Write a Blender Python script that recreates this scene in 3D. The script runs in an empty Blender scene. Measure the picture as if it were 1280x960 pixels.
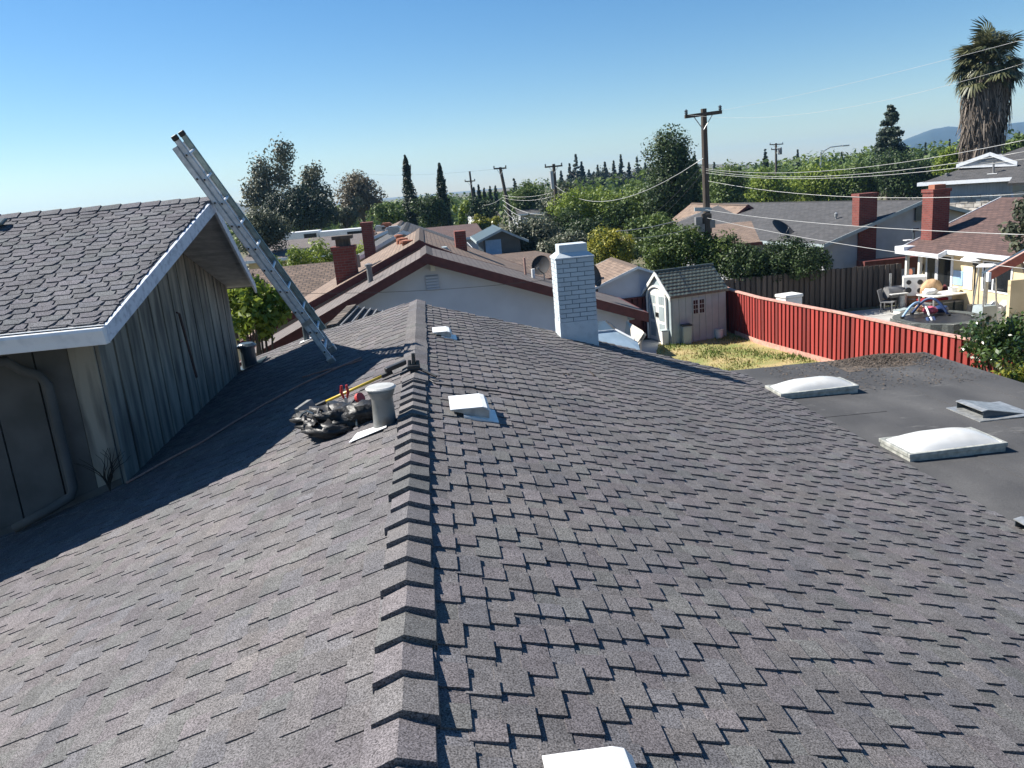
import bpy, bmesh, math, random
import numpy as np
from mathutils import Vector, Matrix, Euler, noise

random.seed(7)
RNG = np.random.default_rng(7)
scene = bpy.context.scene
COL = scene.collection

# ------------------------------------------------------------------ camera
# measured from the photograph (1280 x 960): focal length in px, horizon, roll
F_PX, ROLL, HX, HY, VPX = 985.0, math.radians(5.0), 540.0, 242.0, 526.0
CAM = np.array([0.24, 0.0, 1.6])
_n = np.array([math.sin(ROLL), math.cos(ROLL)])
_e1 = np.array([math.cos(ROLL), -math.sin(ROLL)])
_D = -((np.array([HX, HY]) - [640, 480]) @ _n)
PITCH = math.atan2(_D, F_PX)
_vpy = HY - math.tan(ROLL) * (VPX - HX)
YAW = math.atan2((np.array([VPX, _vpy]) - [640, 480]) @ _e1, math.hypot(F_PX, _D))
_cy, _sy = math.cos(YAW), math.sin(YAW)
_M = np.array([[_cy, -_sy, 0], [_sy, _cy, 0], [0, 0, 1.0]])
CR = _M @ np.array([1.0, 0, 0])
CF = _M @ np.array([0, math.cos(PITCH), -math.sin(PITCH)])
CD = _M @ np.array([0, -math.sin(PITCH), -math.cos(PITCH)])
cam_data = bpy.data.cameras.new('camera')
cam_data.sensor_width = 36.0
cam_data.lens = F_PX / 1280.0 * 36.0
cam_data.clip_start = 0.05
cam_data.clip_end = 30000
cam = bpy.data.objects.new('camera', cam_data)
COL.objects.link(cam)
_x = math.cos(ROLL) * CR + math.sin(ROLL) * CD
_y = math.sin(ROLL) * CR - math.cos(ROLL) * CD
_z = -CF
cam.matrix_world = Matrix([[_x[i], _y[i], _z[i], CAM[i]] for i in range(3)] + [[0, 0, 0, 1]])
scene.camera = cam

def ray(px, py):
    p = np.array([px - 640.0, py - 480.0])
    return (p @ _e1) * CR + F_PX * CF + (p @ _n) * CD
def at_plane(px, py, n, d):
    v = ray(px, py); n = np.array(n, float)
    return CAM + (d - n @ CAM) / (n @ v) * v
def at_y(px, py, Y): return at_plane(px, py, (0, 1, 0), Y)
def at_x(px, py, X): return at_plane(px, py, (1, 0, 0), X)
def at_z(px, py, Z): return at_plane(px, py, (0, 0, 1), Z)
def proj(p):
    q = np.asarray(p, float) - CAM
    z = q @ CF
    a, b = F_PX * (q @ CR) / z, F_PX * (q @ CD) / z
    return a * _e1 + b * _n + [640, 480], z

# ------------------------------------------------------------------ light
SUN_EL, SUN_AZ = math.radians(43.5), math.radians(25)   # az: from -X toward +Y
SUN = np.array([-math.cos(SUN_AZ) * math.cos(SUN_EL), math.sin(SUN_AZ) * math.cos(SUN_EL), math.sin(SUN_EL)])
world = bpy.data.worlds.new('World'); scene.world = world
world.use_nodes = True
wn = world.node_tree.nodes; wl = world.node_tree.links
sky = wn.new('ShaderNodeTexSky'); sky.sky_type = 'NISHITA'
sky.sun_disc = False
sky.sun_elevation = SUN_EL
sky.sun_rotation = math.atan2(SUN[0], SUN[1])
sky.altitude = 0; sky.air_density = 1.0; sky.dust_density = 0.12; sky.ozone_density = 4.0
bg = wn['Background']; bg.inputs['Strength'].default_value = 0.06
hs_ = wn.new('ShaderNodeHueSaturation'); hs_.inputs['Saturation'].default_value = 1.25
wl.new(sky.outputs[0], hs_.inputs['Color']); wl.new(hs_.outputs[0], bg.inputs['Color'])
sl = bpy.data.lights.new('sun', 'SUN'); sl.energy = 5.0; sl.angle = math.radians(0.5); sl.color = (1.0, 0.95, 0.87)
so = bpy.data.objects.new('sun', sl); COL.objects.link(so)
so.rotation_euler = Vector(SUN).to_track_quat('Z', 'Y').to_euler()
so.location = (-20, 10, 30)
scene.view_settings.view_transform = 'Standard'
scene.view_settings.look = 'None'
scene.view_settings.exposure = 1.08
scene.view_settings.gamma = 1.0
scene.cycles.max_bounces = 6
scene.cycles.transparent_max_bounces = 8
scene.cycles.volume_bounces = 0

G = -4.5            # ground level
PIT = 0.32          # pitch of the lower roof

# ------------------------------------------------------------------ materials
def nodes_of(m):
    m.use_nodes = True
    return m.node_tree.nodes, m.node_tree.links, m.node_tree.nodes['Principled BSDF']
def rgb(c): return (c[0], c[1], c[2], 1.0)
def mat(name, c, c2=None, scale=4.0, rough=0.8, bump=0.0, bscale=60.0, var=0.0, metal=0.0, fine=0.0, stretch=None, spec=None, detail=5, coat=0, contrast=(0.35, 0.65), attr=None):
    m = bpy.data.materials.new(name)
    N, Lk, B = nodes_of(m)
    B.inputs['Roughness'].default_value = rough; B.inputs['Metallic'].default_value = metal
    if spec is not None: B.inputs['Specular IOR Level'].default_value = spec
    if coat: B.inputs['Coat Weight'].default_value = coat
    tc = N.new('ShaderNodeTexCoord'); vec = tc.outputs['Object']
    if stretch:
        mp = N.new('ShaderNodeMapping'); mp.inputs['Scale'].default_value = stretch
        Lk.new(vec, mp.inputs[0]); vec = mp.outputs[0]
    c2 = c2 or tuple(v * 0.8 for v in c)
    nz = N.new('ShaderNodeTexNoise'); nz.inputs['Scale'].default_value = scale; nz.inputs['Detail'].default_value = detail
    Lk.new(vec, nz.inputs['Vector'])
    rp = N.new('ShaderNodeValToRGB'); rp.color_ramp.elements[0].position = contrast[0]; rp.color_ramp.elements[1].position = contrast[1]
    rp.color_ramp.elements[0].color = rgb(c); rp.color_ramp.elements[1].color = rgb(c2)
    Lk.new(nz.outputs['Fac'], rp.inputs[0])
    col = rp.outputs[0]
    val = None
    if fine > 0:
        f = N.new('ShaderNodeTexNoise'); f.inputs['Scale'].default_value = bscale; f.inputs['Detail'].default_value = 2
        Lk.new(vec, f.inputs['Vector'])
        mr = N.new('ShaderNodeMapRange'); mr.inputs[1].default_value = 0.3; mr.inputs[2].default_value = 0.7
        mr.inputs[3].default_value = 1 - fine; mr.inputs[4].default_value = 1 + fine
        Lk.new(f.outputs['Fac'], mr.inputs[0]); val = mr.outputs[0]
    if var > 0:
        oi = N.new('ShaderNodeObjectInfo'); ge = N.new('ShaderNodeNewGeometry')
        ad = N.new('ShaderNodeMath'); ad.operation = 'ADD'
        Lk.new(oi.outputs['Random'], ad.inputs[0]); Lk.new(ge.outputs['Random Per Island'], ad.inputs[1])
        fr = N.new('ShaderNodeMath'); fr.operation = 'FRACT'; Lk.new(ad.outputs[0], fr.inputs[0])
        mr = N.new('ShaderNodeMapRange'); mr.inputs[3].default_value = 1 - var; mr.inputs[4].default_value = 1 + var
        Lk.new(fr.outputs[0], mr.inputs[0])
        if val is not None:
            mu = N.new('ShaderNodeMath'); mu.operation = 'MULTIPLY'; Lk.new(val, mu.inputs[0]); Lk.new(mr.outputs[0], mu.inputs[1]); val = mu.outputs[0]
        else: val = mr.outputs[0]
    if attr:
        at = N.new('ShaderNodeAttribute'); at.attribute_name = attr
        if val is not None:
            mu = N.new('ShaderNodeMath'); mu.operation = 'MULTIPLY'; Lk.new(val, mu.inputs[0]); Lk.new(at.outputs['Fac'], mu.inputs[1]); val = mu.outputs[0]
        else: val = at.outputs['Fac']
    if val is not None:
        mx = N.new('ShaderNodeVectorMath'); mx.operation = 'SCALE'
        Lk.new(col, mx.inputs[0]); Lk.new(val, mx.inputs['Scale']); col = mx.outputs[0]
    Lk.new(col, B.inputs['Base Color'])
    if bump > 0:
        b = N.new('ShaderNodeTexNoise'); b.inputs['Scale'].default_value = bscale; b.inputs['Detail'].default_value = 3
        Lk.new(vec, b.inputs['Vector'])
        bp = N.new('ShaderNodeBump'); bp.inputs['Strength'].default_value = bump; bp.inputs['Distance'].default_value = 0.01
        Lk.new(b.outputs['Fac'], bp.inputs['Height']); Lk.new(bp.outputs[0], B.inputs['Normal'])
    return m

def shingle_mat(name, c, blot, var=0.14, grain=160):
    m = bpy.data.materials.new(name)
    N, Lk, B = nodes_of(m)
    B.inputs['Roughness'].default_value = 0.9; B.inputs['Specular IOR Level'].default_value = 0.25
    ge = N.new('ShaderNodeNewGeometry'); oi = N.new('ShaderNodeObjectInfo')
    pos = ge.outputs['Position']
    n1 = N.new('ShaderNodeTexNoise'); n1.inputs['Scale'].default_value = 1.3; n1.inputs['Detail'].default_value = 4; Lk.new(pos, n1.inputs['Vector'])
    r1 = N.new('ShaderNodeValToRGB'); e = r1.color_ramp.elements
    e[0].position = 0.36; e[1].position = 0.66; e[0].color = rgb(c); e[1].color = rgb(blot)
    Lk.new(n1.outputs['Fac'], r1.inputs[0])
    n2 = N.new('ShaderNodeTexNoise'); n2.inputs['Scale'].default_value = grain; n2.inputs['Detail'].default_value = 2; Lk.new(pos, n2.inputs['Vector'])
    m2 = N.new('ShaderNodeMapRange'); m2.inputs[1].default_value = 0.32; m2.inputs[2].default_value = 0.68; m2.inputs[3].default_value = 0.32; m2.inputs[4].default_value = 1.85
    Lk.new(n2.outputs['Fac'], m2.inputs[0])
    n4 = N.new('ShaderNodeTexNoise'); n4.inputs['Scale'].default_value = 14; n4.inputs['Detail'].default_value = 3; Lk.new(pos, n4.inputs['Vector'])
    m4 = N.new('ShaderNodeMapRange'); m4.inputs[1].default_value = 0.3; m4.inputs[2].default_value = 0.7; m4.inputs[3].default_value = 0.86; m4.inputs[4].default_value = 1.12
    Lk.new(n4.outputs['Fac'], m4.inputs[0])
    ad = N.new('ShaderNodeMath'); Lk.new(oi.outputs['Random'], ad.inputs[0]); Lk.new(ge.outputs['Random Per Island'], ad.inputs[1])
    fr = N.new('ShaderNodeMath'); fr.operation = 'FRACT'; Lk.new(ad.outputs[0], fr.inputs[0])
    m3 = N.new('ShaderNodeMapRange'); m3.inputs[3].default_value = 1 - var; m3.inputs[4].default_value = 1 + var; Lk.new(fr.outputs[0], m3.inputs[0])
    mu = N.new('ShaderNodeMath'); mu.operation = 'MULTIPLY'; Lk.new(m2.outputs[0], mu.inputs[0]); Lk.new(m3.outputs[0], mu.inputs[1])
    mv = N.new('ShaderNodeMath'); mv.operation = 'MULTIPLY'; Lk.new(mu.outputs[0], mv.inputs[0]); Lk.new(m4.outputs[0], mv.inputs[1])
    sc = N.new('ShaderNodeVectorMath'); sc.operation = 'SCALE'; Lk.new(r1.outputs[0], sc.inputs[0]); Lk.new(mv.outputs[0], sc.inputs['Scale'])
    # faint hue change from piece to piece
    f2 = N.new('ShaderNodeMath'); f2.operation = 'MULTIPLY'; f2.inputs[1].default_value = 7.31; Lk.new(fr.outputs[0], f2.inputs[0])
    f3 = N.new('ShaderNodeMath'); f3.operation = 'FRACT'; Lk.new(f2.outputs[0], f3.inputs[0])
    tr = N.new('ShaderNodeValToRGB'); tr.color_ramp.interpolation = 'CONSTANT'
    cols = [(0.0, (1.025, 0.985, 1.02)), (0.25, (1.0, 1.0, 1.0)), (0.68, (0.97, 1.012, 0.985)), (0.78, (0.97, 0.99, 1.035)), (0.90, (1.03, 1.005, 0.99))]
    while len(tr.color_ramp.elements) < len(cols): tr.color_ramp.elements.new(0.5)
    for el, (p, cc) in zip(tr.color_ramp.elements, cols): el.position = p; el.color = rgb(cc)
    Lk.new(f3.outputs[0], tr.inputs[0])
    tm = N.new('ShaderNodeVectorMath'); tm.operation = 'MULTIPLY'; Lk.new(sc.outputs[0], tm.inputs[0]); Lk.new(tr.outputs[0], tm.inputs[1])
    Lk.new(tm.outputs[0], B.inputs['Base Color'])
    bp = N.new('ShaderNodeBump'); bp.inputs['Strength'].default_value = 0.6; bp.inputs['Distance'].default_value = 0.003
    Lk.new(n2.outputs['Fac'], bp.inputs['Height']); Lk.new(bp.outputs[0], B.inputs['Normal'])
    return m

def brick_mat(name, c1, c2, mortar, bw, bh, ms=0.012, rough=0.85, bump=0.4, off=0.5, noise_amt=0.25, spec=0.3):
    """courses from the UV map, in metres"""
    m = bpy.data.materials.new(name)
    N, Lk, B = nodes_of(m)
    B.inputs['Roughness'].default_value = rough; B.inputs['Specular IOR Level'].default_value = spec
    uv = N.new('ShaderNodeUVMap')
    bt = N.new('ShaderNodeTexBrick'); bt.offset = off
    bt.inputs['Color1'].default_value = rgb(c1); bt.inputs['Color2'].default_value = rgb(c2); bt.inputs['Mortar'].default_value = rgb(mortar)
    bt.inputs['Scale'].default_value = 1.0; bt.inputs['Mortar Size'].default_value = ms; bt.inputs['Brick Width'].default_value = bw; bt.inputs['Row Height'].default_value = bh
    bt.inputs['Mortar Smooth'].default_value = 0.3
    Lk.new(uv.outputs[0], bt.inputs['Vector'])
    nz = N.new('ShaderNodeTexNoise'); nz.inputs['Scale'].default_value = 2.2; nz.inputs['Detail'].default_value = 6; nz.inputs['Roughness'].default_value = 0.7
    Lk.new(uv.outputs[0], nz.inputs['Vector'])
    mr = N.new('ShaderNodeMapRange'); mr.inputs[1].default_value = 0.3; mr.inputs[2].default_value = 0.7; mr.inputs[3].default_value = 1 - noise_amt; mr.inputs[4].default_value = 1 + noise_amt
    Lk.new(nz.outputs['Fac'], mr.inputs[0])
    sc = N.new('ShaderNodeVectorMath'); sc.operation = 'SCALE'; Lk.new(bt.outputs['Color'], sc.inputs[0]); Lk.new(mr.outputs[0], sc.inputs['Scale'])
    Lk.new(sc.outputs[0], B.inputs['Base Color'])
    bp = N.new('ShaderNodeBump'); bp.inputs['Strength'].default_value = bump; bp.inputs['Distance'].default_value = 0.02; bp.invert = True
    Lk.new(bt.outputs['Fac'], bp.inputs['Height']); Lk.new(bp.outputs[0], B.inputs['Normal'])
    return m

def leaf_mat(name, c, c2, rough=0.55, trans=0.25, spec=0.35):
    m = bpy.data.materials.new(name)
    N, Lk, B = nodes_of(m)
    at = N.new('ShaderNodeAttribute'); at.attribute_name = 'shade'
    rp = N.new('ShaderNodeValToRGB'); e = rp.color_ramp.elements
    e[0].color = rgb(c); e[1].color = rgb(c2); e[0].position = 0.1; e[1].position = 0.9
    Lk.new(at.outputs['Fac'], rp.inputs[0]); Lk.new(rp.outputs[0], B.inputs['Base Color'])
    B.inputs['Roughness'].default_value = rough; B.inputs['Specular IOR Level'].default_value = spec
    tr = N.new('ShaderNodeBsdfTranslucent'); Lk.new(rp.outputs[0], tr.inputs['Color'])
    ms = N.new('ShaderNodeMixShader'); ms.inputs[0].default_value = trans
    Lk.new(B.outputs[0], ms.inputs[1]); Lk.new(tr.outputs[0], ms.inputs[2])
    Lk.new(ms.outputs[0], N['Material Output'].inputs['Surface'])
    return m

M = {}
M['shingle'] = shingle_mat('shingle', (0.096, 0.092, 0.095), (0.121, 0.113, 0.111))
M['shingle_wing'] = shingle_mat('shingle_wing', (0.085, 0.086, 0.095), (0.11, 0.11, 0.118), grain=120)
M['underlay'] = mat('underlay', (0.03, 0.03, 0.032), rough=0.95)
M['rolled'] = mat('rolled', (0.042, 0.042, 0.044), (0.088, 0.086, 0.085), scale=1.3, rough=0.92, bump=0.25, bscale=140, fine=0.3, detail=11, contrast=(0.40, 0.78), stretch=(1.0, 0.6, 1))
def scuffs(m):
    N, Lk = m.node_tree.nodes, m.node_tree.links; B = N['Principled BSDF']; src = B.inputs['Base Color'].links[0].from_socket
    ge = N.new('ShaderNodeNewGeometry'); mp = N.new('ShaderNodeMapping'); mp.inputs['Scale'].default_value = (0.9, 2.6, 1); mp.inputs['Rotation'].default_value = (0, 0, 0.5); Lk.new(ge.outputs['Position'], mp.inputs[0])
    nz = N.new('ShaderNodeTexNoise'); nz.inputs['Scale'].default_value = 2.0; nz.inputs['Detail'].default_value = 9; nz.inputs['Roughness'].default_value = 0.7; Lk.new(mp.outputs[0], nz.inputs['Vector'])
    rp = N.new('ShaderNodeMapRange'); rp.inputs[1].default_value = 0.60; rp.inputs[2].default_value = 0.78; rp.inputs[4].default_value = 0.75; Lk.new(nz.outputs['Fac'], rp.inputs[0])
    mx = N.new('ShaderNodeMix'); mx.data_type = 'RGBA'; Lk.new(rp.outputs[0], mx.inputs['Factor']); Lk.new(src, mx.inputs['A']); mx.inputs['B'].default_value = (0.22, 0.215, 0.205, 1)
    Lk.new(mx.outputs['Result'], B.inputs['Base Color'])
scuffs(M['rolled'])
M['debris'] = mat('debris', (0.11, 0.082, 0.06), (0.05, 0.043, 0.036), scale=30, rough=0.95, var=0.5)
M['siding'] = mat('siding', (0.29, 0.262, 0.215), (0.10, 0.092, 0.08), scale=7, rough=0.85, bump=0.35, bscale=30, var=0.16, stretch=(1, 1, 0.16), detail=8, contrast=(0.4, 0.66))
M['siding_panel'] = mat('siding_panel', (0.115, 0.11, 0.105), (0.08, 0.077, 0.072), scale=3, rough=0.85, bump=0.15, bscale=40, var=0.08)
M['white_paint'] = mat('white_paint', (0.72, 0.74, 0.76), (0.55, 0.58, 0.62), scale=7, rough=0.5, detail=7, contrast=(0.5, 0.75))
M['fascia_weathered'] = mat('fascia_weathered', (0.55, 0.6, 0.68), (0.30, 0.34, 0.42), scale=16, rough=0.6, detail=8, contrast=(0.48, 0.72))
M['soffit'] = mat('soffit', (0.50, 0.50, 0.48), (0.36, 0.36, 0.35), scale=8, rough=0.8, var=0.12)
M['white_metal'] = mat('white_metal', (0.78, 0.78, 0.77), (0.66, 0.66, 0.65), scale=12, rough=0.4, fine=0.05)
M['galv'] = mat('galv', (0.50, 0.51, 0.50), (0.33, 0.34, 0.34), scale=14, rough=0.42, metal=0.6, detail=7)
M['flue'] = mat('flue', (0.20, 0.205, 0.20), (0.11, 0.10, 0.085), scale=9, rough=0.6, metal=0.25, detail=8, contrast=(0.42, 0.72))
M['flue_lid'] = mat('flue_lid', (0.46, 0.46, 0.44), (0.34, 0.34, 0.32), scale=14, rough=0.5, detail=7)
M['dome'] = mat('dome', (0.62, 0.62, 0.60), (0.50, 0.495, 0.47), scale=3.5, rough=0.3, spec=0.5, coat=0.2, detail=8)
M['dome_frame'] = mat('dome_frame', (0.46, 0.46, 0.42), (0.26, 0.27, 0.24), scale=15, rough=0.55, metal=0.2, detail=7)
M['white_brick'] = mat('white_brick', (0.52, 0.57, 0.60), (0.38, 0.43, 0.46), scale=9, rough=0.6, bump=0.4, bscale=60, var=0.06, detail=7, contrast=(0.5, 0.8))
M['mortar'] = mat('mortar', (0.20, 0.25, 0.28), (0.13, 0.17, 0.20), scale=12, rough=0.9)
M['aluminium'] = mat('aluminium', (0.72, 0.74, 0.76), (0.52, 0.55, 0.58), scale=18, rough=0.42, metal=0.3, detail=7)
M['ladder_green'] = mat('ladder_green', (0.35, 0.42, 0.40), (0.22, 0.28, 0.27), scale=14, rough=0.5, metal=0.5)
M['black_plastic'] = mat('black_plastic', (0.012, 0.012, 0.013), (0.025, 0.025, 0.025), scale=8, rough=0.45)
M['black_cloth'] = mat('black_cloth', (0.010, 0.010, 0.011), (0.024, 0.024, 0.025), scale=14, rough=0.5, bump=0.9, bscale=22, spec=0.4)
M['yellow'] = mat('yellow', (0.75, 0.55, 0.06), (0.6, 0.42, 0.05), scale=9, rough=0.35)
M['red_grip'] = mat('red_grip', (0.5, 0.03, 0.025), rough=0.4)
M['rope'] = mat('rope', (0.42, 0.25, 0.20), (0.30, 0.17, 0.14), scale=40, rough=0.9)
M['rust'] = mat('rust', (0.10, 0.045, 0.03), (0.06, 0.035, 0.03), scale=20, rough=0.8)
M['twig'] = mat('twig', (0.035, 0.028, 0.022), rough=0.9)
M['stucco_white'] = mat('stucco_white', (0.60, 0.61, 0.67), (0.53, 0.54, 0.60), scale=1.5, rough=0.9, bump=0.15, bscale=40)
M['stucco_grey'] = mat('stucco_grey', (0.42, 0.43, 0.45), (0.36, 0.37, 0.39), scale=2, rough=0.9)
M['stucco_tan'] = mat('stucco_tan', (0.62, 0.50, 0.31), (0.54, 0.43, 0.26), scale=2, rough=0.9, bump=0.2, bscale=30)
M['fascia_red'] = mat('fascia_red', (0.13, 0.035, 0.03), (0.09, 0.025, 0.022), scale=8, rough=0.7)
M['fascia_redorange'] = mat('fascia_redorange', (0.36, 0.09, 0.05), (0.26, 0.06, 0.04), scale=8, rough=0.65)
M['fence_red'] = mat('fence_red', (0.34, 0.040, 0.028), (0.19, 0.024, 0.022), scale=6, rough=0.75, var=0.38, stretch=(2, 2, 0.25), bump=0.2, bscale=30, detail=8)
M['fence_cap'] = mat('fence_cap', (0.55, 0.33, 0.27), (0.42, 0.22, 0.17), scale=10, rough=0.8)
M['fence_brown'] = mat('fence_brown', (0.115, 0.09, 0.07), (0.065, 0.052, 0.042), scale=6, rough=0.85, var=0.35, stretch=(2, 2, 0.25), detail=8)
M['fence_red_shaded'] = mat('fence_red_shaded', (0.10, 0.02, 0.018), (0.06, 0.013, 0.012), scale=6, rough=0.8, var=0.25)  # darker copy of the fence red, shade put into the colour
M['plastic_beige'] = mat('plastic_beige', (0.35, 0.41, 0.42), (0.30, 0.35, 0.36), scale=3, rough=0.55)
M['plastic_white'] = mat('plastic_white', (0.78, 0.77, 0.72), (0.70, 0.69, 0.64), scale=3, rough=0.45)
M['plastic_grey'] = mat('plastic_grey', (0.20, 0.20, 0.20), (0.15, 0.15, 0.15), scale=3, rough=0.5)
M['shed_roof'] = mat('shed_roof', (0.055, 0.068, 0.058), (0.085, 0.10, 0.088), scale=8, rough=0.35, spec=0.6)
M['glass'] = mat('glass', (0.012, 0.014, 0.016), (0.02, 0.022, 0.025), scale=1.5, rough=0.08, spec=0.35)
M['canopy_blue'] = mat('canopy_blue', (0.30, 0.39, 0.46), (0.24, 0.32, 0.38), scale=3, rough=0.35, spec=0.5)
M['canopy_dark'] = mat('canopy_dark', (0.06, 0.08, 0.095), (0.045, 0.06, 0.07), scale=3, rough=0.3)
M['awning'] = mat('awning', (0.60, 0.55, 0.47), (0.50, 0.45, 0.38), scale=3, rough=0.9)
M['concrete'] = mat('concrete', (0.44, 0.43, 0.40), (0.34, 0.33, 0.31), scale=1.2, rough=0.9, fine=0.08, bscale=50, detail=7)
M['ground'] = mat('ground', (0.14, 0.12, 0.07), (0.08, 0.085, 0.04), scale=0.25, rough=0.95, detail=8, fine=0.2, bscale=6)
M['lawn'] = mat('lawn', (0.36, 0.28, 0.13), (0.16, 0.19, 0.05), scale=1.1, rough=0.95, detail=8, fine=0.35, bscale=25)
M['road'] = mat('road', (0.06, 0.06, 0.06), (0.05, 0.05, 0.05), scale=2, rough=0.9)
M['bark'] = mat('bark', (0.11, 0.085, 0.065), (0.06, 0.048, 0.038), scale=6, rough=0.95, stretch=(3, 3, 0.5), bump=0.5, bscale=12)
M['bark_pale'] = mat('bark_pale', (0.30, 0.26, 0.21), (0.17, 0.14, 0.11), scale=5, rough=0.9, stretch=(3, 3, 0.5))
M['pole_wood'] = mat('pole_wood', (0.085, 0.065, 0.05), (0.05, 0.04, 0.032), scale=5, rough=0.9, stretch=(3, 3, 0.3))
M['wire'] = mat('wire', (0.50, 0.50, 0.49), (0.42, 0.42, 0.41), scale=4, rough=0.45, metal=0.2)
M['wire_dark'] = mat('wire_dark', (0.035, 0.035, 0.04), rough=0.6)
M['transformer'] = mat('transformer', (0.42, 0.43, 0.43), (0.36, 0.37, 0.37), scale=4, rough=0.5)
M['dish'] = mat('dish', (0.035, 0.036, 0.04), (0.028, 0.028, 0.03), scale=4, rough=0.7, spec=0.15)
M['dish_dark'] = mat('dish_dark', (0.03, 0.028, 0.026), rough=0.6)
M['mountain'] = mat('mountain', (0.022, 0.034, 0.024), (0.04, 0.048, 0.032), scale=0.003, rough=1.0, detail=8)
M['hill'] = mat('hill', (0.16, 0.13, 0.075), (0.07, 0.07, 0.035), scale=0.02, rough=1.0, detail=8)
M['cloth_tan'] = mat('cloth_tan', (0.52, 0.34, 0.19), (0.42, 0.27, 0.15), scale=9, rough=0.95)
M['cloth_red'] = mat('cloth_red', (0.36, 0.03, 0.035), (0.25, 0.02, 0.025), scale=9, rough=0.9)
M['cloth_maroon'] = mat('cloth_maroon', (0.10, 0.015, 0.02), rough=0.9)
M['cloth_white'] = mat('cloth_white', (0.74, 0.74, 0.72), (0.6, 0.6, 0.6), scale=7, rough=0.9)
M['blue_pad'] = mat('blue_pad', (0.03, 0.06, 0.16), (0.02, 0.04, 0.11), scale=5, rough=0.5)
M['pale_blue'] = mat('pale_blue', (0.33, 0.48, 0.66), (0.26, 0.4, 0.56), scale=5, rough=0.4)
M['net'] = mat('net', (0.05, 0.055, 0.05), (0.10, 0.11, 0.10), scale=25, rough=0.9)
M['pink'] = mat('pink', (0.52, 0.10, 0.16), rough=0.7)
M['wood_box'] = mat('wood_box', (0.30, 0.16, 0.08), (0.2, 0.1, 0.05), scale=8, rough=0.8)
M['terracotta'] = mat('terracotta', (0.33, 0.13, 0.075), (0.27, 0.1, 0.06), scale=5, rough=0.85)
M['roof_brown'] = brick_mat('roof_brown', (0.125, 0.078, 0.068), (0.085, 0.055, 0.05), (0.035, 0.024, 0.022), 0.32, 0.145, 0.012, noise_amt=0.18)
M['roof_grey'] = brick_mat('roof_grey', (0.085, 0.083, 0.085), (0.06, 0.06, 0.062), (0.035, 0.035, 0.035), 0.32, 0.145, 0.010, noise_amt=0.2)
M['roof_taupe'] = brick_mat('roof_taupe', (0.15, 0.128, 0.12), (0.125, 0.108, 0.10), (0.075, 0.064, 0.06), 0.28, 0.145, 0.012, noise_amt=0.2)
M['roof_tan'] = brick_mat('roof_tan', (0.235, 0.17, 0.128), (0.18, 0.13, 0.10), (0.10, 0.075, 0.06), 0.28, 0.145, 0.013, noise_amt=0.3)
M['roof_shake'] = brick_mat('roof_shake', (0.17, 0.12, 0.09), (0.11, 0.08, 0.062), (0.045, 0.034, 0.03), 0.24, 0.19, 0.02, noise_amt=0.4)
M['brick_red'] = brick_mat('brick_red', (0.20, 0.050, 0.040), (0.14, 0.036, 0.031), (0.15, 0.095, 0.08), 0.21, 0.075, 0.010, noise_amt=0.2)
M['stone'] = mat('stone', (0.58, 0.54, 0.48), (0.34, 0.30, 0.25), scale=3, rough=0.9, var=0.35, contrast=(0.4, 0.7))

# ------------------------------------------------------------------ object helpers
ROOTS = {}
def tag(o, label=None, cat=None, group=None, kind=None):
    if label: o['label'] = label
    if cat: o['category'] = cat
    if group: o['group'] = group
    if kind: o['kind'] = kind
    return o
def thing(name, label, cat, loc, rotz=0.0, group=None):
    o = bpy.data.objects.new(name, None); COL.objects.link(o)
    o.location = tuple(float(v) for v in loc); o.rotation_euler = (0, 0, rotz)
    o.empty_display_size = 0.2
    ROOTS[o.name] = (Matrix.Translation(o.location) @ Matrix.Rotation(rotz, 4, 'Z'))
    return tag(o, label, cat, group)
def root_inv(parent):
    if parent is None: return None
    p = parent
    while p.parent is not None: p = p.parent
    return ROOTS[p.name].inverted() if p.name in ROOTS else None

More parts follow.
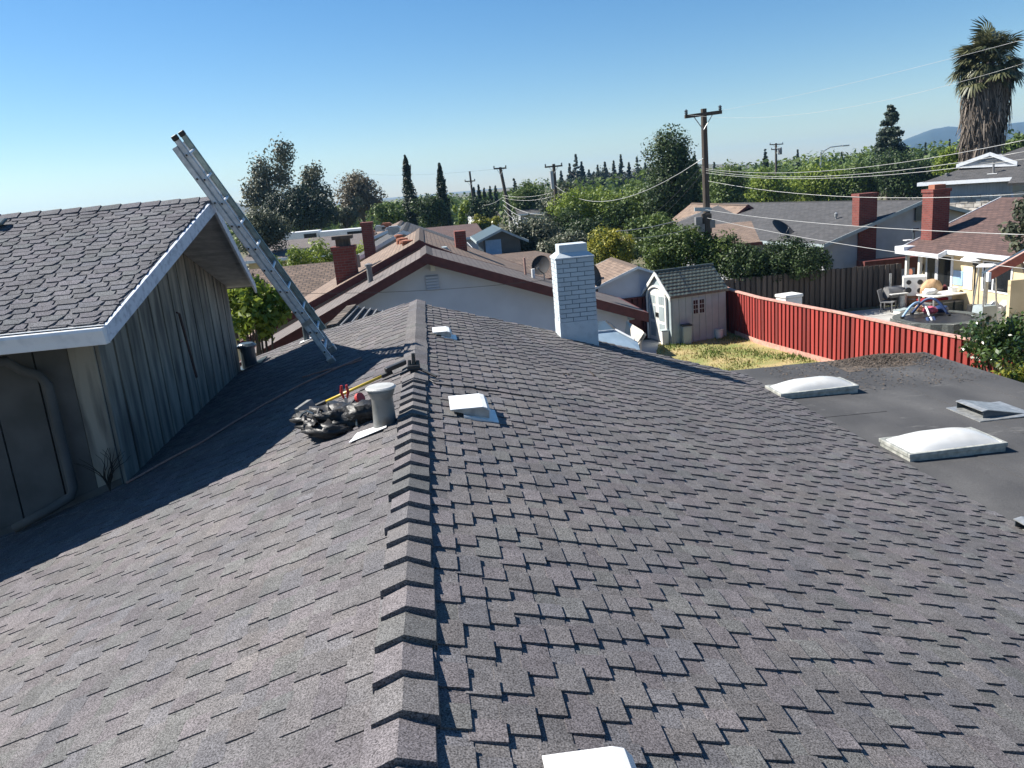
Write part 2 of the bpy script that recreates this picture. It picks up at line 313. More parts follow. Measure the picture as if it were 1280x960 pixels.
class MB:
    def __init__(s): s.v = []; s.f = []; s.uv = []
    def face(s, pts, uv=None):
        b = len(s.v); s.v += [tuple(map(float, p)) for p in pts]
        s.f.append(tuple(range(b, b + len(pts)))); s.uv.append(uv)
    def add(s, vs, fs):
        b = len(s.v); s.v += [tuple(map(float, p)) for p in vs]
        for f in fs: s.f.append(tuple(b + i for i in f)); s.uv.append(None)
    def obox(s, o, a, b, c):
        """box from a corner and three edge vectors"""
        o, a, b, c = (np.array(t, float) for t in (o, a, b, c))
        if np.dot(np.cross(a, b), c) < 0: a, b = b, a
        s.add([o, o + a, o + a + b, o + b, o + c, o + a + c, o + a + b + c, o + b + c],
              [(3, 2, 1, 0), (4, 5, 6, 7), (0, 1, 5, 4), (1, 2, 6, 5), (2, 3, 7, 6), (3, 0, 4, 7)])
    def box(s, lo, hi):
        s.obox(lo, (hi[0] - lo[0], 0, 0), (0, hi[1] - lo[1], 0), (0, 0, hi[2] - lo[2]))
    def cbox(s, c, sx, sy, sz, rz=0.0):
        a = np.array([math.cos(rz), math.sin(rz), 0]); b = np.array([-math.sin(rz), math.cos(rz), 0]); c = np.array(c, float)
        s.obox(c - a * sx / 2 - b * sy / 2 - np.array([0, 0, sz / 2]), a * sx, b * sy, (0, 0, sz))
    def tube(s, pts, r, n=8, cap=True):
        pts = [np.array(p, float) for p in pts]
        rs = r if isinstance(r, (list, tuple)) else [r] * len(pts)
        b = len(s.v); prev = None
        for i, p in enumerate(pts):
            t = pts[min(i + 1, len(pts) - 1)] - pts[max(i - 1, 0)]; t = t / (np.linalg.norm(t) + 1e-9)
            if prev is None:
                u = np.cross(t, (0, 0, 1.0)) if abs(t[2]) < 0.9 else np.cross(t, (1.0, 0, 0))
            else: u = prev - t * (prev @ t)
            u = u / (np.linalg.norm(u) + 1e-9); w = np.cross(t, u); prev = u
            for k in range(n):
                a = 2 * math.pi * k / n
                s.v.append(tuple(p + rs[i] * (math.cos(a) * u + math.sin(a) * w)))
        for i in range(len(pts) - 1):
            for k in range(n):
                k2 = (k + 1) % n
                s.f.append((b + i * n + k, b + i * n + k2, b + (i + 1) * n + k2, b + (i + 1) * n + k)); s.uv.append(None)
        if cap:
            s.f.append(tuple(b + k for k in reversed(range(n)))); s.uv.append(None)
            e = b + (len(pts) - 1) * n
            s.f.append(tuple(e + k for k in range(n))); s.uv.append(None)
    def lathe(s, c, prof, n=20, axis=(0, 0, 1), cap=True):
        c = np.array(c, float); z = np.array(axis, float); z /= np.linalg.norm(z)
        u = np.cross(z, (1.0, 0, 0)) if abs(z[0]) < 0.9 else np.cross(z, (0, 1.0, 0)); u /= np.linalg.norm(u); w = np.cross(z, u)
        b = len(s.v)
        for r, h in prof:
            for k in range(n):
                a = 2 * math.pi * k / n
                s.v.append(tuple(c + z * h + r * (math.cos(a) * u + math.sin(a) * w)))
        for i in range(len(prof) - 1):
            for k in range(n):
                k2 = (k + 1) % n
                s.f.append((b + i * n + k, b + i * n + k2, b + (i + 1) * n + k2, b + (i + 1) * n + k)); s.uv.append(None)
        if cap:
            s.f.append(tuple(b + k for k in reversed(range(n)))); s.uv.append(None)
            e = b + (len(prof) - 1) * n
            s.f.append(tuple(e + k for k in range(n))); s.uv.append(None)
    def prism(s, poly, d):
        """extrude a planar polygon by the vector d"""
        poly = [np.array(p, float) for p in poly]; d = np.array(d, float); n = len(poly)
        nn = np.zeros(3)
        for i in range(n): nn += np.cross(poly[i], poly[(i + 1) % n])
        if nn @ d > 0: poly = poly[::-1]
        vs = poly + [p + d for p in poly]
        s.add(vs, [tuple(range(n)), tuple(range(2 * n - 1, n - 1, -1))] + [(i, i + n, (i + 1) % n + n, (i + 1) % n) for i in range(n)])
    def slab(s, quad, t, uscale=True):
        """roof slab: quad given as eave0, eave1, ridge1, ridge0 with UVs in metres (u along the eave), thickness t downward"""
        q = [np.array(p, float) for p in quad]
        ex = q[1] - q[0]; ex = ex / np.linalg.norm(ex)
        nrm = np.cross(q[1] - q[0], q[3] - q[0]); nrm /= np.linalg.norm(nrm)
        flip = nrm[2] < 0
        if flip: nrm = -nrm
        ey = np.cross(nrm, ex)
        uv = [((p - q[0]) @ ex, (p - q[0]) @ ey) for p in q]
        lo = [p - np.array([0, 0, t]) for p in q]
        if flip: s.face(q[::-1], uv[::-1]); s.face(lo)
        else: s.face(q, uv); s.face(lo[::-1])
        n = len(q)
        for i in range(n):
            j = (i + 1) % n
            f = [q[i], lo[i], lo[j], q[j]]
            s.face(f if not flip else f[::-1])
    def wallbox(s, lo, hi):
        """box with UVs in metres on its upright faces"""
        x0, y0, z0 = lo; x1, y1, z1 = hi
        for (a, b) in (((x0, y0), (x1, y0)), ((x1, y0), (x1, y1)), ((x1, y1), (x0, y1)), ((x0, y1), (x0, y0))):
            L = math.hypot(b[0] - a[0], b[1] - a[1])
            s.face([(a[0], a[1], z0), (b[0], b[1], z0), (b[0], b[1], z1), (a[0], a[1], z1)], [(0, z0), (L, z0), (L, z1), (0, z1)])
        s.face([(x0, y0, z1), (x1, y0, z1), (x1, y1, z1), (x0, y1, z1)], [(0, 0), (x1 - x0, 0), (x1 - x0, y1 - y0), (0, y1 - y0)])
        s.face([(x0, y0, z0), (x0, y1, z0), (x1, y1, z0), (x1, y0, z0)])
    def build(s, name, m, parent=None, smooth=False, local=False, shade=None):
        me = bpy.data.meshes.new(name)
        v = s.v
        inv = None if local else root_inv(parent)
        if inv is not None and v:
            A = np.array(inv); V = np.array(v); v = V @ A[:3, :3].T + A[:3, 3]
            v = v.tolist()
        me.from_pydata(v, [], s.f)
        if any(u is not None for u in s.uv):
            ul = me.uv_layers.new(name='UVMap'); li = 0
            data = np.zeros((len(me.loops), 2), dtype=np.float32)
            for f, u in zip(s.f, s.uv):
                if u is not None:
                    data[li:li + len(f)] = u
                li += len(f)
            ul.data.foreach_set('uv', data.ravel())
        if smooth: me.polygons.foreach_set('use_smooth', [True] * len(me.polygons))
        if isinstance(m, str): m = M[m]
        if m: me.materials.append(m)
        o = bpy.data.objects.new(name, me); COL.objects.link(o)
        if parent is not None: o.parent = parent
        return o

def copy_of(src, parent, loc, rot=(0, 0, 0), scale=(1, 1, 1)):
    o = src.copy(); COL.objects.link(o); o.parent = parent
    o.location = loc; o.rotation_euler = rot; o.scale = scale
    return o
def bevel(o, w, seg=2):
    m = o.modifiers.new('bevel', 'BEVEL'); m.width = w; m.segments = seg; m.limit_method = 'ANGLE'
    return o
def lump(name, m, parent, c, r, amp=0.2, freq=3.0, sub=3, seed=0.0, rotz=0.0):
    """uneven rounded heap"""
    bm = bmesh.new(); bmesh.ops.create_icosphere(bm, subdivisions=sub, radius=1.0)
    cz, sz = math.cos(rotz), math.sin(rotz)
    for v in bm.verts:
        d = v.co.normalized()
        k = 1 + amp * noise.noise(d * freq + Vector((seed, seed * 1.7, 0))) + 0.5 * amp * noise.noise(d * freq * 2.7 + Vector((0, seed, 3)))
        p = Vector((d.x * r[0] * k, d.y * r[1] * k, d.z * r[2] * k))
        v.co = Vector((p.x * cz - p.y * sz, p.x * sz + p.y * cz, p.z)) + Vector(c)
    inv = root_inv(parent)
    if inv is not None: bm.transform(inv)
    me = bpy.data.meshes.new(name); bm.to_mesh(me); bm.free()
    me.polygons.foreach_set('use_smooth', [True] * len(me.polygons))
    me.materials.append(M[m])
    o = bpy.data.objects.new(name, me); COL.objects.link(o); o.parent = parent
    return o

# ================================================================== GROUND
def ground():
    mb = MB(); S = 12000
    mb.face([(-S, -S, G), (S, -S, G), (S, S, G), (-S, S, G)])
    tag(mb.build('ground', 'ground'), 'bare earth ground under the neighbourhood', kind='structure')
ground()

# ================================================================== OUR HOUSE
cp = 1 / math.sqrt(1 + PIT * PIT); sp = PIT * cp
house = thing('house', 'grey shingled house whose ridge runs away from the viewer, with an upper wing at left', 'house', (0, 6, G))
def lz(x): return -PIT * abs(x)
X_FLAT, Y_NEAR = 5.05, -3.0
def y_right(x): return 12.1 - (0.0 if x < 2.7 else (x - 2.7) * 0.16)
def y_left(x):                       # x is negative
    t = -x
    return float(np.interp(t, [0, 0.3, 1.0, 2.0, 3.2], [12.25, 12.75, 13.15, 14.0, 14.3]))
WX, WY0, WY1 = -3.03, 7.9, 13.12      # upper wing: gable wall plane, near and far walls

def build_roof():
    mb = MB()
    R = [(0, Y_NEAR), (X_FLAT, Y_NEAR), (X_FLAT, y_right(X_FLAT)), (2.7, 12.1), (0, 12.1)]
    top = [(x, y, lz(x) - 0.006) for x, y in R]
    mb.face(top); mb.face([(x, y, z - 0.16) for x, y, z in top][::-1])
    for i in range(len(top)):
        a, b = top[i], top[(i + 1) % len(top)]
        mb.face([a, (a[0], a[1], a[2] - 0.16), (b[0], b[1], b[2] - 0.16), b])
    Lp = [(0, 12.25), (-0.3, 12.75), (-1.0, 13.15), (-2.0, 14.0), (-3.2, 14.3), (-3.2, 8.0), (-8, 8.0), (-8, Y_NEAR), (0, Y_NEAR)]
    top = [(x, y, lz(x) - 0.006) for x, y in Lp]
    mb.face(top); mb.face([(x, y, z - 0.16) for x, y, z in top][::-1])
    for i in range(len(top)):
        a, b = top[i], top[(i + 1) % len(top)]
        mb.face([a, (a[0], a[1], a[2] - 0.16), (b[0], b[1], b[2] - 0.16), b])
    return mb.build('roof', 'underlay', house)
roof = build_roof()

PIECES = []     # (verts(8), material, score)
def courses(O, dv, du, n, L, vmin, vmax, e, wr, wl_, hr, hl, matn, slant=0.0, skip=None, roofpart='a'):
    O, dv, du, n = (np.array(t, float) for t in (O, dv, du, n))
    K = int(math.ceil(L / e))
    for k in range(K):
        u0, u1 = k * e, min((k + 1) * e, L)
        v = vmin(u0) - random.random() * 0.3; vend = vmax(u0 + e / 2); up = random.random() < 0.5
        while v < vend:
            w = random.uniform(*wr) if up else random.uniform(*wl_)
            a, b = v, min(v + w, vend)
            h0, h1 = hr if up else hl
            j = random.uniform(-0.003, 0.003) if up else 0
            s = slant * w if up else -slant * w * 0.0
            lift = random.uniform(0, 0.0018)
            ua, ub = u0 - 0.012, u1 + j
            if b - a > 0.02:
                c = O + du * ((ua + ub) / 2) + dv * ((a + b) / 2)
                if not (skip and skip(c)):
                    vs = [O + du * ua + dv * a + n * h0, O + du * ua + dv * b + n * h0,
                          O + du * ub + dv * (b - s) + n * (h1 + lift), O + du * ub + dv * (a + s) + n * (h1 + lift)]
                    lo = [O + du * ua + dv * a - n * 0.004, O + du * ua + dv * b - n * 0.004,
                          O + du * ub + dv * (b - s) - n * 0.004, O + du * ub + dv * (a + s) - n * 0.004]
                    sc = 0.0
                    q = [proj(p) for p in vs]
                    if all(z > 0.3 for _, z in q):
                        m = np.mean([p for p, _ in q], axis=0)
                        if 0 < m[0] < 1280 and 0 < m[1] < 960:
                            P2 = np.array([p for p, _ in q])
                            sc = 0.5 * abs(np.sum(P2[:, 0] * np.roll(P2[:, 1], -1) - P2[:, 1] * np.roll(P2[:, 0], -1)))
                    PIECES.append((vs + lo, matn, sc, roofpart))
            v += w; up = not up

EXP = 0.113
def skip_none(c): return False
# right slope
courses((0, 0, 0), (0, 1, 0), (cp, 0, -sp), (sp, 0, cp), X_FLAT / cp, lambda u: Y_NEAR, lambda u: y_right(u * cp), EXP,
        (0.085, 0.19), (0.06, 0.15), (0.008, 0.0165), (0.001, 0.005), 'shingle',
        roofpart='lower')
# left slope (the part under the wing is left out)
def left_max(u):
    x = -u * cp
    return y_left(x) if x > -3.1 else 7.9
courses((0, 0, 0), (0, 1, 0), (-cp, 0, -sp), (-sp, 0, cp), 7.6 / cp, lambda u: Y_NEAR, left_max, EXP,
        (0.09, 0.22), (0.07, 0.17), (0.0055, 0.0105), (0.001, 0.0045), 'shingle', roofpart='lower')
# upper wing, near slope
W_RY, W_RZ, W_EY, W_EZ = 9.48, 1.76, 6.98, 0.77
W_L = math.hypot(W_RY - W_EY, W_RZ - W_EZ)
wc, ws = (W_RY - W_EY) / W_L, (W_RZ - W_EZ) / W_L
def wing_edge(u): return -2.12 - 0.43 * min(1, u / W_L)
courses((0, W_RY, W_RZ), (1, 0, 0), (0, -wc, -ws), (0, -ws, wc), W_L, lambda u: -10.0, wing_edge, 0.095,
        (0.16, 0.27), (0.09, 0.18), (0.005, 0.0105), (0.001, 0.007), 'shingle_wing', slant=0.2, roofpart='wing')

WING = None
def finish_shingles(parents):
    order = sorted(range(len(PIECES)), key=lambda i: -PIECES[i][2])
    single = set(order[:300])
    F = [(3, 2, 1, 0), (0, 1, 5, 4), (1, 2, 6, 5), (2, 3, 7, 6), (3, 0, 4, 7)]
    inv = np.array(root_inv(house))
    fields = {}
    for i, (vs, mn, sc, rp) in enumerate(PIECES):
        V = np.array(vs)
        nr = np.cross(V[1] - V[0], V[2] - V[0])
        fl = nr[2] < 0
        f = [tuple(reversed(t)) for t in F] if not fl else F
        if i in single:
            c = V.mean(axis=0)
            me = bpy.data.meshes.new('shingle'); me.from_pydata((V - c).tolist(), [], f); me.materials.append(M[mn])
            o = bpy.data.objects.new('shingle', me); COL.objects.link(o); o.parent = parents[rp]
            o.location = c @ inv[:3, :3].T + inv[:3, 3]
        else:
            fields.setdefault(rp, (MB(), mn))[0].add(V, f)
    for rp, (mb, mn) in fields.items():
        tag(mb.build('shingle_field', mn, parents[rp]), kind='stuff')

# ridge caps, each a folded shingle
def ridge_cap(y0, y1, h0, h1, w):
    """folded piece from y0 (height h0, the butt end) to y1 (height h1)"""
    mb = MB()
    sk, sh_ = random.gauss(0, 0.007), random.gauss(0, 0.005); lf, rt = random.uniform(-0.006, 0.006), random.uniform(-0.006, 0.006)
    def ring(y, h):
        r = random.uniform(-0.005, 0.005) + sh_
        return [(-w + r, y - sk, lz(w) + h + lf), (r * 0.6, y, h + 0.004), (w + r, y + sk, lz(w) + h + rt)], [(-w - 0.004 + r, y - sk, lz(w) - 0.01), (r * 0.6, y, -0.01), (w + 0.004 + r, y + sk, lz(w) - 0.01)]
    a, al = ring(y0, h0); b, bl = ring(y1, h1)
    V = a + b + al + bl
    F = [(0, 1, 4, 3), (1, 2, 5, 4), (6, 7, 1, 0), (7, 8, 2, 1), (9, 6, 0, 3), (8, 11, 5, 2), (10, 9, 3, 4), (11, 10, 4, 5)]
    mb.add(V, F)
    return mb.build('ridge_cap', 'shingle', roof)
y = 2.18 - 0.2176 * 14
while y < 6.75:
    ridge_cap(y + random.uniform(-0.012, 0.012), y + 0.30, 0.046, 0.012, 0.108 + random.uniform(-0.005, 0.005)); y += 0.2176
ridge_cap(6.80, 7.15, 0.05, 0.02, 0.115)
y = 12.28
while y > 7.2:
    ridge_cap(y, y - 0.30, 0.034, 0.014, 0.122 + random.uniform(-0.004, 0.004)); y -= 0.215

# flat roof with its overlapping sheets
def flat_z(x): return -1.612 - 0.02 * (x - X_FLAT)
def build_flat():
    mb = MB()
    x0, x1, y0, y1 = 4.9, 8.32, Y_NEAR, 12.15
    pts = [(x0, y0), (x1, y0), (x1, y1), (x0, y1)]
    top = [(a, b, flat_z(a) - 0.012) for a, b in pts]
    mb.face(top); mb.face([(p[0], p[1], p[2] - 0.18) for p in top][::-1])
    for i in range(4):
        a, b = top[i], top[(i + 1) % 4]
        mb.face([a, (a[0], a[1], a[2] - 0.18), (b[0], b[1], b[2] - 0.18), b])
    fr = mb.build('flat_roof', 'rolled', house)
    xs = [4.99, 5.92, 6.88, 7.82, 8.34]
    for i in range(4):
        ys = [Y_NEAR] + sorted([random.uniform(1, 4), random.uniform(6.0, 8.0)]) + [12.16]
        if i == 0: ys = [Y_NEAR, 4.4, 9.3, 12.0]
        for j in range(3):
            a, b = xs[i] - 0.06 * (i > 0), xs[i + 1]
            h = 0.006 + 0.0045 * ((i + j) % 3)
            m2 = MB()
            ja = random.uniform(-0.012, 0.012)
            V = []
            for (px, py) in ((a + ja, ys[j] - 0.05), (b, ys[j] - 0.05), (b, ys[j + 1]), (a - ja, ys[j + 1])):
                V.append((px, py, flat_z(px) - 0.012 + h))
            m2.face(V)
            for k in range(4):
                p, q = V[k], V[(k + 1) % 4]
                m2.face([p, (p[0], p[1], p[2] - h), (q[0], q[1], q[2] - h), q])
            m2.build('roof_sheet', 'rolled', fr)
    return fr
flat_roof = build_flat()
# leaf litter drifted on the far edge of the flat roof
def litter():
    mb = MB()
    for i in range(3400):
        if random.random() < 0.75:
            x = random.gauss(7.45, 0.42); yv = 12.1 - abs(random.gauss(0, 0.30))
        else:
            x = random.uniform(5.4, 8.25); yv = random.uniform(10.2, 12.12)
        if not (5.3 < x < 8.3 and 9 < yv < 12.14): continue
        pile = 0.05 * math.exp(-((x - 7.45) / 0.45) ** 2 - ((yv - 12.0) / 0.28) ** 2)
        z = flat_z(x) + 0.004 + pile * random.uniform(0.75, 1)
        s = random.uniform(0.010, 0.026); a = random.uniform(0, 6.28); t = random.uniform(-0.4, 0.5)
        d = np.array([math.cos(a), math.sin(a), t]) * s; e = np.array([-math.sin(a), math.cos(a), random.uniform(-.3, .3)]) * s * 0.5
        c = np.array([x, yv, z + 0.01])
        mb.face([c - d, c + e, c + d, c - e])
    n = 14
    for i in range(n):
        for j in range(8):
            f = lambda a, b: (6.55 + a * 1.75 / n, 11.35 + b * 0.78 / 8, flat_z(6.55 + a * 1.75 / n) - 0.002 + 0.053 * math.exp(-((6.55 + a * 1.75 / n - 7.45) / 0.45) ** 2 - ((11.35 + b * 0.78 / 8 - 12.0) / 0.28) ** 2))
            mb.face([f(i, j), f(i + 1, j), f(i + 1, j + 1), f(i, j + 1)])
    tag(mb.build('leaf_litter', 'debris', flat_roof), 'brown leaf litter drifted at the far corner of the flat roof', kind='stuff')
litter()

# plain walls below the eaves
mb = MB()
mb.box((-6.8, Y_NEAR + 0.3, G), (4.7, 11.6, -2.45)); mb.build('lower_wall', 'stucco_grey', house)
mb = MB(); mb.box((4.705, Y_NEAR + 0.3, G), (7.9, 11.6, -1.92)); mb.build('side_wall', 'stucco_grey', house)
def gable_low():
    mb = MB()
    mb.prism([(-3.0, 11.5, -2.45), (4.6, 11.5, -2.45), (4.6, 11.5, lz(4.6) - 0.19), (0, 11.5, -0.19), (-3.0, 11.5, lz(3.0) - 0.19)], (0, 0.08, 0))
    mb.build('end_wall', 'stucco_grey', house)
gable_low()

# ---- upper wing
def wing_z(yv):
    return W_RZ - (W_RY - yv) * (W_RZ - W_EZ) / (W_RY - W_EY) if yv < W_RY else W_RZ - (yv - W_RY) * 0.345
FE_Y = 13.36
wing_roof = None
def build_wing():
    global wing_roof
    mb = MB(); XL = -10.0
    t = 0.05
    nr = [(XL, W_EY, W_EZ), (-2.55, W_EY, W_EZ), (-2.12, W_RY, W_RZ), (XL, W_RY, W_RZ)]
    fr = [(XL, W_RY, W_RZ), (-2.12, W_RY, W_RZ), (-2.64, FE_Y, wing_z(FE_Y)), (XL, FE_Y, wing_z(FE_Y))]
    for q in (nr, fr):
        q = [(a, b, c - 0.004) for a, b, c in q]
        mb.face(q); mb.face([(a, b, c - t) for a, b, c in q][::-1])
        for i in range(4):
            a, b = q[i], q[(i + 1) % 4]
            mb.face([a, (a[0], a[1], a[2] - t), (b[0], b[1], b[2] - t), b])
    wing_roof = mb.build('upper_roof', 'shingle_wing', house)
    # ridge caps of the wing
    x = -10.0
    while x < -2.2:
        m2 = MB(); w = 0.11; x1 = x + 0.24
        def ring(xx, h): return [(xx, W_RY - w, wing_z(W_RY - w) + h), (xx, W_RY, W_RZ + h + 0.005), (xx, W_RY + w, wing_z(W_RY + w) + h)]
        a = ring(x, 0.010); b = ring(min(x1, -2.1), 0.022)
        lo = [(p[0], p[1], p[2] - 0.05) for p in a + b]
        m2.add(a + b + lo, [(0, 1, 4, 3)[::-1], (1, 2, 5, 4)[::-1], (3, 4, 10, 9), (4, 5, 11, 10), (0, 3, 9, 6), (2, 8, 11, 5), (1, 0, 6, 7), (2, 1, 7, 8)])
        m2.build('ridge_cap', 'shingle_wing', wing_roof); x += 0.215
    # boards along the rake
    def board(a, b, h, th, top=0.0):
        m2 = MB(); a = np.array(a, float); b = np.array(b, float)
        m2.obox(a + (0, 0, top - h), b - a, (th, 0, 0), (0, 0, h))
        return m2
    board((-2.546, W_EY - 0.02, W_EZ - 0.012), (-2.116, W_RY, W_RZ - 0.012), 0.145, 0.03).build('rake_board', 'fascia_weathered', house)
    board((-2.116, W_RY + 0.002, W_RZ - 0.012), (-2.636, FE_Y, wing_z(FE_Y) - 0.012), 0.145, 0.03).build('rake_board', 'fascia_weathered', house)
    # soffit planks under the overhang
    k = 0; yv = WY0 + 0.05
    while yv < FE_Y - 0.1:
        y2 = min(yv + 0.14, FE_Y - 0.02)
        if yv < W_RY < y2: y2 = W_RY
        m2 = MB()
        xe = lambda q: (-2.12 - 0.43 * (W_RY - q) / (W_RY - W_EY)) if q < W_RY else (-2.12 - 0.52 * (q - W_RY) / (FE_Y - W_RY))
        z1, z2 = wing_z(yv) - 0.068, wing_z(y2 - 0.01) - 0.068
        V = [(WX - 0.1, yv, z1), (xe(yv) - 0.006, yv, z1), (xe(y2) - 0.006, y2 - 0.01, z2), (WX - 0.1, y2 - 0.01, z2)]
        m2.face(V[::-1]); m2.face([(a, b, c + 0.012) for a, b, c in V])
        m2.build('soffit_board', 'soffit', wing_roof)
        yv = y2
    # gutter and drip edge on the near eave
    m2 = MB(); x0, x1 = -10.0, -2.53
    prof = [(W_EY + 0.02, 0.745), (W_EY - 0.10, 0.748), (W_EY - 0.105, 0.72), (W_EY - 0.085, 0.66), (W_EY - 0.07, 0.598), (W_EY + 0.02, 0.598)]
    m2.prism([(x0, a, b) for a, b in prof], (x1 - x0, 0, 0))
    bevel(m2.build('gutter', 'white_paint', house), 0.006)
    m2 = MB(); m2.box((x0, W_EY - 0.035, 0.757), (x1 - 0.01, W_EY + 0.03, 0.7635)); m2.build('drip_edge', 'white_metal', house)
    # gable wall: backing plus upright boards with dark gaps
    m2 = MB()
    pr = [(WX - 0.12, WY0, -1.6), (WX - 0.12, WY1, -1.6), (WX - 0.12, WY1, wing_z(WY1) - 0.08), (WX - 0.12, W_RY, W_RZ - 0.08), (WX - 0.12, WY0, wing_z(WY0) - 0.08)]
    m2.prism(pr, (0.10, 0, 0))
    gw = m2.build('gable_wall', 'underlay', house)
    yv = WY0 + 0.003; i = 0
    while yv < WY1 - 0.06:
        w = 0.41 + random.uniform(-0.01, 0.01); ya, yb = yv, min(yv + w - 0.05, WY1)
        pts = [ya, yb]
        if ya < W_RY < yb: pts = [ya, W_RY, yb]
        top = [(WX - 0.018, q, wing_z(q) - 0.074) for q in pts]
        poly = [(WX - 0.018, ya, -1.02), (WX - 0.018, yb, -1.02)] + top[::-1]
        m3 = MB(); m3.prism(poly, (0.034, 0, 0))
        m3.build('siding_board', 'siding', gw)
        yv += w
    # near wall: panels, joints, corner board, base flashing
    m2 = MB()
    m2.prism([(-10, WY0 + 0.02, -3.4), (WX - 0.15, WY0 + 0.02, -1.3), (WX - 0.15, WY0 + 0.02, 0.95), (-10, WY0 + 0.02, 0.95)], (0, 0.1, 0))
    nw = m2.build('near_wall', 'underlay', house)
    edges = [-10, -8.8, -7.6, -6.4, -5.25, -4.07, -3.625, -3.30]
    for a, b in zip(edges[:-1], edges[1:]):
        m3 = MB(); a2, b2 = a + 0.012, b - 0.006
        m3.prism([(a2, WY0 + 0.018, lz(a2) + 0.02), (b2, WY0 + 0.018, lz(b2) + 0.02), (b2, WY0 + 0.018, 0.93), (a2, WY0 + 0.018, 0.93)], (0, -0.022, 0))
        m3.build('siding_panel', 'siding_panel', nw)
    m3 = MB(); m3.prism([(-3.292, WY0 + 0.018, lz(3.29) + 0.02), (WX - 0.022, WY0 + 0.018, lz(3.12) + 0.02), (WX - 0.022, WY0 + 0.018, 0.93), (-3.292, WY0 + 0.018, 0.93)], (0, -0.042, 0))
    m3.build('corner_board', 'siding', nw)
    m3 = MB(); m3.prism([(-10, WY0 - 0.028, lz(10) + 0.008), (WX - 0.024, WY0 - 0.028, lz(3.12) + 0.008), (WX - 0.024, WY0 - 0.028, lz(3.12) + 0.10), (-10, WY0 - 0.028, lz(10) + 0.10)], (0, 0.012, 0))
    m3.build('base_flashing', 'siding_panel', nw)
    # downspout
    m2 = MB()
    m2.tube([(-3.84, 7.02, 0.60), (-3.84, 7.10, 0.50), (-3.80, 7.74, 0.42), (-3.70, 7.80, 0.30), (-3.56, 7.80, 0.24), (-3.50, 7.80, 0.14), (-3.49, 7.80, -0.92), (-3.52, 7.78, -1.0), (-3.72, 7.72, -1.09), (-4.05, 7.66, -1.22)], 0.047, 10)
    m2.build('downspout', 'siding_panel', house, smooth=True)
build_wing()
finish_shingles({'lower': roof, 'wing': wing_roof})

# wing roof: low hood at the far left
def wing_hood():
    p = at_plane(8, 283, (0, -ws, wc), (np.array([0, W_RY, W_RZ]) @ np.array([0, -ws, wc])))
    t = MB()
    t.obox(p + (-0.35, -0.10, 0.0), (0.36, 0, 0), (0, 0.16, 0.06), (0, -0.02, 0.035))
    o = t.build('roof_vent', 'shed_roof', house); bevel(o, 0.02)
wing_hood()

# ---- vents on the right slope: a wedge hood with a flange
def slope_vent(x0, x1, y0, y1, lift, label):
    mb = MB(); z0 = lz(x0) + 0.045
    zt = lambda x: z0 + (x - x0) * -0.02
    k = 0.06
    # flange under the courses
    q = [(x0 + 0.10, y0 - 0.045), (x1 + 0.055, y0 - 0.045), (x1 + 0.055, y1 - 0.08), (x0 + 0.10, y1 - 0.08)]
    mb.face([(a, b, lz(a) + 0.024) for a, b in q]); mb.face([(a, b, lz(a) + 0.004) for a, b in q][::-1])
    for i in range(4):
        a, b = q[i], q[(i + 1) % 4]
        mb.face([(a[0], a[1], lz(a[0]) + 0.024), (a[0], a[1], lz(a[0]) + 0.004), (b[0], b[1], lz(b[0]) + 0.004), (b[0], b[1], lz(b[0]) + 0.024)])
    v = mb.build('roof_vent', 'white_metal', house); v['label'] = label
    h = MB()
    for yy, s in ((y0, 1), (y1, -1)):                 # cheeks
        poly = [(x0 + 0.01, yy, lz(x0 + 0.01) + 0.03), (x1 - 0.015, yy, lz(x1 - 0.015) + 0.03), (x1 - 0.01, yy, zt(x1) - lift * 0.35), (x1 - k, yy, zt(x1 - k) - 0.008), (x0 + 0.01, yy, zt(x0) - 0.008)]
        h.prism(poly, (0, 0.006 * s, 0))
    h.build('cheek', 'galv', v)
    t = MB(); ya, yb = y0 - 0.014, y1 + 0.014
    pr = [(x0, zt(x0)), (x1 - k, zt(x1 - k)), (x1 - k * 0.4, zt(x1) - 0.012), (x1, zt(x1) - 0.045), (x1 - 0.006, zt(x1) - 0.047), (x1 - k * 0.45, zt(x1) - 0.02), (x1 - k, zt(x1 - k) - 0.007), (x0, zt(x0) - 0.007)]
    t.prism([(a, ya, b) for a, b in pr], (0, yb - ya, 0))
    t.build('hood', 'white_metal', v)
    bk = MB(); bk.box((x0 + 0.02, y0 + 0.01, lz(x0) - 0.14), (x1 - 0.05, y1 - 0.01, lz(x0) - 0.13)); bk.build('duct', 'black_plastic', v)
slope_vent(0.285, 0.60, 5.98, 6.38, 0.13, 'white metal roof vent right of the ridge, halfway along it')
slope_vent(0.20, 0.43, 9.45, 9.80, 0.10, 'small white metal roof vent near the far end of the ridge')
slope_vent(0.42, 0.70, 1.69, 2.04, 0.13, 'white metal roof vent at the bottom edge of the picture')

fl = MB(); q = [(0.47, 1.99), (0.70, 1.97), (0.66, 2.10), (0.60, 2.12), (0.50, 2.09)]
fl.prism([(a, b, lz(a) + 0.020) for a, b in q], (0, 0, 0.004)); fl.build('flashing_sheet', 'white_metal', house)

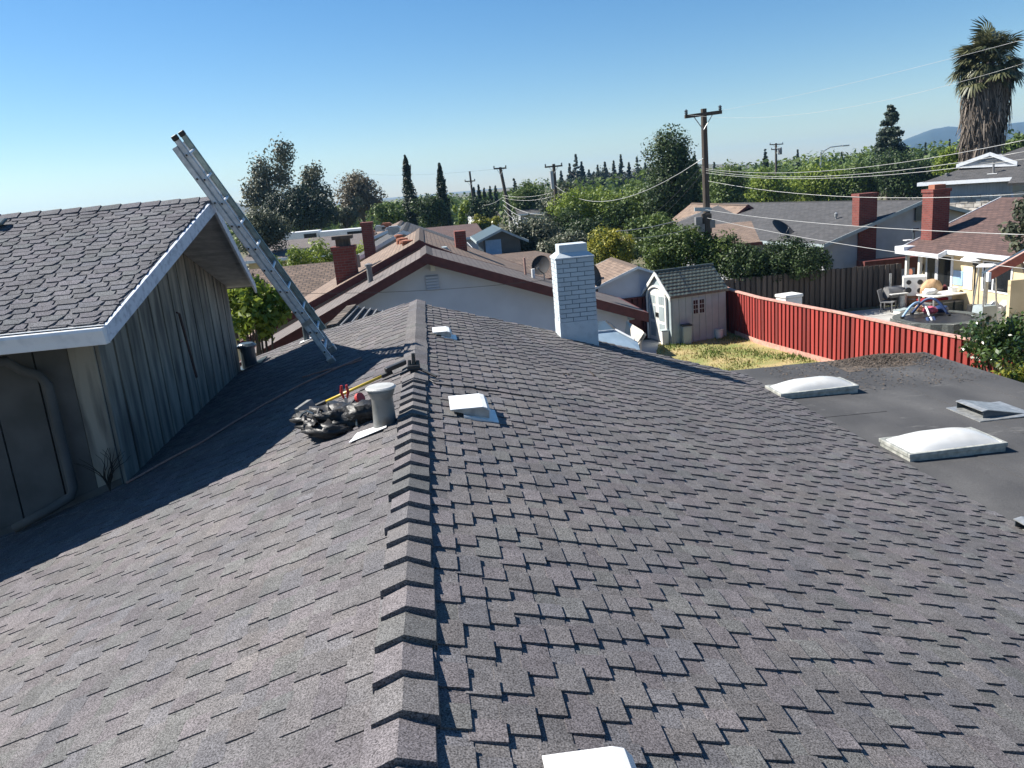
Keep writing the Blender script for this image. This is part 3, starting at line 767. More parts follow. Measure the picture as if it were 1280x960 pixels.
# ---- flue pipe on the left slope
def flue_pipe():
    c = np.array([-0.215, 5.80, lz(0.215)])
    mb = MB(); mb.lathe(c + (0, 0, -0.06), [(0.096, 0), (0.096, 0.02), (0.088, 0.05), (0.080, 0.28), (0.084, 0.29), (0.103, 0.335), (0.103, 0.35), (0.02, 0.35)], 28)
    v = mb.build('flue_pipe', 'flue', house, smooth=False); v['label'] = 'weathered grey flue pipe beside the tool bag left of the ridge'
    for p in v.data.polygons: p.use_smooth = True
    t = MB(); t.lathe(c + (0, 0, 0.292), [(0.113, 0), (0.115, 0.010), (0.104, 0.020), (0.06, 0.026), (0.0, 0.028)], 28); t.build('flue_cap', 'flue_lid', v)
    f = MB(); q = [(-0.20, 5.66), (-0.20, 5.78), (-0.44, 5.86), (-0.49, 5.68)]
    f.prism([(a, b, lz(a) + 0.02) for a, b in q], (0, 0, 0.004)); f.build('flashing', 'white_metal', v)
flue_pipe()
def small_pipe(x, yv, r, h, m, cap, label):
    mb = MB(); c = np.array([x, yv, lz(x)])
    mb.lathe(c + (0, 0, -0.05), [(r, 0), (r, h + 0.05)], 16); v = mb.build('vent_pipe', m, house); v['label'] = label
    if cap:
        t = MB(); t.lathe(c + (0, 0, h), [(r * 1.25, 0.0), (r * 1.3, 0.03), (r * 0.9, 0.07)], 16); t.build('pipe_cap', m, v)
    f = MB(); q = [(x - r * 2.4, yv - r * 2.2), (x + r * 2, yv - r * 2.2), (x + r * 2, yv + r * 2.2), (x - r * 2.4, yv + r * 2.2)]
    f.prism([(a, b, lz(a) + 0.017) for a, b in q], (0, 0, 0.005)); f.build('flashing', 'white_metal' if not cap else m, v)
small_pipe(-2.88, 13.2, 0.125, 0.33, 'canopy_dark', True, 'dark capped vent pipe at the far corner of the wing wall')
small_pipe(-1.92, 13.35, 0.05, 0.42, 'canopy_dark', False, 'thin dark vent pipe behind the foot of the ladder')

# ---- skylights and metal hood on the flat roof
def skylight(lo, hi, label):
    zb = flat_z((lo[0] + hi[0]) / 2) - 0.004
    mb = MB(); f = 0.045
    x0, y0, x1, y1 = lo[0], lo[1], hi[0], hi[1]
    mb.box((x0 + 0.015, y0 + 0.015, zb - 0.03), (x1 - 0.015, y1 - 0.015, zb + 0.055))
    s = mb.build('skylight', 'dome_frame', house); s['label'] = label
    fr = MB(); zt = zb + 0.058
    fr.box((x0, y0, zt), (x1, y0 + f, zt + 0.045)); fr.box((x0, y1 - f, zt), (x1, y1, zt + 0.045))
    fr.box((x0, y0 + f, zt), (x0 + f, y1 - f, zt + 0.045)); fr.box((x1 - f, y0 + f, zt), (x1, y1 - f, zt + 0.045))
    bevel(fr.build('frame', 'dome_frame', s), 0.006)
    n, k = 20, 14; V = []; F = []
    for i in range(n + 1):
        for j in range(k + 1):
            a, b = i / n, j / k
            ha = (1 - abs(2 * a - 1) ** 2.6); hb = (1 - abs(2 * b - 1) ** 2.4)
            V.append((x0 + f * 0.6 + a * (x1 - x0 - f * 1.2), y0 + f * 0.6 + b * (y1 - y0 - f * 1.2), zt + 0.035 + 0.115 * min(1, ha * 1.05) ** 0.8 * hb ** 0.8))
    for i in range(n):
        for j in range(k):
            q = i * (k + 1) + j; F.append((q, q + k + 1, q + k + 2, q + 1))
    d = MB(); d.add(V, F); d.build('dome', 'dome', s, smooth=True)
for (c1, c2, lab) in (((976, 496), (1050, 474), 'white domed skylight farther along the flat roof'), ((1137, 572), (1214, 537), 'white domed skylight nearer on the flat roof')):
    a, b = at_z(*c1, -1.56), at_z(*c2, -1.56)
    skylight((a[0], a[1]), (b[0], b[1]), lab)
def low_hood(x, yv, w, d, label, flange=1.0):
    """low metal hood that opens toward -X"""
    mb = MB(); z = flat_z(x)
    x0, x1, y0, y1 = x - 0.09, x + w * flange, yv - 0.09, yv + d + 0.05
    mb.box((x0, y0, z - 0.004), (x1, y1, z + 0.008))
    v = mb.build('roof_vent', 'galv', house); v['label'] = label
    h = MB(); zt = z + 0.10
    pr = [(x, zt), (x + 0.07, zt + 0.012), (x + w * 0.9, z + 0.010), (x + w * 0.9, z + 0.004), (x + 0.07, zt + 0.004), (x, zt - 0.008)]
    h.prism([(a, yv, b) for a, b in pr], (0, d, 0))
    h.build('hood', 'galv', v)
    c = MB()
    for yy in (yv + 0.004, yv + d - 0.008):
        c.prism([(x + 0.015, yy, z + 0.008), (x + w * 0.85, yy, z + 0.010), (x + 0.07, yy, zt + 0.002), (x + 0.015, yy, zt - 0.012)], (0, 0.004, 0))
    c.build('cheek', 'canopy_dark', v)
low_hood(6.76, 8.60, 0.62, 0.50, 'low galvanised hood vent on the flat roof beside the bushes', 1.05)
low_hood(4.96, 5.15, 0.55, 0.62, 'low white hood vent cut by the right edge of the picture', 0.9)

# ---- white brick chimney at the rake
def white_chimney():
    x0, x1, y0, y1 = 2.10, 2.665, 11.55, 12.02; zb, zt = -1.05, 0.50
    g = 0.006
    mb = MB(); mb.box((x0 + g, y0 + g, zb), (x1 - g, y1 - g, zt - 0.003))
    ch = mb.build('chimney', 'mortar', house); ch['label'] = 'white painted brick chimney at the far edge of the roof'
    base = MB(); base.box((x0 - 0.004, y0 - 0.004, zb), (x1 + 0.004, y1 + 0.004, -0.44)); base.build('painted_base', 'white_brick', ch)
    bmesh_b = MB(); bmesh_b.obox((-0.5, -0.5, -0.5), (1, 0, 0), (0, 1, 0), (0, 0, 1))
    src = bmesh_b.build('brick', 'white_brick', ch, local=True)
    off = Vector(root_inv(house).translation)
    rows = 14; rh = (zt + 0.44) / rows; first = True
    def put(c, sc):
        nonlocal first
        o = src if first else copy_of(src, ch, (0, 0, 0)); first = False
        o.location = Vector(c) + off; o.scale = sc; o.rotation_euler = (random.uniform(-.01, .01), random.uniform(-.006, .006), random.uniform(-.008, .008))
    for r in range(rows):
        z = -0.44 + (r + 0.5) * rh; bh = rh - 0.011
        for side in range(4):
            L = (x1 - x0) if side in (0, 2) else (y1 - y0)
            s = -0.105 * (r % 2) - 0.02 * side
            while s < L - 0.015:
                a, b = max(s, 0), min(s + 0.212 - 0.012, L)
                if b - a > 0.03:
                    m = (a + b) / 2; w = b - a; d = 0.05
                    pr = random.uniform(-0.002, 0.003)
                    if side == 0: put((x0 + m, y0 + d / 2 - pr, z), (w, d, bh))
                    elif side == 2: put((x0 + m, y1 - d / 2 + pr, z), (w, d, bh))
                    elif side == 3: put((x0 + d / 2 - pr, y0 + m, z), (d, w - 0.001, bh - 0.001))
                    else: put((x1 - d / 2 + pr, y0 + m, z), (d, w - 0.001, bh - 0.001))
                s += 0.212
    sh = MB()
    a, b = 0.012, 0.085
    lo = [(x0 - a, y0 - a, zt), (x1 + a, y0 - a, zt), (x1 + a, y1 + a, zt), (x0 - a, y1 + a, zt)]
    md = [(x0 - a, y0 - a, zt + 0.02), (x1 + a, y0 - a, zt + 0.02), (x1 + a, y1 + a, zt + 0.02), (x0 - a, y1 + a, zt + 0.02)]
    hi = [(x0 + b, y0 + b, zt + 0.10), (x1 - b, y0 + b, zt + 0.10), (x1 - b, y1 - b, zt + 0.10), (x0 + b, y1 - b, zt + 0.10)]
    sh.add(lo + md + hi, [(3, 2, 1, 0)] + [(i, (i + 1) % 4, 4 + (i + 1) % 4, 4 + i) for i in range(4)] + [(4 + i, 4 + (i + 1) % 4, 8 + (i + 1) % 4, 8 + i) for i in range(4)] + [(8, 9, 10, 11)])
    sh.build('shoulder', 'white_brick', ch)
    cr = MB(); b = 0.07
    cr.box((x0 + b, y0 + b, zt + 0.085), (x1 - b, y1 - b, zt + 0.205))
    bevel(cr.build('crown', 'white_brick', ch), 0.01)
white_chimney()

# ================================================================== THINGS ON OUR ROOF
def ladder():
    b = np.array([-1.12, 9.85, lz(1.12) + 0.02]); top = np.array([-2.40, 9.255, 2.345])
    d = top - b; Ln = np.linalg.norm(d); d = d / Ln
    r = np.array([0.05, 1.0, 0.0]); r = r - d * (r @ d); r /= np.linalg.norm(r)
    nrm = np.cross(r, d); nrm = nrm if nrm[0] > 0 else -nrm
    t = thing('extension_ladder', 'aluminium extension ladder leaning on the gable peak of the upper wing', 'ladder', b)
    w = 0.40
    def rail(o, L0, L1, m, nofs):
        mb = MB(); wd, th, fl = 0.062, 0.008, 0.030
        p = b + d * L0 + r * o + nrm * nofs
        L = L1 - L0; s = 1 if o > 0.2 else -1
        mb.obox(p - nrm * wd / 2 - r * th / 2, d * L, nrm * wd, r * th)
        mb.obox(p - nrm * wd / 2 - r * (th / 2 if s > 0 else th / 2), d * L, nrm * 0.008, r * fl * s if s > 0 else r * fl)
        mb.obox(p + nrm * (wd / 2 - 0.008) - r * th / 2, d * L, nrm * 0.008, r * fl)
        return mb.build('side_rail', m, t)
    for o in (0.0, w):
        rail(o, 0.0, Ln * 0.985, 'aluminium', 0.035)
        rail(o + (0.02 if o == 0 else -0.02), 0.30, Ln, 'aluminium' if o == 0 else 'ladder_green', 0.098)
        mb = MB(); p = b + d * Ln + r * (o + (0.02 if o == 0 else -0.02)) + nrm * 0.098
        mb.obox(p - nrm * 0.036 - r * 0.02, d * 0.06, nrm * 0.072, r * 0.045); bevel(mb.build('end_cap', 'black_plastic', t), 0.012)
        mb = MB(); p = b + r * o + nrm * 0.035
        mb.obox(p - nrm * 0.045 - r * 0.035 - d * 0.03, d * 0.09, nrm * 0.09, r * 0.07); bevel(mb.build('foot', 'galv', t), 0.01)
    for nofs, a, e in ((0.035, 0.16, Ln * 0.94), (0.098, 0.42, Ln - 0.08)):
        s = a
        while s < e:
            mb = MB(); p = b + d * s + nrm * nofs
            mb.tube([p - r * 0.022, p + r * (w + 0.022)], 0.017, 8); mb.build('rung', 'aluminium', t)
            # dark discs stand in for the shade inside the rung holes, near rail
            mk = MB(); mk.tube([p - r * 0.026, p - r * 0.018], 0.012, 8); mk.build('rung_hole_disc', 'black_plastic', t)
            s += 0.305
    for s in (0.55,):
        mb = MB(); p = b + d * s
        for o in (-0.012, w - 0.012):
            mb.obox(p + r * o - nrm * 0.0, d * 0.06, nrm * 0.135, r * 0.03)
        mb.build('bracket', 'galv', t)
ladder()

def on_left(px, py, h=0.0):
    p = at_plane(px, py, (-PIT, 0, 1), 0); return p + np.array([0, 0, h])
def on_right(px, py, h=0.0):
    p = at_plane(px, py, (PIT, 0, 1), 0); return p + np.array([0, 0, h])

def tool_bag():
    c = np.array([-0.60, 6.42, lz(0.60)])
    t = thing('tool_bag', 'open black tool bag with straps lying on the left slope beside the flue pipe', 'bag', c)
    body = lump('bag_body', 'black_cloth', t, c + (-0.02, -0.02, 0.06), (0.35, 0.24, 0.11), 0.45, 2.6, 4, 1.3, -0.55)
    lump('flap', 'black_cloth', t, c + (0.24, -0.18, 0.14), (0.17, 0.14, 0.085), 0.6, 3.1, 3, 4.2, 0.4)
    lump('pocket', 'black_cloth', t, c + (-0.24, 0.05, 0.05), (0.16, 0.18, 0.075), 0.7, 3.0, 3, 7.7, 0.2)
    lump('pocket', 'black_cloth', t, c + (-0.12, -0.25, 0.04), (0.22, 0.10, 0.06), 0.6, 3.6, 3, 9.1, -0.4)
    for i in range(9):
        mb = MB(); a = random.uniform(0, 6.28); p = c + np.array([random.uniform(-.3, .25), random.uniform(-.25, .15), 0.07])
        q = p + np.array([math.cos(a), math.sin(a), 0]) * random.uniform(0.12, 0.28)
        m = (p + q) / 2 + (0, 0, random.uniform(0.06, 0.13))
        mb.tube([p, (p + m) / 2 + (0, 0, .03), m, (q + m) / 2 + (0, 0, .02), q], random.uniform(0.006, 0.012), 6)
        mb.build('strap', 'black_plastic' if i % 3 else 'canopy_dark', t)
    for i in range(16):
        p = c + np.array([random.uniform(-.34, .26), random.uniform(-.26, .16), random.uniform(0.07, 0.15)])
        a = random.uniform(0, 6.28); u = np.array([math.cos(a), math.sin(a), random.uniform(-.3, .2)]); v = np.array([-math.sin(a), math.cos(a), random.uniform(-.6, .3)])
        su, sv = random.uniform(0.10, 0.22), random.uniform(0.05, 0.13); k1, k2 = random.uniform(0, 6), random.uniform(3, 7)
        mb = MB(); n = 6; V = []; F = []
        for side in (0, 1):
            for q in range(n + 1):
                for r in range(n + 1):
                    f, g = q / n - 0.5, r / n - 0.5
                    z = 0.022 * math.sin(k2 * f + k1) + 0.016 * math.sin(k2 * 1.4 * g + 2 * k1) - 0.10 * (f * f + g * g) - 0.005 * side
                    V.append(p + u * su * f + v * sv * g + np.array([0, 0, z]))
        o_ = (n + 1) ** 2
        for q in range(n):
            for r in range(n):
                b0 = q * (n + 1) + r; F.append((b0, b0 + n + 1, b0 + n + 2, b0 + 1)); F.append((o_ + b0, o_ + b0 + 1, o_ + b0 + n + 2, o_ + b0 + n + 1))
        mb.add(V, F); mb.build('fold', ('black_cloth', 'black_plastic', 'black_cloth', 'canopy_dark')[i % 4], t, smooth=True)
    for i in range(7):
        p = c + np.array([random.uniform(-.3, .2), random.uniform(-.26, .1), random.uniform(0.12, 0.17)])
        mb = MB(); a = random.uniform(0, 6.28); mb.obox(p, np.array([math.cos(a), math.sin(a), random.uniform(-.4, .4)]) * 0.05, np.array([-math.sin(a), math.cos(a), 0]) * 0.02, (0, 0, 0.008)); mb.build('buckle', ('cloth_white', 'galv', 'plastic_grey')[i % 3], t)
    # things that poke out of it are tools of their own
    g = thing('pliers', 'pliers with red handles sticking up out of the black tool bag', 'pliers', c + (0.03, 0.05, 0.16))
    base = on_left(434, 512, 0.10)
    for k in (-1, 1):
        mb = MB(); mb.tube([base + (0.012 * k, 0, 0), base + (0.03 * k, 0.0, 0.06), base + (0.022 * k, 0.0, 0.125)], [0.008, 0.014, 0.011], 8)
        mb.build('handle', 'red_grip', g)
    mb = MB(); mb.tube([base + (0, 0, -0.10), base + (0, 0, 0.01)], [0.014, 0.018], 8); mb.build('jaw', 'galv', g)
    r = thing('tape_reel', 'red ringed round reel lying in the tool bag next to the flue pipe', 'reel', c + (0.27, -0.14, 0.2))
    rc = on_left(453, 521, 0.16)
    mb = MB(); mb.lathe(rc, [(0.03, -0.014), (0.047, -0.014), (0.047, 0.014), (0.03, 0.014)], 18, axis=(0.75, -0.55, 0.4)); mb.build('ring', 'red_grip', r)
    mb = MB(); mb.lathe(rc, [(0.0, -0.01), (0.031, -0.01), (0.031, 0.01), (0.0, 0.01)], 18, axis=(0.75, -0.55, 0.4)); mb.build('hub', 'cloth_white', r)
tool_bag()

def pole_tool():
    a, b = on_left(396, 514, 0.05), on_left(484, 474, 0.05)
    t = thing('roof_broom', 'push broom with a long yellow pole lying across the left slope', 'broom', a)
    d = (b - a) / np.linalg.norm(b - a)
    mb = MB(); mb.tube([a + d * 0.05, b - d * 0.02], 0.014, 10); mb.build('pole', 'yellow', t, smooth=True)
    mb = MB(); mb.tube([a - d * 0.02, a + d * 0.10], 0.021, 10); mb.tube([b - d * 0.05, b + d * 0.06], 0.022, 10); mb.build('grip', 'black_plastic', t)
    # head at the lower left: pale flat blade
    h = on_left(384, 522, 0.03); e = on_left(373, 531, 0.02)
    s = np.array([0.10, 0.16, 0.03]); u = np.array([-0.05, 0.02, 0.10])
    mb = MB(); mb.obox(h - s * 0.55, s * 1.1, u, np.array([0.05, -0.03, 0.01])); bevel(mb.build('head', 'flue', t), 0.008)
    mb = MB(); mb.tube([h + (0.0, 0, 0.05), a], 0.016, 8); mb.build('socket', 'black_plastic', t)
    g = on_left(497, 469, 0.05)
    mb = MB(); mb.obox(g + (-0.10, -0.05, -0.01), (0.2, 0.07, 0.05), (-0.02, 0.06, 0), (0, 0, 0.045)); bevel(mb.build('grip', 'black_plastic', t), 0.01)
pole_tool()

def sealant():
    t = thing('caulk_gun', 'small black tool standing on the ridge where the caps meet', 'tool', (0, 7.18, 0))
    mb = MB(); mb.obox((-0.06, 7.14, 0.035), (0.12, 0, 0), (0, 0.10, 0), (0, 0, 0.05)); bevel(mb.build('body', 'black_plastic', t), 0.01)
    for x, h in ((-0.035, 0.13), (0.005, 0.19), (0.04, 0.12)):
        mb = MB(); mb.tube([(x, 7.19, 0.07), (x + 0.004, 7.2, h)], [0.02, 0.016], 8); mb.build('stub', 'black_plastic', t)
    mb = MB(); mb.tube([(-0.13, 7.12, 0.02), (-0.03, 7.15, 0.05), (0.06, 7.15, 0.045), (0.20, 7.05, -0.02)], 0.014, 6); mb.build('arm', 'black_plastic', t)
sealant()

def cords():
    def polyline(name, label, pts, r, m, cat):
        mb = MB(); P = []
        for i in range(len(pts) - 1):
            a, b = np.array(pts[i]), np.array(pts[i + 1])
            for k in range(4): P.append(a + (b - a) * k / 4 + np.array([random.uniform(-.008, .008), random.uniform(-.012, .012), random.uniform(0, .004)]))
        P.append(np.array(pts[-1])); mb.tube(P, r, 6); tag(mb.build(name, m, smooth=True), label, cat)
    polyline('rope', 'long thin reddish rope lying along the shaded left slope', [on_left(x, y, 0.022) for x, y in ((160, 606), (200, 583), (260, 551), (330, 508), (375, 484), (420, 463), (452, 449))], 0.011, 'rope', 'rope')
    polyline('rope', 'short strand of reddish rope in the shade near the foot of the ladder', [on_left(x, y, 0.022) for x, y in ((378, 474), (405, 466), (430, 459), (453, 452))], 0.009, 'rope', 'rope')
    polyline('cable', 'thin black cable lying across the right slope from the ridge', [on_right(x, y, 0.02) for x, y in ((524, 470), (545, 483), (600, 489), (640, 495), (672, 499))], 0.006, 'black_plastic', 'cable')
    polyline('twig', 'short dark twig on the right slope, the right one of two', [on_right(x, y, 0.02) for x, y in ((736, 466), (744, 472))], 0.008, 'twig', 'twig')
    polyline('twig', 'short curved dark twig on the right slope, the left one of two', [on_right(x, y, 0.02) for x, y in ((704, 471), (708, 469), (712, 471))], 0.006, 'twig', 'twig')
    a, b = at_x(224, 392, WX + 0.12), at_x(246, 472, WX + 0.25)
    mb = MB(); mb.tube([a, (a + b) / 2, b], 0.016, 6); mb.tube([a, a + (0.01, -0.12, 0.03)], 0.012, 6)
    tag(mb.build('rusty_rod', 'rust'), 'rusty rod leaning against the grey siding boards', 'rod')
cords()
def dry_weed():
    base = np.array([WX - 0.12, 7.80, lz(3.2) + 0.03])
    t = thing('dry_weed', 'dead wiry weed at the corner of the shaded siding', 'plant', base)
    mb = MB()
    for i in range(16):
        p = base.copy(); d = np.array([random.uniform(-.25, .25), random.uniform(-.1, .03), 1.0]); P = [p]
        for k in range(6):
            p = p + d * 0.075; d = d + np.array([random.uniform(-.5, .5), random.uniform(-.2, .2), random.uniform(-.1, .1)]); d /= np.linalg.norm(d); P.append(p)
        mb.tube(P, [0.006 - 0.0007 * k for k in range(7)], 4, cap=False)
    mb.build('stems', 'twig', t)
dry_weed()

# ================================================================== NEIGHBOURING HOUSES
def gable_house(name, label, ap, le, ri, Y0, Y1, roofm, wallm, fasm, rotz=0.0, over=0.4, fas=0.18, th=0.10, inset=0.35, cat='house', group=None):
    """ridge runs along local y; ap / le / ri are world (x, z) of the peak and the two eaves at the front rake Y0"""
    ax, az = ap
    t = thing(name, label, cat, (ax, Y0, G), rotz, group)
    L = Y1 - Y0; h = lambda z: z - G
    xl, xr = le[0] - ax, ri[0] - ax
    za, zl, zr = h(az), h(le[1]), h(ri[1])
    mb = MB()
    def zat(x): return za + (zl - za) * (x / xl) if x < 0 else za + (zr - za) * (x / xr)
    a, b = xl + inset, xr - inset
    mb.prism([(a, over, 0), (b, over, 0), (b, over, zat(b) - th), (0, over, za - th), (a, over, zat(a) - th)], (0, L - 2 * over, 0))
    w = mb.build('wall', wallm, t, local=True)
    r = MB()
    r.slab([(xl, L, zl), (xl, 0, zl), (0, 0, za), (0, L, za)], th)
    r.slab([(xr, 0, zr), (xr, L, zr), (0, L, za), (0, 0, za)], th)
    rf = r.build('roof', roofm, t, local=True)
    for (x, z) in ((xl, zl), (xr, zr)):
        for yy in (-0.028, L + 0.003):
            f = MB(); f.obox((x, yy, z - fas + 0.008), (-x, 0, za - z), (0, 0.025, 0), (0, 0, fas)); f.build('rake_board', fasm, t, local=True)
        s = 1 if x > 0 else -1
        f = MB(); f.obox((x + 0.003 * s, -0.02, z - fas), (0.03 * s, 0, 0), (0, L + 0.04, 0), (0, 0, fas)); f.build('eave_board', fasm, t, local=True)
    c = MB(); c.prism([(-0.14, 0.0, za - 0.045), (0, 0.0, za + 0.03), (0.14, 0.0, za - 0.045)], (0, L, 0)); c.build('ridge_cap', roofm, rf, local=True)
    return t
def brick_chimney(parent, x, y, z0, z1, w, d, m='brick_red', cap=True, pot=False, label=None):
    mb = MB(); mb.wallbox((x - w / 2, y, z0), (x + w / 2, y + d, z1)); c = mb.build('chimney', m, parent)
    if label: c['label'] = label
    if cap:
        k = MB(); k.wallbox((x - w / 2 - 0.04, y - 0.04, z1 - 0.02), (x + w / 2 + 0.04, y + d + 0.04, z1 + 0.10)); k.build('chimney_cap', m, c)
    if pot:
        k = MB(); k.wallbox((x - w * 0.32, y + d * 0.2, z1 + 0.10), (x + w * 0.32, y + d * 0.8, z1 + 0.30)); k.wallbox((x - w * 0.46, y + 0.02, z1 + 0.301), (x + w * 0.46, y + d - 0.02, z1 + 0.40)); k.build('chimney_pot', 'bark', c)
    return c
def roof_pipe(parent, px, pyt, pyb, Y, r, m='plastic_grey', hood=False):
    a, b = at_y(px, pyb, Y), at_y(px, pyt, Y)
    mb = MB(); mb.lathe((a[0], Y, a[2] - 0.15), [(r, 0), (r, b[2] - a[2] + 0.15)] + ([(r * 1.5, b[2] - a[2] + 0.152), (r * 1.5, b[2] - a[2] + 0.21), (0.01, b[2] - a[2] + 0.24)] if hood else []), 12)
    mb.build('vent_pipe', m, parent)

# ---- white gabled house next door
wh = gable_house('neighbour_house', 'white gabled house with a dark red rake board beyond the end of the ridge', (0.22, 0.22), (-4.55, -1.95), (5.5, -1.72), 19.0, 22.0, 'roof_taupe', 'stucco_white', 'fascia_red', over=0.45, fas=0.24, th=0.12)
def louver():
    a, b = at_y(532, 345, 19.43), at_y(549, 362, 19.43)
    x0, x1, z0, z1 = a[0], b[0], b[2], a[2]
    mb = MB(); mb.box((x0, 19.425, z0), (x1, 19.448, z1)); v = mb.build('gable_vent', 'plastic_grey', wh)
    for i in range(5):
        m2 = MB(); z = z0 + (i + 0.5) * (z1 - z0) / 5
        m2.obox((x0 - 0.01, 19.40, z - 0.035), (x1 - x0 + 0.02, 0, 0), (0, 0.022, 0.03), (0, 0.006, 0.035)); m2.build('slat', 'stucco_white', v)
    p = at_y(541, 334, 19.38); m3 = MB(); m3.cbox((p[0], 19.38, p[2]), 0.11, 0.12, 0.17); m3.build('flood_light', 'plastic_white', wh)
    # dark beam end under the peak and the step of the roof behind it
    p = at_y(534, 322, 18.9); m4 = MB(); m4.cbox((0.22, 19.2, 0.06), 0.24, 0.5, 0.13); m4.build('ridge_beam', 'fascia_red', wh)
louver()
roof_pipe(wh, 463, 333, 349, 20.6, 0.07, 'plastic_grey', True)
roof_pipe(wh, 657, 322, 343, 21.2, 0.03, 'rope')
roof_pipe(wh, 667, 336, 348, 20.7, 0.05, 'cloth_white')
def dish_on(parent, px, py, Y, r, ax, m, foot):
    p = at_y(px, py, Y); ax = np.array(ax, float); ax /= np.linalg.norm(ax)
    mb = MB(); prof = [(0.001, 0.0)] + [(r * k / 6, 0.22 * r * (k / 6) ** 2) for k in range(1, 7)] + [(r * 1.02, 0.22 * r + 0.01)] + [(r * k / 6, 0.22 * r * (k / 6) ** 2 - 0.012) for k in range(6, 0, -1)] + [(0.001, -0.012)]
    mb.lathe(p, prof, 22, axis=ax, cap=False); d = mb.build('dish', m, parent, smooth=True)
    s = MB(); s.tube([p, p - ax * 0.12, (p[0] - ax[0] * 0.14, p[1] - ax[1] * .14, foot)], 0.022, 8); s.build('dish_mast', 'galv', d)
    a = MB(); a.tube([p - np.array([0, 0, r * 0.8]), p + ax * r * 0.9 - np.array([0, 0, r * 0.5])], 0.012, 6); a.cbox(p + ax * r * 0.95 - np.array([0, 0, r * 0.5]), 0.06, 0.06, 0.06); a.build('dish_arm', 'plastic_grey', d)
dish_on(wh, 677, 332, 20.9, 0.26, (-0.5, -0.75, 0.35), 'dish', -1.1)
q = at_y(744, 345, 20.0)
dish_on(wh, 741, 345, 20.0, 0.30, (0.75, -0.55, 0.3), 'dish_dark', -1.2)

# small hipped canopy roof with ribs in front of the white house
def rib_roof():
    P = [at_y(415, 408, 15.2), at_y(452, 414, 15.0), at_y(478, 407, 15.6), at_y(470, 402, 16.6), at_y(440, 383, 17.4)]
    t = thing('patio_cover', 'small hipped lean-to roof with raised ribs in front of the white gable', 'patio cover', (P[0][0], 15.2, G))
    A, B, C_, D_, E_ = [np.array(p) for p in P]
    far = at_y(505, 394, 17.4)
    mb = MB(); q = [A, at_y(500, 415, 15.0), far, E_]
    nrm = np.cross(q[1] - q[0], q[3] - q[0]); nrm /= np.linalg.norm(nrm); nrm = nrm if nrm[2] > 0 else -nrm
    mb.prism(q, -nrm * 0.06); b = mb.build('deck', 'roof_taupe', t)
    for i in range(9):
        f = i / 8.5
        p0 = q[0] + (q[1] - q[0]) * f; p1 = q[3] + (q[2] - q[3]) * f
        m2 = MB(); m2.obox(p0 + nrm * 0.002 - np.array([0.012, 0, 0]), p1 - p0, (0.03, 0, 0), nrm * 0.035); m2.build('rib', 'plastic_grey', t)
    n = 7
    for i in range(n):
        p0 = q[0] + (q[3] - q[0]) * (i / n); p1 = q[0] + (q[3] - q[0]) * ((i + 0.9) / n)
        m2 = MB(); m2.obox(p0 - np.array([0.10, 0.0, 0.03]), p1 - p0, (0.2, 0, 0.02), (0, 0, 0.06)); m2.build('hip_cap', 'fence_brown', t)
    m3 = MB(); m3.obox(q[0] - (0, 0.04, 0.14), q[1] - q[0], (0, 0.03, 0), (0, 0, 0.12)); m3.build('fascia_board', 'fascia_red', t)
    for f in (0.05, 0.95):
        p = q[0] + (q[1] - q[0]) * f; m4 = MB(); m4.box((p[0] - 0.05, p[1] + 0.05, G), (p[0] + 0.05, p[1] + 0.15, p[2] - 0.08)); m4.build('post', 'fascia_red', t)
rib_roof()

# ---- the row of houses behind it
a = at_y(523, 301, 22.4)
th_ = gable_house('tan_roof_house', 'house with a tan shingle roof just behind the white gable', (0.05, a[2]), (-5.2, -1.95), (6.2, -2.5), 22.4, 30.5, 'roof_tan', 'stucco_grey', 'fascia_red', fas=0.2)
c = at_y(430, 322, 23.4); zt = at_y(430, 308, 23.4)[2]
brick_chimney(th_, c[0], 23.4, -1.8, zt - 0.1, 0.62, 0.6, pot=True, label='dark red brick chimney with a clay pot at left of the tan roof')
c = at_y(576, 300, 26); zt = at_y(576, 289, 26)[2]
brick_chimney(th_, c[0], 26.0, -1.2, zt, 0.36, 0.8, cap=False, label='slim red brick chimney on the right slope of the tan roof')
for px, t1, b1, Y, r in ((504, 300, 308, 26.5, 0.12), (499, 296, 301, 27.5, 0.1), (509, 303, 311, 24.5, 0.14), (515, 305, 309, 23.5, 0.05), (517, 305, 310, 23.2, 0.05), (448, 318, 328, 25.0, 0.06)):
    roof_pipe(th_, px, t1, b1, Y, r, 'terracotta' if r > 0.09 else 'plastic_grey', r > 0.09)
def hood_vent(parent, px, py, Y, s, m):
    p = at_y(px, py, Y); mb = MB(); mb.cbox((p[0], Y, p[2] - 0.12), s, s, 0.24); mb.prism([(p[0] - s * 0.65, Y - s * 0.6, p[2]), (p[0] + s * 0.65, Y - s * 0.6, p[2]), (p[0] + s * 0.4, Y - s * 0.6, p[2] + 0.12), (p[0] - s * 0.4, Y - s * 0.6, p[2] + 0.12)], (0, s * 1.2, 0)); mb.build('roof_vent', m, parent)
hood_vent(th_, 553, 314, 23.3, 0.34, 'plastic_beige')
a = at_y(504, 288, 34.0); l = at_y(440, 326, 34.0); r = at_y(600, 320, 34.0)
gh = gable_house('grey_gable_house', 'pale grey gabled house with light trim, second roof behind the white gable', (a[0], a[2]), (l[0], l[2]), (r[0], r[2]), 34.0, 44.0, 'roof_grey', 'stucco_grey', 'white_paint', fas=0.16)
c = at_y(460, 300, 33.0); zt = at_y(460, 281, 33.0)[2]
brick_chimney(gh, c[0], 33.0, -2.2, zt, 0.42, 0.8, 'brick_red', label='tall dark brick chimney in front of the grey gabled house')
hood_vent(gh, 492, 286, 36, 0.5, 'galv')
a = at_y(497, 282, 47.0); l = at_y(446, 305, 47.0); r = at_y(545, 305, 47.0)
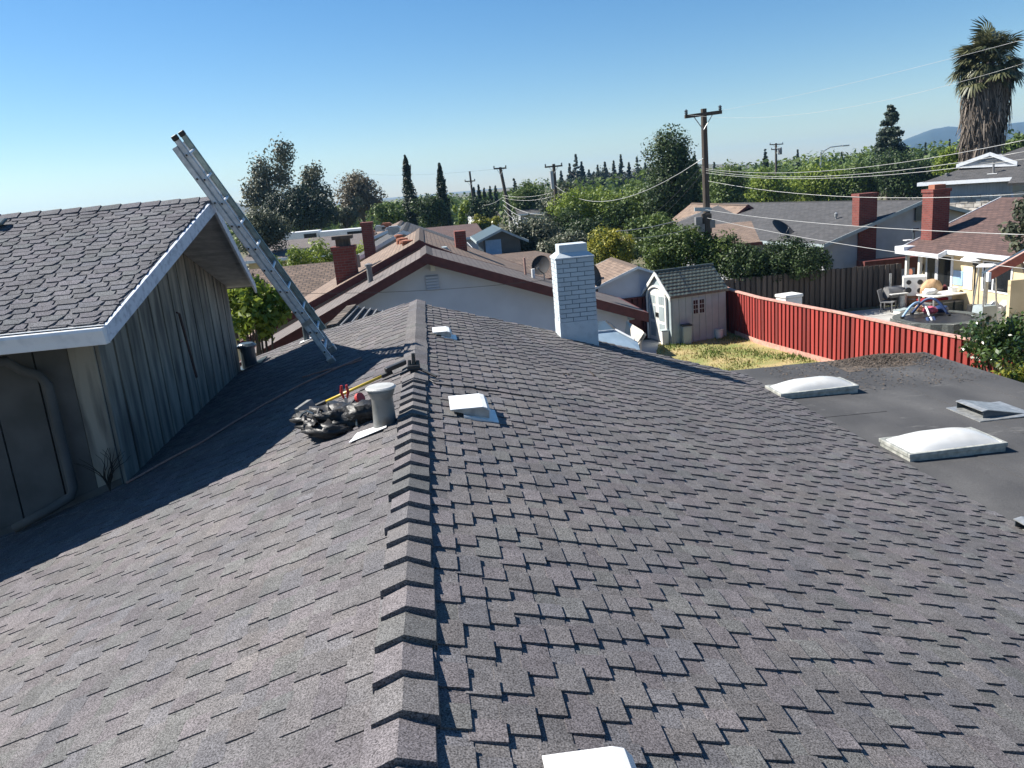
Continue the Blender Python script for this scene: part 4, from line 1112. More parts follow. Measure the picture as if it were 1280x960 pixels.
rh_ = gable_house('russet_roof_house', 'low house with a reddish tiled roof behind the grey gabled house', (a[0], a[2]), (l[0], l[2]), (r[0], r[2]), 47.0, 56.0, 'roof_tan', 'stucco_tan', 'white_paint')
for px, py, m in ((462, 290, 'terracotta'), (475, 284, 'galv'), (483, 281, 'terracotta'), (488, 286, 'plastic_white')): hood_vent(rh_, px, py, 48.5, 0.55, m)
def side_house(name, label, px0, px1, pyr, pye, Yr, Ye, roofm, wallm, fasm, fas=0.15):
    """house whose ridge runs across the view: ridge at depth Yr, front eave at depth Ye"""
    r0, r1 = at_y(px0, pyr[0], Yr), at_y(px1, pyr[1], Yr); zr = (r0[2] + r1[2]) / 2
    e0 = at_y((px0 + px1) / 2, pye, Ye); ze = e0[2]
    x0, x1 = r0[0], r1[0]
    t = thing(name, label, 'house', ((x0 + x1) / 2, Yr, G))
    Yb = Yr + (Yr - Ye)
    mb = MB(); mb.slab([(x0, Ye, ze), (x1, Ye, ze), (x1, Yr, zr), (x0, Yr, zr)], 0.1); mb.slab([(x1, Yb, ze), (x0, Yb, ze), (x0, Yr, zr), (x1, Yr, zr)], 0.1)
    mb.build('roof', roofm, t)
    w = MB(); w.prism([(x0 + 0.3, Ye + 0.5, G), (x0 + 0.3, Yb - 0.5, G), (x0 + 0.3, Yb - 0.5, ze), (x0 + 0.3, Yr, zr - 0.12), (x0 + 0.3, Ye + 0.5, ze)], (x1 - x0 - 0.6, 0, 0)); w.build('wall', wallm, t)
    f = MB(); f.box((x0, Ye - 0.03, ze - fas), (x1, Ye - 0.003, ze)); f.build('eave_board', fasm, t)
    return t
sh_ = side_house('shake_roof_house', 'house with a rough brown shake roof behind the ladder', 268, 447, (339, 326), 400, 31.0, 26.0, 'roof_shake', 'stucco_tan', 'fascia_red')
side_house('brown_roof_house', 'low house with a plain brown roof beyond the clipped hedge', 325, 470, (302, 291), 318, 50.0, 44.0, 'roof_taupe', 'stucco_tan', 'white_paint')
side_house('shake_roof_house', 'house with a brown shake roof just left of the white chimney, beyond the white gable', 585, 694, (322, 325), 352, 33.0, 27.0, 'roof_shake', 'stucco_tan', 'fascia_red')
side_house('red_roof_house', 'low house with a dull red roof under the cypresses', 520, 596, (284, 281), 299, 60.0, 52.0, 'roof_brown', 'stucco_white', 'white_paint')
side_house('grey_roof_house', 'distant house with a grey roof beside the leaning utility pole', 585, 618, (263, 259), 272, 110.0, 102.0, 'roof_taupe', 'stucco_grey', 'white_paint')
side_house('grey_roof_house', 'distant house with a blue grey roof between the two utility poles', 638, 700, (252, 250), 266, 95.0, 88.0, 'roof_grey', 'stucco_grey', 'white_paint')
a = at_y(627, 286, 40.0); l = at_y(596, 302, 40.0); r = at_y(660, 300, 40.0)
gb = gable_house('garden_building', 'small outbuilding with a mossy grey green roof left of the white chimney', (a[0], a[2]), (l[0], l[2]), (r[0], r[2]), 40.0, 45.0, 'shed_roof', 'canopy_dark', 'plastic_beige', fas=0.12, cat='outbuilding')
p = at_y(618, 306, 40.3); mb = MB(); mb.box((p[0] - 0.45, 40.32, p[2] - 0.5), (p[0] + 0.35, 40.385, p[2] + 0.25)); mb.build('window', 'pale_blue', gb)

# ---- tan outbuilding and shaded red fence at the back of the yard
a = at_y(797, 333, 29.2); l = at_y(744, 359, 29.2); r = at_y(848, 349, 29.2)
gable_house('outbuilding', 'small white outbuilding with a tan hipped shingle roof right of the white chimney', (a[0], a[2]), (l[0], l[2]), (r[0], r[2]), 29.2, 33.5, 'roof_tan', 'stucco_white', 'white_paint', over=0.2, fas=0.10, th=0.07, inset=0.15, cat='outbuilding')

# ---- blue grey canopy and scalloped awning between the houses
def canopy():
    Y = 16.2
    p = lambda x, y, d=0.0: at_y(x, y, Y + d)
    t = thing('canopy', 'blue grey canopy with white edge strips right of the white chimney', 'canopy', (p(770, 420)[0], Y, G))
    mb = MB(); f = [p(738, 416), p(768, 413, 0.3), p(797, 427), p(800, 437, -0.5), p(738, 440, -0.7)]
    mb.prism(f, (0, 0.03, -0.03)); mb.build('front_panel', 'canopy_blue', t)
    mb = MB(); mb.prism([p(738, 402, 1.2), p(758, 401, 1.2), p(769, 412, 0.34), p(738, 415, 0.06)], (0, 0.03, -0.03)); mb.build('roof_panel', 'canopy_dark', t)
    mb = MB(); mb.tube([p(738, 415.5, -0.02), p(768, 412.5, 0.28)], 0.018, 6); mb.tube([p(769, 412, 0.3), p(793, 424.5, -0.01)], 0.026, 6); mb.build('edge_strip', 'cloth_white', t)
    mb = MB(); mb.tube([p(758, 402, 1.15), p(770, 411.5, 0.32)], 0.03, 6); mb.build('rafter', 'black_plastic', t)
    for x, y, d in ((741, 438, -0.5), (798, 435, -0.3)):
        q = p(x, y, d); mb = MB(); mb.tube([(q[0], q[1], G), q], 0.03, 6); mb.build('post', 'galv', t)
    Y2 = 18.6
    g = lambda x, y, d=0.0: at_y(x, y, Y2 + d)
    t2 = thing('awning', 'beige awning with a scalloped hem at the right end of the white house', 'awning', (g(790, 410)[0], Y2, G))
    mb = MB(); mb.prism([g(783, 401, 0.3), g(803, 413, -0.2), g(806, 417, -0.4), g(798, 431, -0.5), g(780, 424, 0.2)], (0.0, 0.03, -0.03)); aw = mb.build('fabric', 'awning', t2)
    for i in range(6):
        q = g(805.5 - i * 1.4, 418.5 + i * 2.2, -0.45); m2 = MB(); m2.lathe(q, [(0.0, 0), (0.045, 0.0), (0.045, 0.02), (0, 0.02)], 10, axis=(0, 1, 0)); m2.build('scallop', 'awning', t2)
    for q in (g(782, 412, 0.3), g(800, 424, -0.4)):
        m3 = MB(); m3.tube([(q[0], q[1], G), q], 0.025, 6); m3.build('post', 'galv', t2)
    # side wall of the white house seen behind the canopy
    m4 = MB(); m4.lathe(at_y(789, 400, 19.25), [(0.0, 0), (0.09, 0.02), (0.10, 0.12), (0, 0.16)], 10); tag(m4.build('wall_lamp', 'plastic_beige', wh))
canopy()

# ================================================================== FENCES
def fence(name, label, tops, zbase, bw, gap, m, nrm, cap=None, kick=None, post_every=2.4, under=None, thick=0.03):
    """board on board fence along the (x, y, ztop) points; nrm = horizontal unit vector toward the viewer's side"""
    t = thing(name, label, 'fence', (tops[0][0], tops[0][1], zbase))
    nrm = np.array([nrm[0], nrm[1], 0.0])
    P = [np.array(p, float) for p in tops]
    seg = [np.linalg.norm((P[i + 1] - P[i])[:2]) for i in range(len(P) - 1)]; tot = sum(seg)
    def at(s):
        for i, L in enumerate(seg):
            if s <= L or i == len(seg) - 1: return P[i] + (P[i + 1] - P[i]) * (s / L), P[i + 1] - P[i]
            s -= L
    src = None; s = 0.0
    base = np.array([tops[0][0], tops[0][1], zbase])
    while s < tot:
        bwi = bw * random.uniform(0.93, 1.07); gi = gap * random.uniform(0.85, 1.2)
        for proud in (True, False):
            w = bwi if proud else gi + 0.11
            sc = s + bwi / 2 if proud else s + bwi + gi / 2
            p, d = at(min(sc, tot)); ang = math.atan2(d[1], d[0])
            off = nrm * (0.07 if proud else 0.0)
            if src is None:
                mb = MB(); mb.obox((-0.5, -0.5, 0), (1, 0, 0), (0, 1, 0), (0, 0, 1)); src = mb.build('fence_board', m, t, local=True); o = src
            else: o = copy_of(src, t, (0, 0, 0))
            o.location = Vector(p + off) - Vector(base); o.location.z = 0.03 + random.uniform(0, 0.02)
            o.rotation_euler = (random.uniform(-.003, .003), random.uniform(-.008, .008), ang + random.uniform(-.008, .008))
            o.scale = (w, thick, p[2] - zbase - 0.05 - random.uniform(0, 0.02))
        s += bwi + gi
    s = 0.0
    while s <= tot + 0.01:
        p, d = at(min(s, tot - 0.01)); mb = MB(); q = p - nrm * 0.07
        mb.cbox((q[0], q[1], (p[2] + zbase) / 2), 0.09, 0.09, p[2] - zbase - 0.03, math.atan2(d[1], d[0])); mb.build('post', m, t); s += post_every
    for i in range(len(P) - 1):
        a, b = P[i], P[i + 1]; d = (b - a); u = d / np.linalg.norm(d)
        for (mm, z0, z1, n0, n1, nm) in ((cap, -0.02, 0.022, -0.06, 0.115, 'cap_rail'), (kick, None, None, 0.09, 0.115, 'kick_board')):
            if mm is None: continue
            mb = MB()
            if z0 is not None: mb.obox(a + nrm * n0 + (0, 0, z0), d, nrm * (n1 - n0), (0, 0, z1 - z0))
            else:
                a2 = np.array([a[0], a[1], zbase + 0.01]); d2 = np.array([d[0], d[1], 0]); mb.obox(a2 + nrm * n0, d2, nrm * (n1 - n0), (0, 0, 0.17))
            mb.build(nm, mm, t)
    return t
ZT = G + 1.65
tops = [at_z(x, y, ZT) for x, y in ((921, 364), (951, 372), (993, 380), (1045, 389.5), (1105, 402), (1152, 412), (1200, 421))]
ext = tops[-1] + (tops[-1] - tops[-3]) / np.linalg.norm(tops[-1] - tops[-3]) * 5.0
tops.append(ext)
fence('red_fence', 'sunlit red board fence running along the dry lawn', tops, G, 0.128, 0.08, 'fence_red', (-0.992, -0.12), cap='fence_cap', kick='fence_cap')
c0 = at_z(921, 364, ZT)
fence('red_fence', 'shaded red fence, darkened in its colour, at the back of the lawn behind the plastic shed', [(4.6, 29.15, ZT - 0.05), (7.6, 28.95 + 0.3, ZT - 0.05), (c0[0] - 0.05, c0[1] + 1.2, ZT)], G, 0.14, 0.06, 'fence_red_shaded', (0, -1), cap='fence_red_shaded')
fence('red_fence', 'short dark red fence return between the shed and the sunlit fence', [(c0[0] - 0.02, c0[1] + 1.15, ZT + 0.03), (c0[0] - 0.01, c0[1] + 0.06, ZT)], G, 0.115, 0.075, 'fence_red', (-1, 0), cap='fence_cap')
bt = [at_z(x, y, G + 1.75) for x, y in ((905, 349), (1000, 340), (1060, 334), (1124, 329))]
fence('brown_fence', 'weathered brown board fence behind the paved yard', bt, G, 0.15, 0.07, 'fence_brown', (0, -1))

# ================================================================== PLASTIC SHED AND THE LAWN
def shed():
    rz = math.radians(13); ex = np.array([math.cos(rz), math.sin(rz)]); 
    o = at_z(840, 432, G)
    t = thing('garden_shed', 'beige plastic garden shed with arched double doors and a dark tiled roof', 'shed', o, rz)
    W, Dp, He, Hr = 2.32, 1.85, 1.86, 2.62
    mb = MB(); mb.prism([(0, 0, 0), (0, Dp, 0), (0, Dp, He), (0, Dp / 2, Hr - 0.03), (0, 0, He)], (W, 0, 0)); b = mb.build('body', 'plastic_beige', t, local=True)
    # upright panel joints on the long side
    for i in range(8):
        m2 = MB(); x = 0.05 + i * (W - 0.1) / 8
        m2.box((x + 0.008, -0.018, 0.05), (x + (W - 0.1) / 8 - 0.008, -0.001, He - 0.06)); m2.build('side_panel', 'plastic_beige', t, local=True)
    # window with two leaves of dark panes
    wx = W * 0.49; m2 = MB(); m2.box((wx - 0.26, -0.045, 1.02), (wx + 0.26, -0.019, 1.60)); w = m2.build('window', 'plastic_beige', t, local=True)
    for s in (-0.13, 0.13):
        for r in range(3):
            for c_ in (-0.05, 0.05):
                m3 = MB(); m3.box((wx + s + c_ - 0.04, -0.052, 1.06 + r * 0.17), (wx + s + c_ + 0.04, -0.046, 1.06 + r * 0.17 + 0.145)); m3.build('pane', 'glass', w, local=True)
    # roof: two slopes of moulded tiles
    r = MB(); ov = 0.10
    sl_ = math.hypot(Dp / 2, Hr - He)
    for side in (0, 1):
        y0 = -ov if side == 0 else Dp + ov; yr = Dp / 2
        e0 = He - ov * (Hr - He) / (Dp / 2)
        q = [(-0.08, y0, e0), (W + 0.08, y0, e0), (W + 0.08, yr, Hr), (-0.08, yr, Hr)]
        r.prism([np.array(p) for p in q], (0, 0, -0.05))
    rf = r.build('roof', 'shed_roof', t, local=True)
    for side in (0, 1):
        y0 = -ov if side == 0 else Dp + ov; yr = Dp / 2; e0 = He - ov * (Hr - He) / (Dp / 2)
        nr, nc = 8, 15
        for i in range(nr):
            for j in range(nc):
                f0, f1 = i / nr, (i + 0.97) / nr
                x0 = -0.07 + j * (W + 0.14) / nc + ((i % 2) * 0.5) * (W + 0.14) / nc; x1 = x0 + (W + 0.14) / nc * 0.92
                if x1 > W + 0.09: continue
                ya, yb = y0 + (yr - y0) * f0, y0 + (yr - y0) * f1; za, zb = e0 + (Hr - e0) * f0, e0 + (Hr - e0) * f1
                m2 = MB(); m2.add([(x0, ya, za + 0.036), (x1, ya, za + 0.036), (x1, yb, zb + 0.004), (x0, yb, zb + 0.004), (x0, ya, za), (x1, ya, za), ((x0 + x1) / 2, ya, za + 0.05), ((x0 + x1) / 2, yb, zb + 0.010)],
                    [(0, 6, 7, 3), (6, 1, 2, 7), (4, 5, 1, 6, 0), (4, 0, 3), (5, 2, 1)])
                m2.build('roof_tile', 'shed_roof', rf, local=True)
    m2 = MB(); m2.tube([(-0.09, Dp / 2, Hr + 0.02), (W + 0.09, Dp / 2, Hr + 0.02)], 0.05, 8); m2.build('ridge_roll', 'shed_roof', rf, local=True)
    # gable front facing -X with arched double doors
    for s in (0, 1):
        yc = Dp / 2; ya, yb = (yc - 0.62, yc - 0.012) if s == 0 else (yc + 0.012, yc + 0.62)
        def arch(y): return 1.62 + 0.42 * math.sqrt(max(0, 1 - ((y - yc) / 0.66) ** 2))
        n = 8; ys = [ya + (yb - ya) * k / n for k in range(n + 1)]
        poly = [(-0.03, ya, 0.06), (-0.03, yb, 0.06)] + [(-0.03, yy, arch(yy)) for yy in reversed(ys)]
        m2 = MB(); m2.prism(poly, (0.028, 0, 0)); d = m2.build('door', 'plastic_white', t, local=True)
        for (z0, z1) in ((0.20, 0.72), (0.84, 1.36)):
            m3 = MB(); m3.box((-0.044, ya + 0.12, z0), (-0.031, yb - 0.12, z1)); m3.build('door_panel', 'plastic_beige', d, local=True)
        for k in range(3):
            m3 = MB(); yy = ya + 0.10 + k * 0.145; m3.box((-0.040, yy, 1.44), (-0.031, yy + 0.115, 1.74)); m3.build('pane', 'plastic_beige', d, local=True)
        m3 = MB(); m3.box((-0.075, (yb - 0.07) if s == 0 else ya + 0.03, 0.95), (-0.031, (yb - 0.03) if s == 0 else ya + 0.07, 1.12)); m3.build('handle', 'black_plastic', d, local=True)
    n = 14; m2 = MB(); pts = [(-0.05, Dp / 2 - 0.70, 0.05)] + [(-0.05, Dp / 2 - 0.70 * math.cos(math.pi * k / n), 1.62 + 0.47 * math.sin(math.pi * k / n)) for k in range(n + 1)] + [(-0.05, Dp / 2 + 0.70, 0.05)]
    m2.tube(pts, 0.045, 6); m2.build('door_arch', 'plastic_white', t, local=True)
    m2 = MB()
    for s in (0, 1):
        y0 = -0.12 if s == 0 else Dp + 0.12
        m2.obox((-0.10, y0, He - 0.12 - 0.10), (0, Dp / 2 - y0, Hr - He + 0.10), (0.04, 0, 0), (0, 0, 0.14))
    m2.build('gable_trim', 'plastic_white', t, local=True)
shed()
def bin_(name, label, px0, px1, pyt, pyb, m, lidm, cat, Ydep=0.5, taper=0.88, group=None):
    a, b = at_z(px0, pyb, G), at_z(px1, pyb, G)
    Y = (a[1] + b[1]) / 2; zt = at_y((px0 + px1) / 2, pyt, Y)[2]; w = abs(b[0] - a[0]); cx = (a[0] + b[0]) / 2
    t = thing(name, label, cat, (cx, Y, G), 0, group)
    h = zt - G; mb = MB(); d = min(Ydep, w)
    k = taper
    mb.add([(-w / 2 * k, -d / 2 * k, 0), (w / 2 * k, -d / 2 * k, 0), (w / 2 * k, d / 2 * k, 0), (-w / 2 * k, d / 2 * k, 0), (-w / 2, -d / 2, h * 0.93), (w / 2, -d / 2, h * 0.93), (w / 2, d / 2, h * 0.93), (-w / 2, d / 2, h * 0.93)],
           [(3, 2, 1, 0), (4, 5, 6, 7), (0, 1, 5, 4), (1, 2, 6, 5), (2, 3, 7, 6), (3, 0, 4, 7)])
    bevel(mb.build('body', m, t, local=True), 0.03)
    mb = MB(); mb.box((-w / 2 - 0.02, -d / 2 - 0.02, h * 0.932), (w / 2 + 0.02, d / 2 + 0.02, h)); bevel(mb.build('lid', lidm, t, local=True), 0.02)
    return t
bin_('storage_box', 'small white box in front of the shed doors, leftmost of the bins', 826, 836.5, 412, 431, 'plastic_white', 'plastic_beige', 'box')
bin_('waste_bin', 'pale bin at the left corner of the shed side wall', 838.5, 848.5, 404, 430, 'plastic_white', 'plastic_beige', 'bin')
t = bin_('waste_bin', 'light bin with a black hooded lid beside the shed', 851, 865, 405, 430, 'plastic_beige', 'black_plastic', 'bin')
def bucket():
    p = at_z(899, 423, G); t = thing('bucket', 'white plastic bucket at the right end of the shed', 'bucket', p)
    mb = MB(); mb.lathe((0, 0, 0), [(0.12, 0), (0.155, 0.33), (0.165, 0.335), (0.165, 0.36), (0.145, 0.36), (0.12, 0.04), (0.0, 0.03)], 18); mb.build('body', 'plastic_white', t, smooth=False, local=True)
    mb = MB(); n = 10; mb.tube([(0.165 * math.cos(math.pi * k / n), -0.02 - 0.14 * math.sin(math.pi * k / n), 0.345 - 0.03 * math.sin(math.pi * k / n)) for k in range(n + 1)], 0.006, 5); mb.build('handle', 'galv', t, local=True)
    p = at_z(886, 420, G)
    b = thing('garden_ball', 'pale weathered ball lying by the shed wall next to the bucket', 'ball', p)
    lump('ball', 'plastic_beige', b, p + (0, 0, 0.14), (0.15, 0.15, 0.14), 0.12, 2, 3, 2.0)
    p = at_z(875, 420, G); g = thing('watering_can', 'dark watering can by the shed wall', 'watering can', p)
    mb = MB(); mb.lathe((0, 0, 0), [(0.11, 0), (0.12, 0.2), (0.09, 0.28), (0.0, 0.29)], 14); mb.build('body', 'plastic_grey', g, local=True)
    mb = MB(); mb.tube([(0.1, 0, 0.08), (0.24, 0, 0.24), (0.28, 0, 0.30)], [0.025, 0.015, 0.03], 8); mb.build('spout', 'plastic_grey', g, local=True)
    mb = MB(); mb.tube([(-0.11, 0, 0.10), (-0.2, 0, 0.22), (-0.06, 0, 0.34), (0.05, 0, 0.28)], 0.014, 6); mb.build('handle', 'plastic_grey', g, local=True)
bucket()
def lawn():
    poly = [(7.2, 12.6), (13.2, 12.6), (12.85, 17.5), (12.4, 22), (11.7, 27.2), (11.3, 28.6), (8.9, 29.0), (8.2, 27.5), (7.4, 25.2), (6.9, 22.0)]
    mb = MB(); mb.face([(a, b, G + 0.012) for a, b in poly]); tag(mb.build('lawn', 'lawn'), 'dry yellowing lawn', kind='structure')
    mb = MB(); mb.face([(a, b, G + 0.008) for a, b in [(4.0, 12.6), (7.5, 12.6), (7.2, 22), (7.7, 25), (9.0, 28.9), (4.0, 28.9)]]); tag(mb.build('path', 'concrete'), 'pale dirt path', kind='structure')
    n = 26000
    x = RNG.uniform(6.9, 12.6, n); yv = RNG.uniform(15.5, 28.6, n)
    xmin = np.interp(yv, [12, 22, 25.2, 27.5, 29], [7.2, 6.9, 7.4, 8.2, 8.9]); xmax = np.interp(yv, [12.6, 17.5, 22, 27.2, 28.6], [13.2, 12.8, 12.3, 11.6, 11.2])
    nz = np.array([noise.noise(Vector((a * 0.9, b * 0.6, 0))) for a, b in zip(x, yv)])
    keep = (x > xmin) & (x < xmax) & (RNG.random(n) < 0.45 + nz)
    x, yv, nz = x[keep], yv[keep], nz[keep]; n = len(x)
    ang = RNG.uniform(0, 6.28, n); h = RNG.uniform(0.03, 0.09, n) * (1 + 0.9 * np.clip(nz, 0, 1)); w = RNG.uniform(0.012, 0.03, n)
    dx, dy = np.cos(ang) * w, np.sin(ang) * w; tx, ty = RNG.normal(0, 0.03, n), RNG.normal(0, 0.03, n)
    V = np.empty((n, 3, 3)); z0 = np.full(n, G + 0.01)
    V[:, 0] = np.stack([x - dx, yv - dy, z0], 1); V[:, 1] = np.stack([x + dx, yv + dy, z0], 1); V[:, 2] = np.stack([x + tx, yv + ty, z0 + h], 1)
    sh = np.clip(0.52 + 1.1 * nz + RNG.normal(0, 0.15, n), 0, 1)
    o = tri_mesh('grass_blades', V, sh, 'grass'); tag(o, 'dry and green grass tufts on the lawn', 'grass', kind='stuff')
def tri_mesh(name, V, shade, m):
    n, k = V.shape[0], V.shape[1]
    me = bpy.data.meshes.new(name)
    me.vertices.add(n * k); me.vertices.foreach_set('co', V.reshape(-1).astype(np.float32))
    me.loops.add(n * k); me.loops.foreach_set('vertex_index', np.arange(n * k, dtype=np.int32))
    me.polygons.add(n); me.polygons.foreach_set('loop_start', np.arange(0, n * k, k, dtype=np.int32))
    at = me.attributes.new('shade', 'FLOAT', 'FACE'); at.data.foreach_set('value', shade.astype(np.float32))
    me.update(calc_edges=True); me.materials.append(M[m])
    o = bpy.data.objects.new(name, me); COL.objects.link(o); return o
M['grass'] = leaf_mat('grass', (0.50, 0.38, 0.16), (0.10, 0.16, 0.03), trans=0.15, rough=0.8)
lawn()
def planter():
    p = at_z(1062, 449, G + 0.2); t = thing('planter_box', 'low wooden planter with a black hose coil against the red fence', 'planter', (p[0], p[1], G))
    p = (p[0], p[1])
    for (lo, hi) in (((-0.2, -0.05, 0), (0.15, 0.0, 0.42)), ((-0.2, -1.6, 0), (-0.15, -0.05, 0.42)), ((0.1, -1.6, 0), (0.15, -0.05, 0.42))):
        mb = MB(); mb.box(lo, hi); mb.build('board', 'fence_cap', t, local=True)
    for k in range(4):
        mb = MB(); n = 16; mb.tube([(0.0 + 0.16 * math.cos(2 * math.pi * i / n), -0.35 + 0.22 * math.sin(2 * math.pi * i / n), 0.36 + 0.05 * k) for i in range(n + 1)], 0.025, 6, cap=False); mb.build('hose', 'black_plastic', t, local=True)
planter()
p = at_z(973, 376, G + 1.25)
t = thing('storage_chest', 'white lidded chest just beyond the red fence', 'chest', (p[0] + 0.4, p[1], G), 0.2)
mb = MB(); mb.box((-0.35, -0.3, 0), (0.35, 0.3, 1.35)); bevel(mb.build('body', 'plastic_white', t, local=True), 0.03)
mb = MB(); mb.box((-0.38, -0.33, 1.352), (0.38, 0.33, 1.47)); bevel(mb.build('lid', 'plastic_white', t, local=True), 0.03)

# ================================================================== PATIO HOUSE AT THE RIGHT
WALLX = 20.3
def patio_house():
    ez = G + 2.2; ex, ex2 = 19.63, 19.98; ya, yj, yb = 31.2, 28.4, 12.5
    rx, rz_ = 24.15, -0.55
    t = thing('patio_house', 'tan house with a brown roof and a white gutter above a cluttered patio', 'house', (22, 22, G))
    r = MB(); sl_ = (rz_ - ez) / (rx - ex)
    z2 = ez + (ex2 - ex) * sl_
    r.slab([(ex, ya, ez), (ex, yj, ez), (rx, yj, rz_), (rx, ya, rz_)], 0.1)
    r.slab([(ex2, yj - 0.001, z2), (ex2, yb, z2), (rx, yb, rz_), (rx, yj - 0.001, rz_)], 0.1)
    r.slab([(28.7, ya, ez), (28.7, yb, ez), (rx, yb, rz_), (rx, ya, rz_)], 0.1)
    rf = r.build('roof', 'roof_brown', t)
    def gut(x, a, b, z):
        m = MB(); m.prism([(x + 0.02, a, z + 0.01), (x - 0.11, a, z + 0.01), (x - 0.09, a, z - 0.14), (x + 0.02, a, z - 0.14)], (0, b - a, 0)); m.build('gutter', 'white_paint', t)
    gut(ex, yj + 0.05, ya - 0.0, ez); gut(ex2, yb, yj + 0.1, z2)
    m = MB(); m.obox((ex - 0.08, ya + 0.003, ez - 0.15), (rx - ex + 0.08, 0, rz_ - ez), (0, 0.03, 0), (0, 0, 0.18)); m.build('rake_board', 'white_paint', t)
    m = MB(); m.box((ex - 0.1, ya - 0.6, ez - 0.0), (ex + 0.45, ya + 0.02, ez + 0.16)); m.build('gutter_end', 'white_paint', t)
    m = MB(); m.obox((ex - 0.1, yj - 0.02, ez - 0.16), (ex2 - ex, 0, (z2 - ez)), (0, 0.05, 0), (0, 0, 0.18)); m.build('rake_board', 'white_paint', t)
    w = MB(); w.box((WALLX, yb + 0.3, G), (WALLX + 0.12, ya - 0.5, ez + (WALLX - ex) * sl_ - 0.115)); w.build('wall', 'stucco_tan', t)
    w = MB(); w.prism([(WALLX + 0.12, ya - 0.65, G), (28.2, ya - 0.65, G), (28.2, ya - 0.65, ez - 0.08), (rx, ya - 0.65, rz_ - 0.125), (WALLX + 0.12, ya - 0.65, ez + (WALLX + 0.12 - ex) * sl_ - 0.125)], (0, 0.12, 0)); w.build('gable_wall', 'stucco_tan', t)
    m = MB(); m.box((ex + 0.05, yj, ez - 0.06), (WALLX, ya - 0.02, ez - 0.03)); m.box((ex2 + 0.05, yb, ez - 0.055), (WALLX, yj - 0.02, ez - 0.025)); m.build('soffit', 'stucco_tan', t)
    # wall openings measured on the wall plane
    def rect(px0, px1, z0, z1, name, mm, out=0.03, par=None, d=0.03):
        y0, y1 = at_x(px0, 350, WALLX)[1], at_x(px1, 350, WALLX)[1]
        b = MB(); b.box((WALLX - out - d, min(y0, y1), G + z0), (WALLX - out, max(y0, y1), G + z1)); return b.build(name, mm, par or t)
    d = rect(1157, 1191, 0.05, 2.15, 'sliding_door', 'white_paint', 0.002)
    rect(1159.5, 1169, 0.12, 2.08, 'pane', 'glass', 0.034, d, 0.004)
    rect(1173, 1188.5, 0.55, 2.02, 'pane', 'glass', 0.034, d, 0.004)
    rect(1173, 1188.5, 0.12, 0.48, 'door_panel', 'white_metal', 0.034, d, 0.006)
    rect(1170, 1172.2, 0.08, 2.12, 'stile', 'white_metal', 0.034, d, 0.02)
    rect(1192, 1204, 1.0, 1.55, 'wall_panel', 'pale_blue', 0.002, None, 0.03)
    rect(1205, 1216, 0.9, 1.75, 'blind', 'cloth_white', 0.002, None, 0.03)
    wd = rect(1228, 1266, 0.95, 2.05, 'window', 'white_paint', 0.002)
    rect(1230, 1241, 1.02, 2.0, 'pane', 'glass', 0.034, wd, 0.004); rect(1243, 1264, 1.02, 2.0, 'pane', 'glass', 0.034, wd, 0.004)
    for px in (1133, 1149):
        q = at_x(px, 350, ex + 0.25); q2 = min(q[1], ya - 0.3)
        b = MB(); b.box((ex + 0.2, q2 - 0.06, G), (ex + 0.32, q2 + 0.06, ez - 0.061)); b.build('porch_post', 'plastic_white', t)
    # lantern on the wall by the door
    q = at_x(1151, 333, WALLX - 0.1); b = MB(); b.lathe(q - (0, 0, 0.22), [(0.04, 0), (0.09, 0.06), (0.11, 0.28), (0.05, 0.36), (0.0, 0.40)], 8); b.tube([q + (0.1, 0, 0.05), q + (0, 0, 0.16)], 0.015, 5); b.build('wall_lantern', 'black_plastic', t)
    q = at_x(1139, 340, WALLX - 0.02); b = MB(); b.lathe(q, [(0.0, 0), (0.14, 0.01), (0.14, 0.03), (0, 0.03)], 16, axis=(-1, 0, 0)); b.build('wall_plaque', 'terracotta', t)
    # brick chimney standing through the far rake
    c = at_y(1176.5, 260, 30.3); zt = at_y(1176.5, 236, 30.3)[2]
    brick_chimney(t, c[0], 30.3, ez + 0.3, zt - 0.1, 0.72, 0.7, pot=False, label='red brick chimney rising from the brown roof')
    k = MB(); k.wallbox((c[0] - 0.22, 30.45, zt), (c[0] + 0.25, 30.85, zt + 0.17)); k.build('chimney_pot', 'terracotta', t)
    q = at_plane(1142, 300, (-sl_, 0, 1), ez - sl_ * ex); b = MB(); b.tube([q - (0, 0, 0.1), q + (0, 0, 0.42)], 0.045, 8); b.cbox(q + (0.05, 0, 0.42), 0.26, 0.1, 0.13); b.build('vent_pipe', 'canopy_dark', t)
    b = MB(); b.cbox(q + (-0.25, 0.0, 0.02), 0.3, 0.25, 0.03); b.build('flashing', 'white_metal', t)
    # ell with a red rake board facing the viewer
    Ye = 20.6
    p0, p1 = at_y(1237, 346, Ye), at_y(1300, 311, Ye); dd = p1 - p0
    m = MB(); m.obox(p0 - (0, 0.0, 0.12), dd, (0, 0.04, 0), (0, 0, 0.24)); m.build('red_rake_board', 'fascia_redorange', t)
    m = MB(); m.obox(p0 + (-0.02, -0.01, 0.125), dd, (0, 0.07, 0), (0, 0, 0.03)); m.build('porch_roof', 'fence_cap', t)
    m = MB(); m.cbox((p0[0] - 0.03, Ye, p0[2] - 0.0), 0.08, 0.10, 0.26); m.build('board_end', 'white_paint', t)
    m = MB(); m.obox(p0 + (0.08, 0.05, 0.05), dd * 0.98, (0, 0.40, 0), (0, 0, 0.02)); m.build('porch_ceiling', 'canopy_dark', t)
    a = at_y(1262, 380, Ye + 0.5)
    m = MB(); m.box((a[0], Ye + 0.5, G), (a[0] + 6, Ye + 0.62, G + 2.25)); m.build('ell_wall', 'stucco_tan', t)
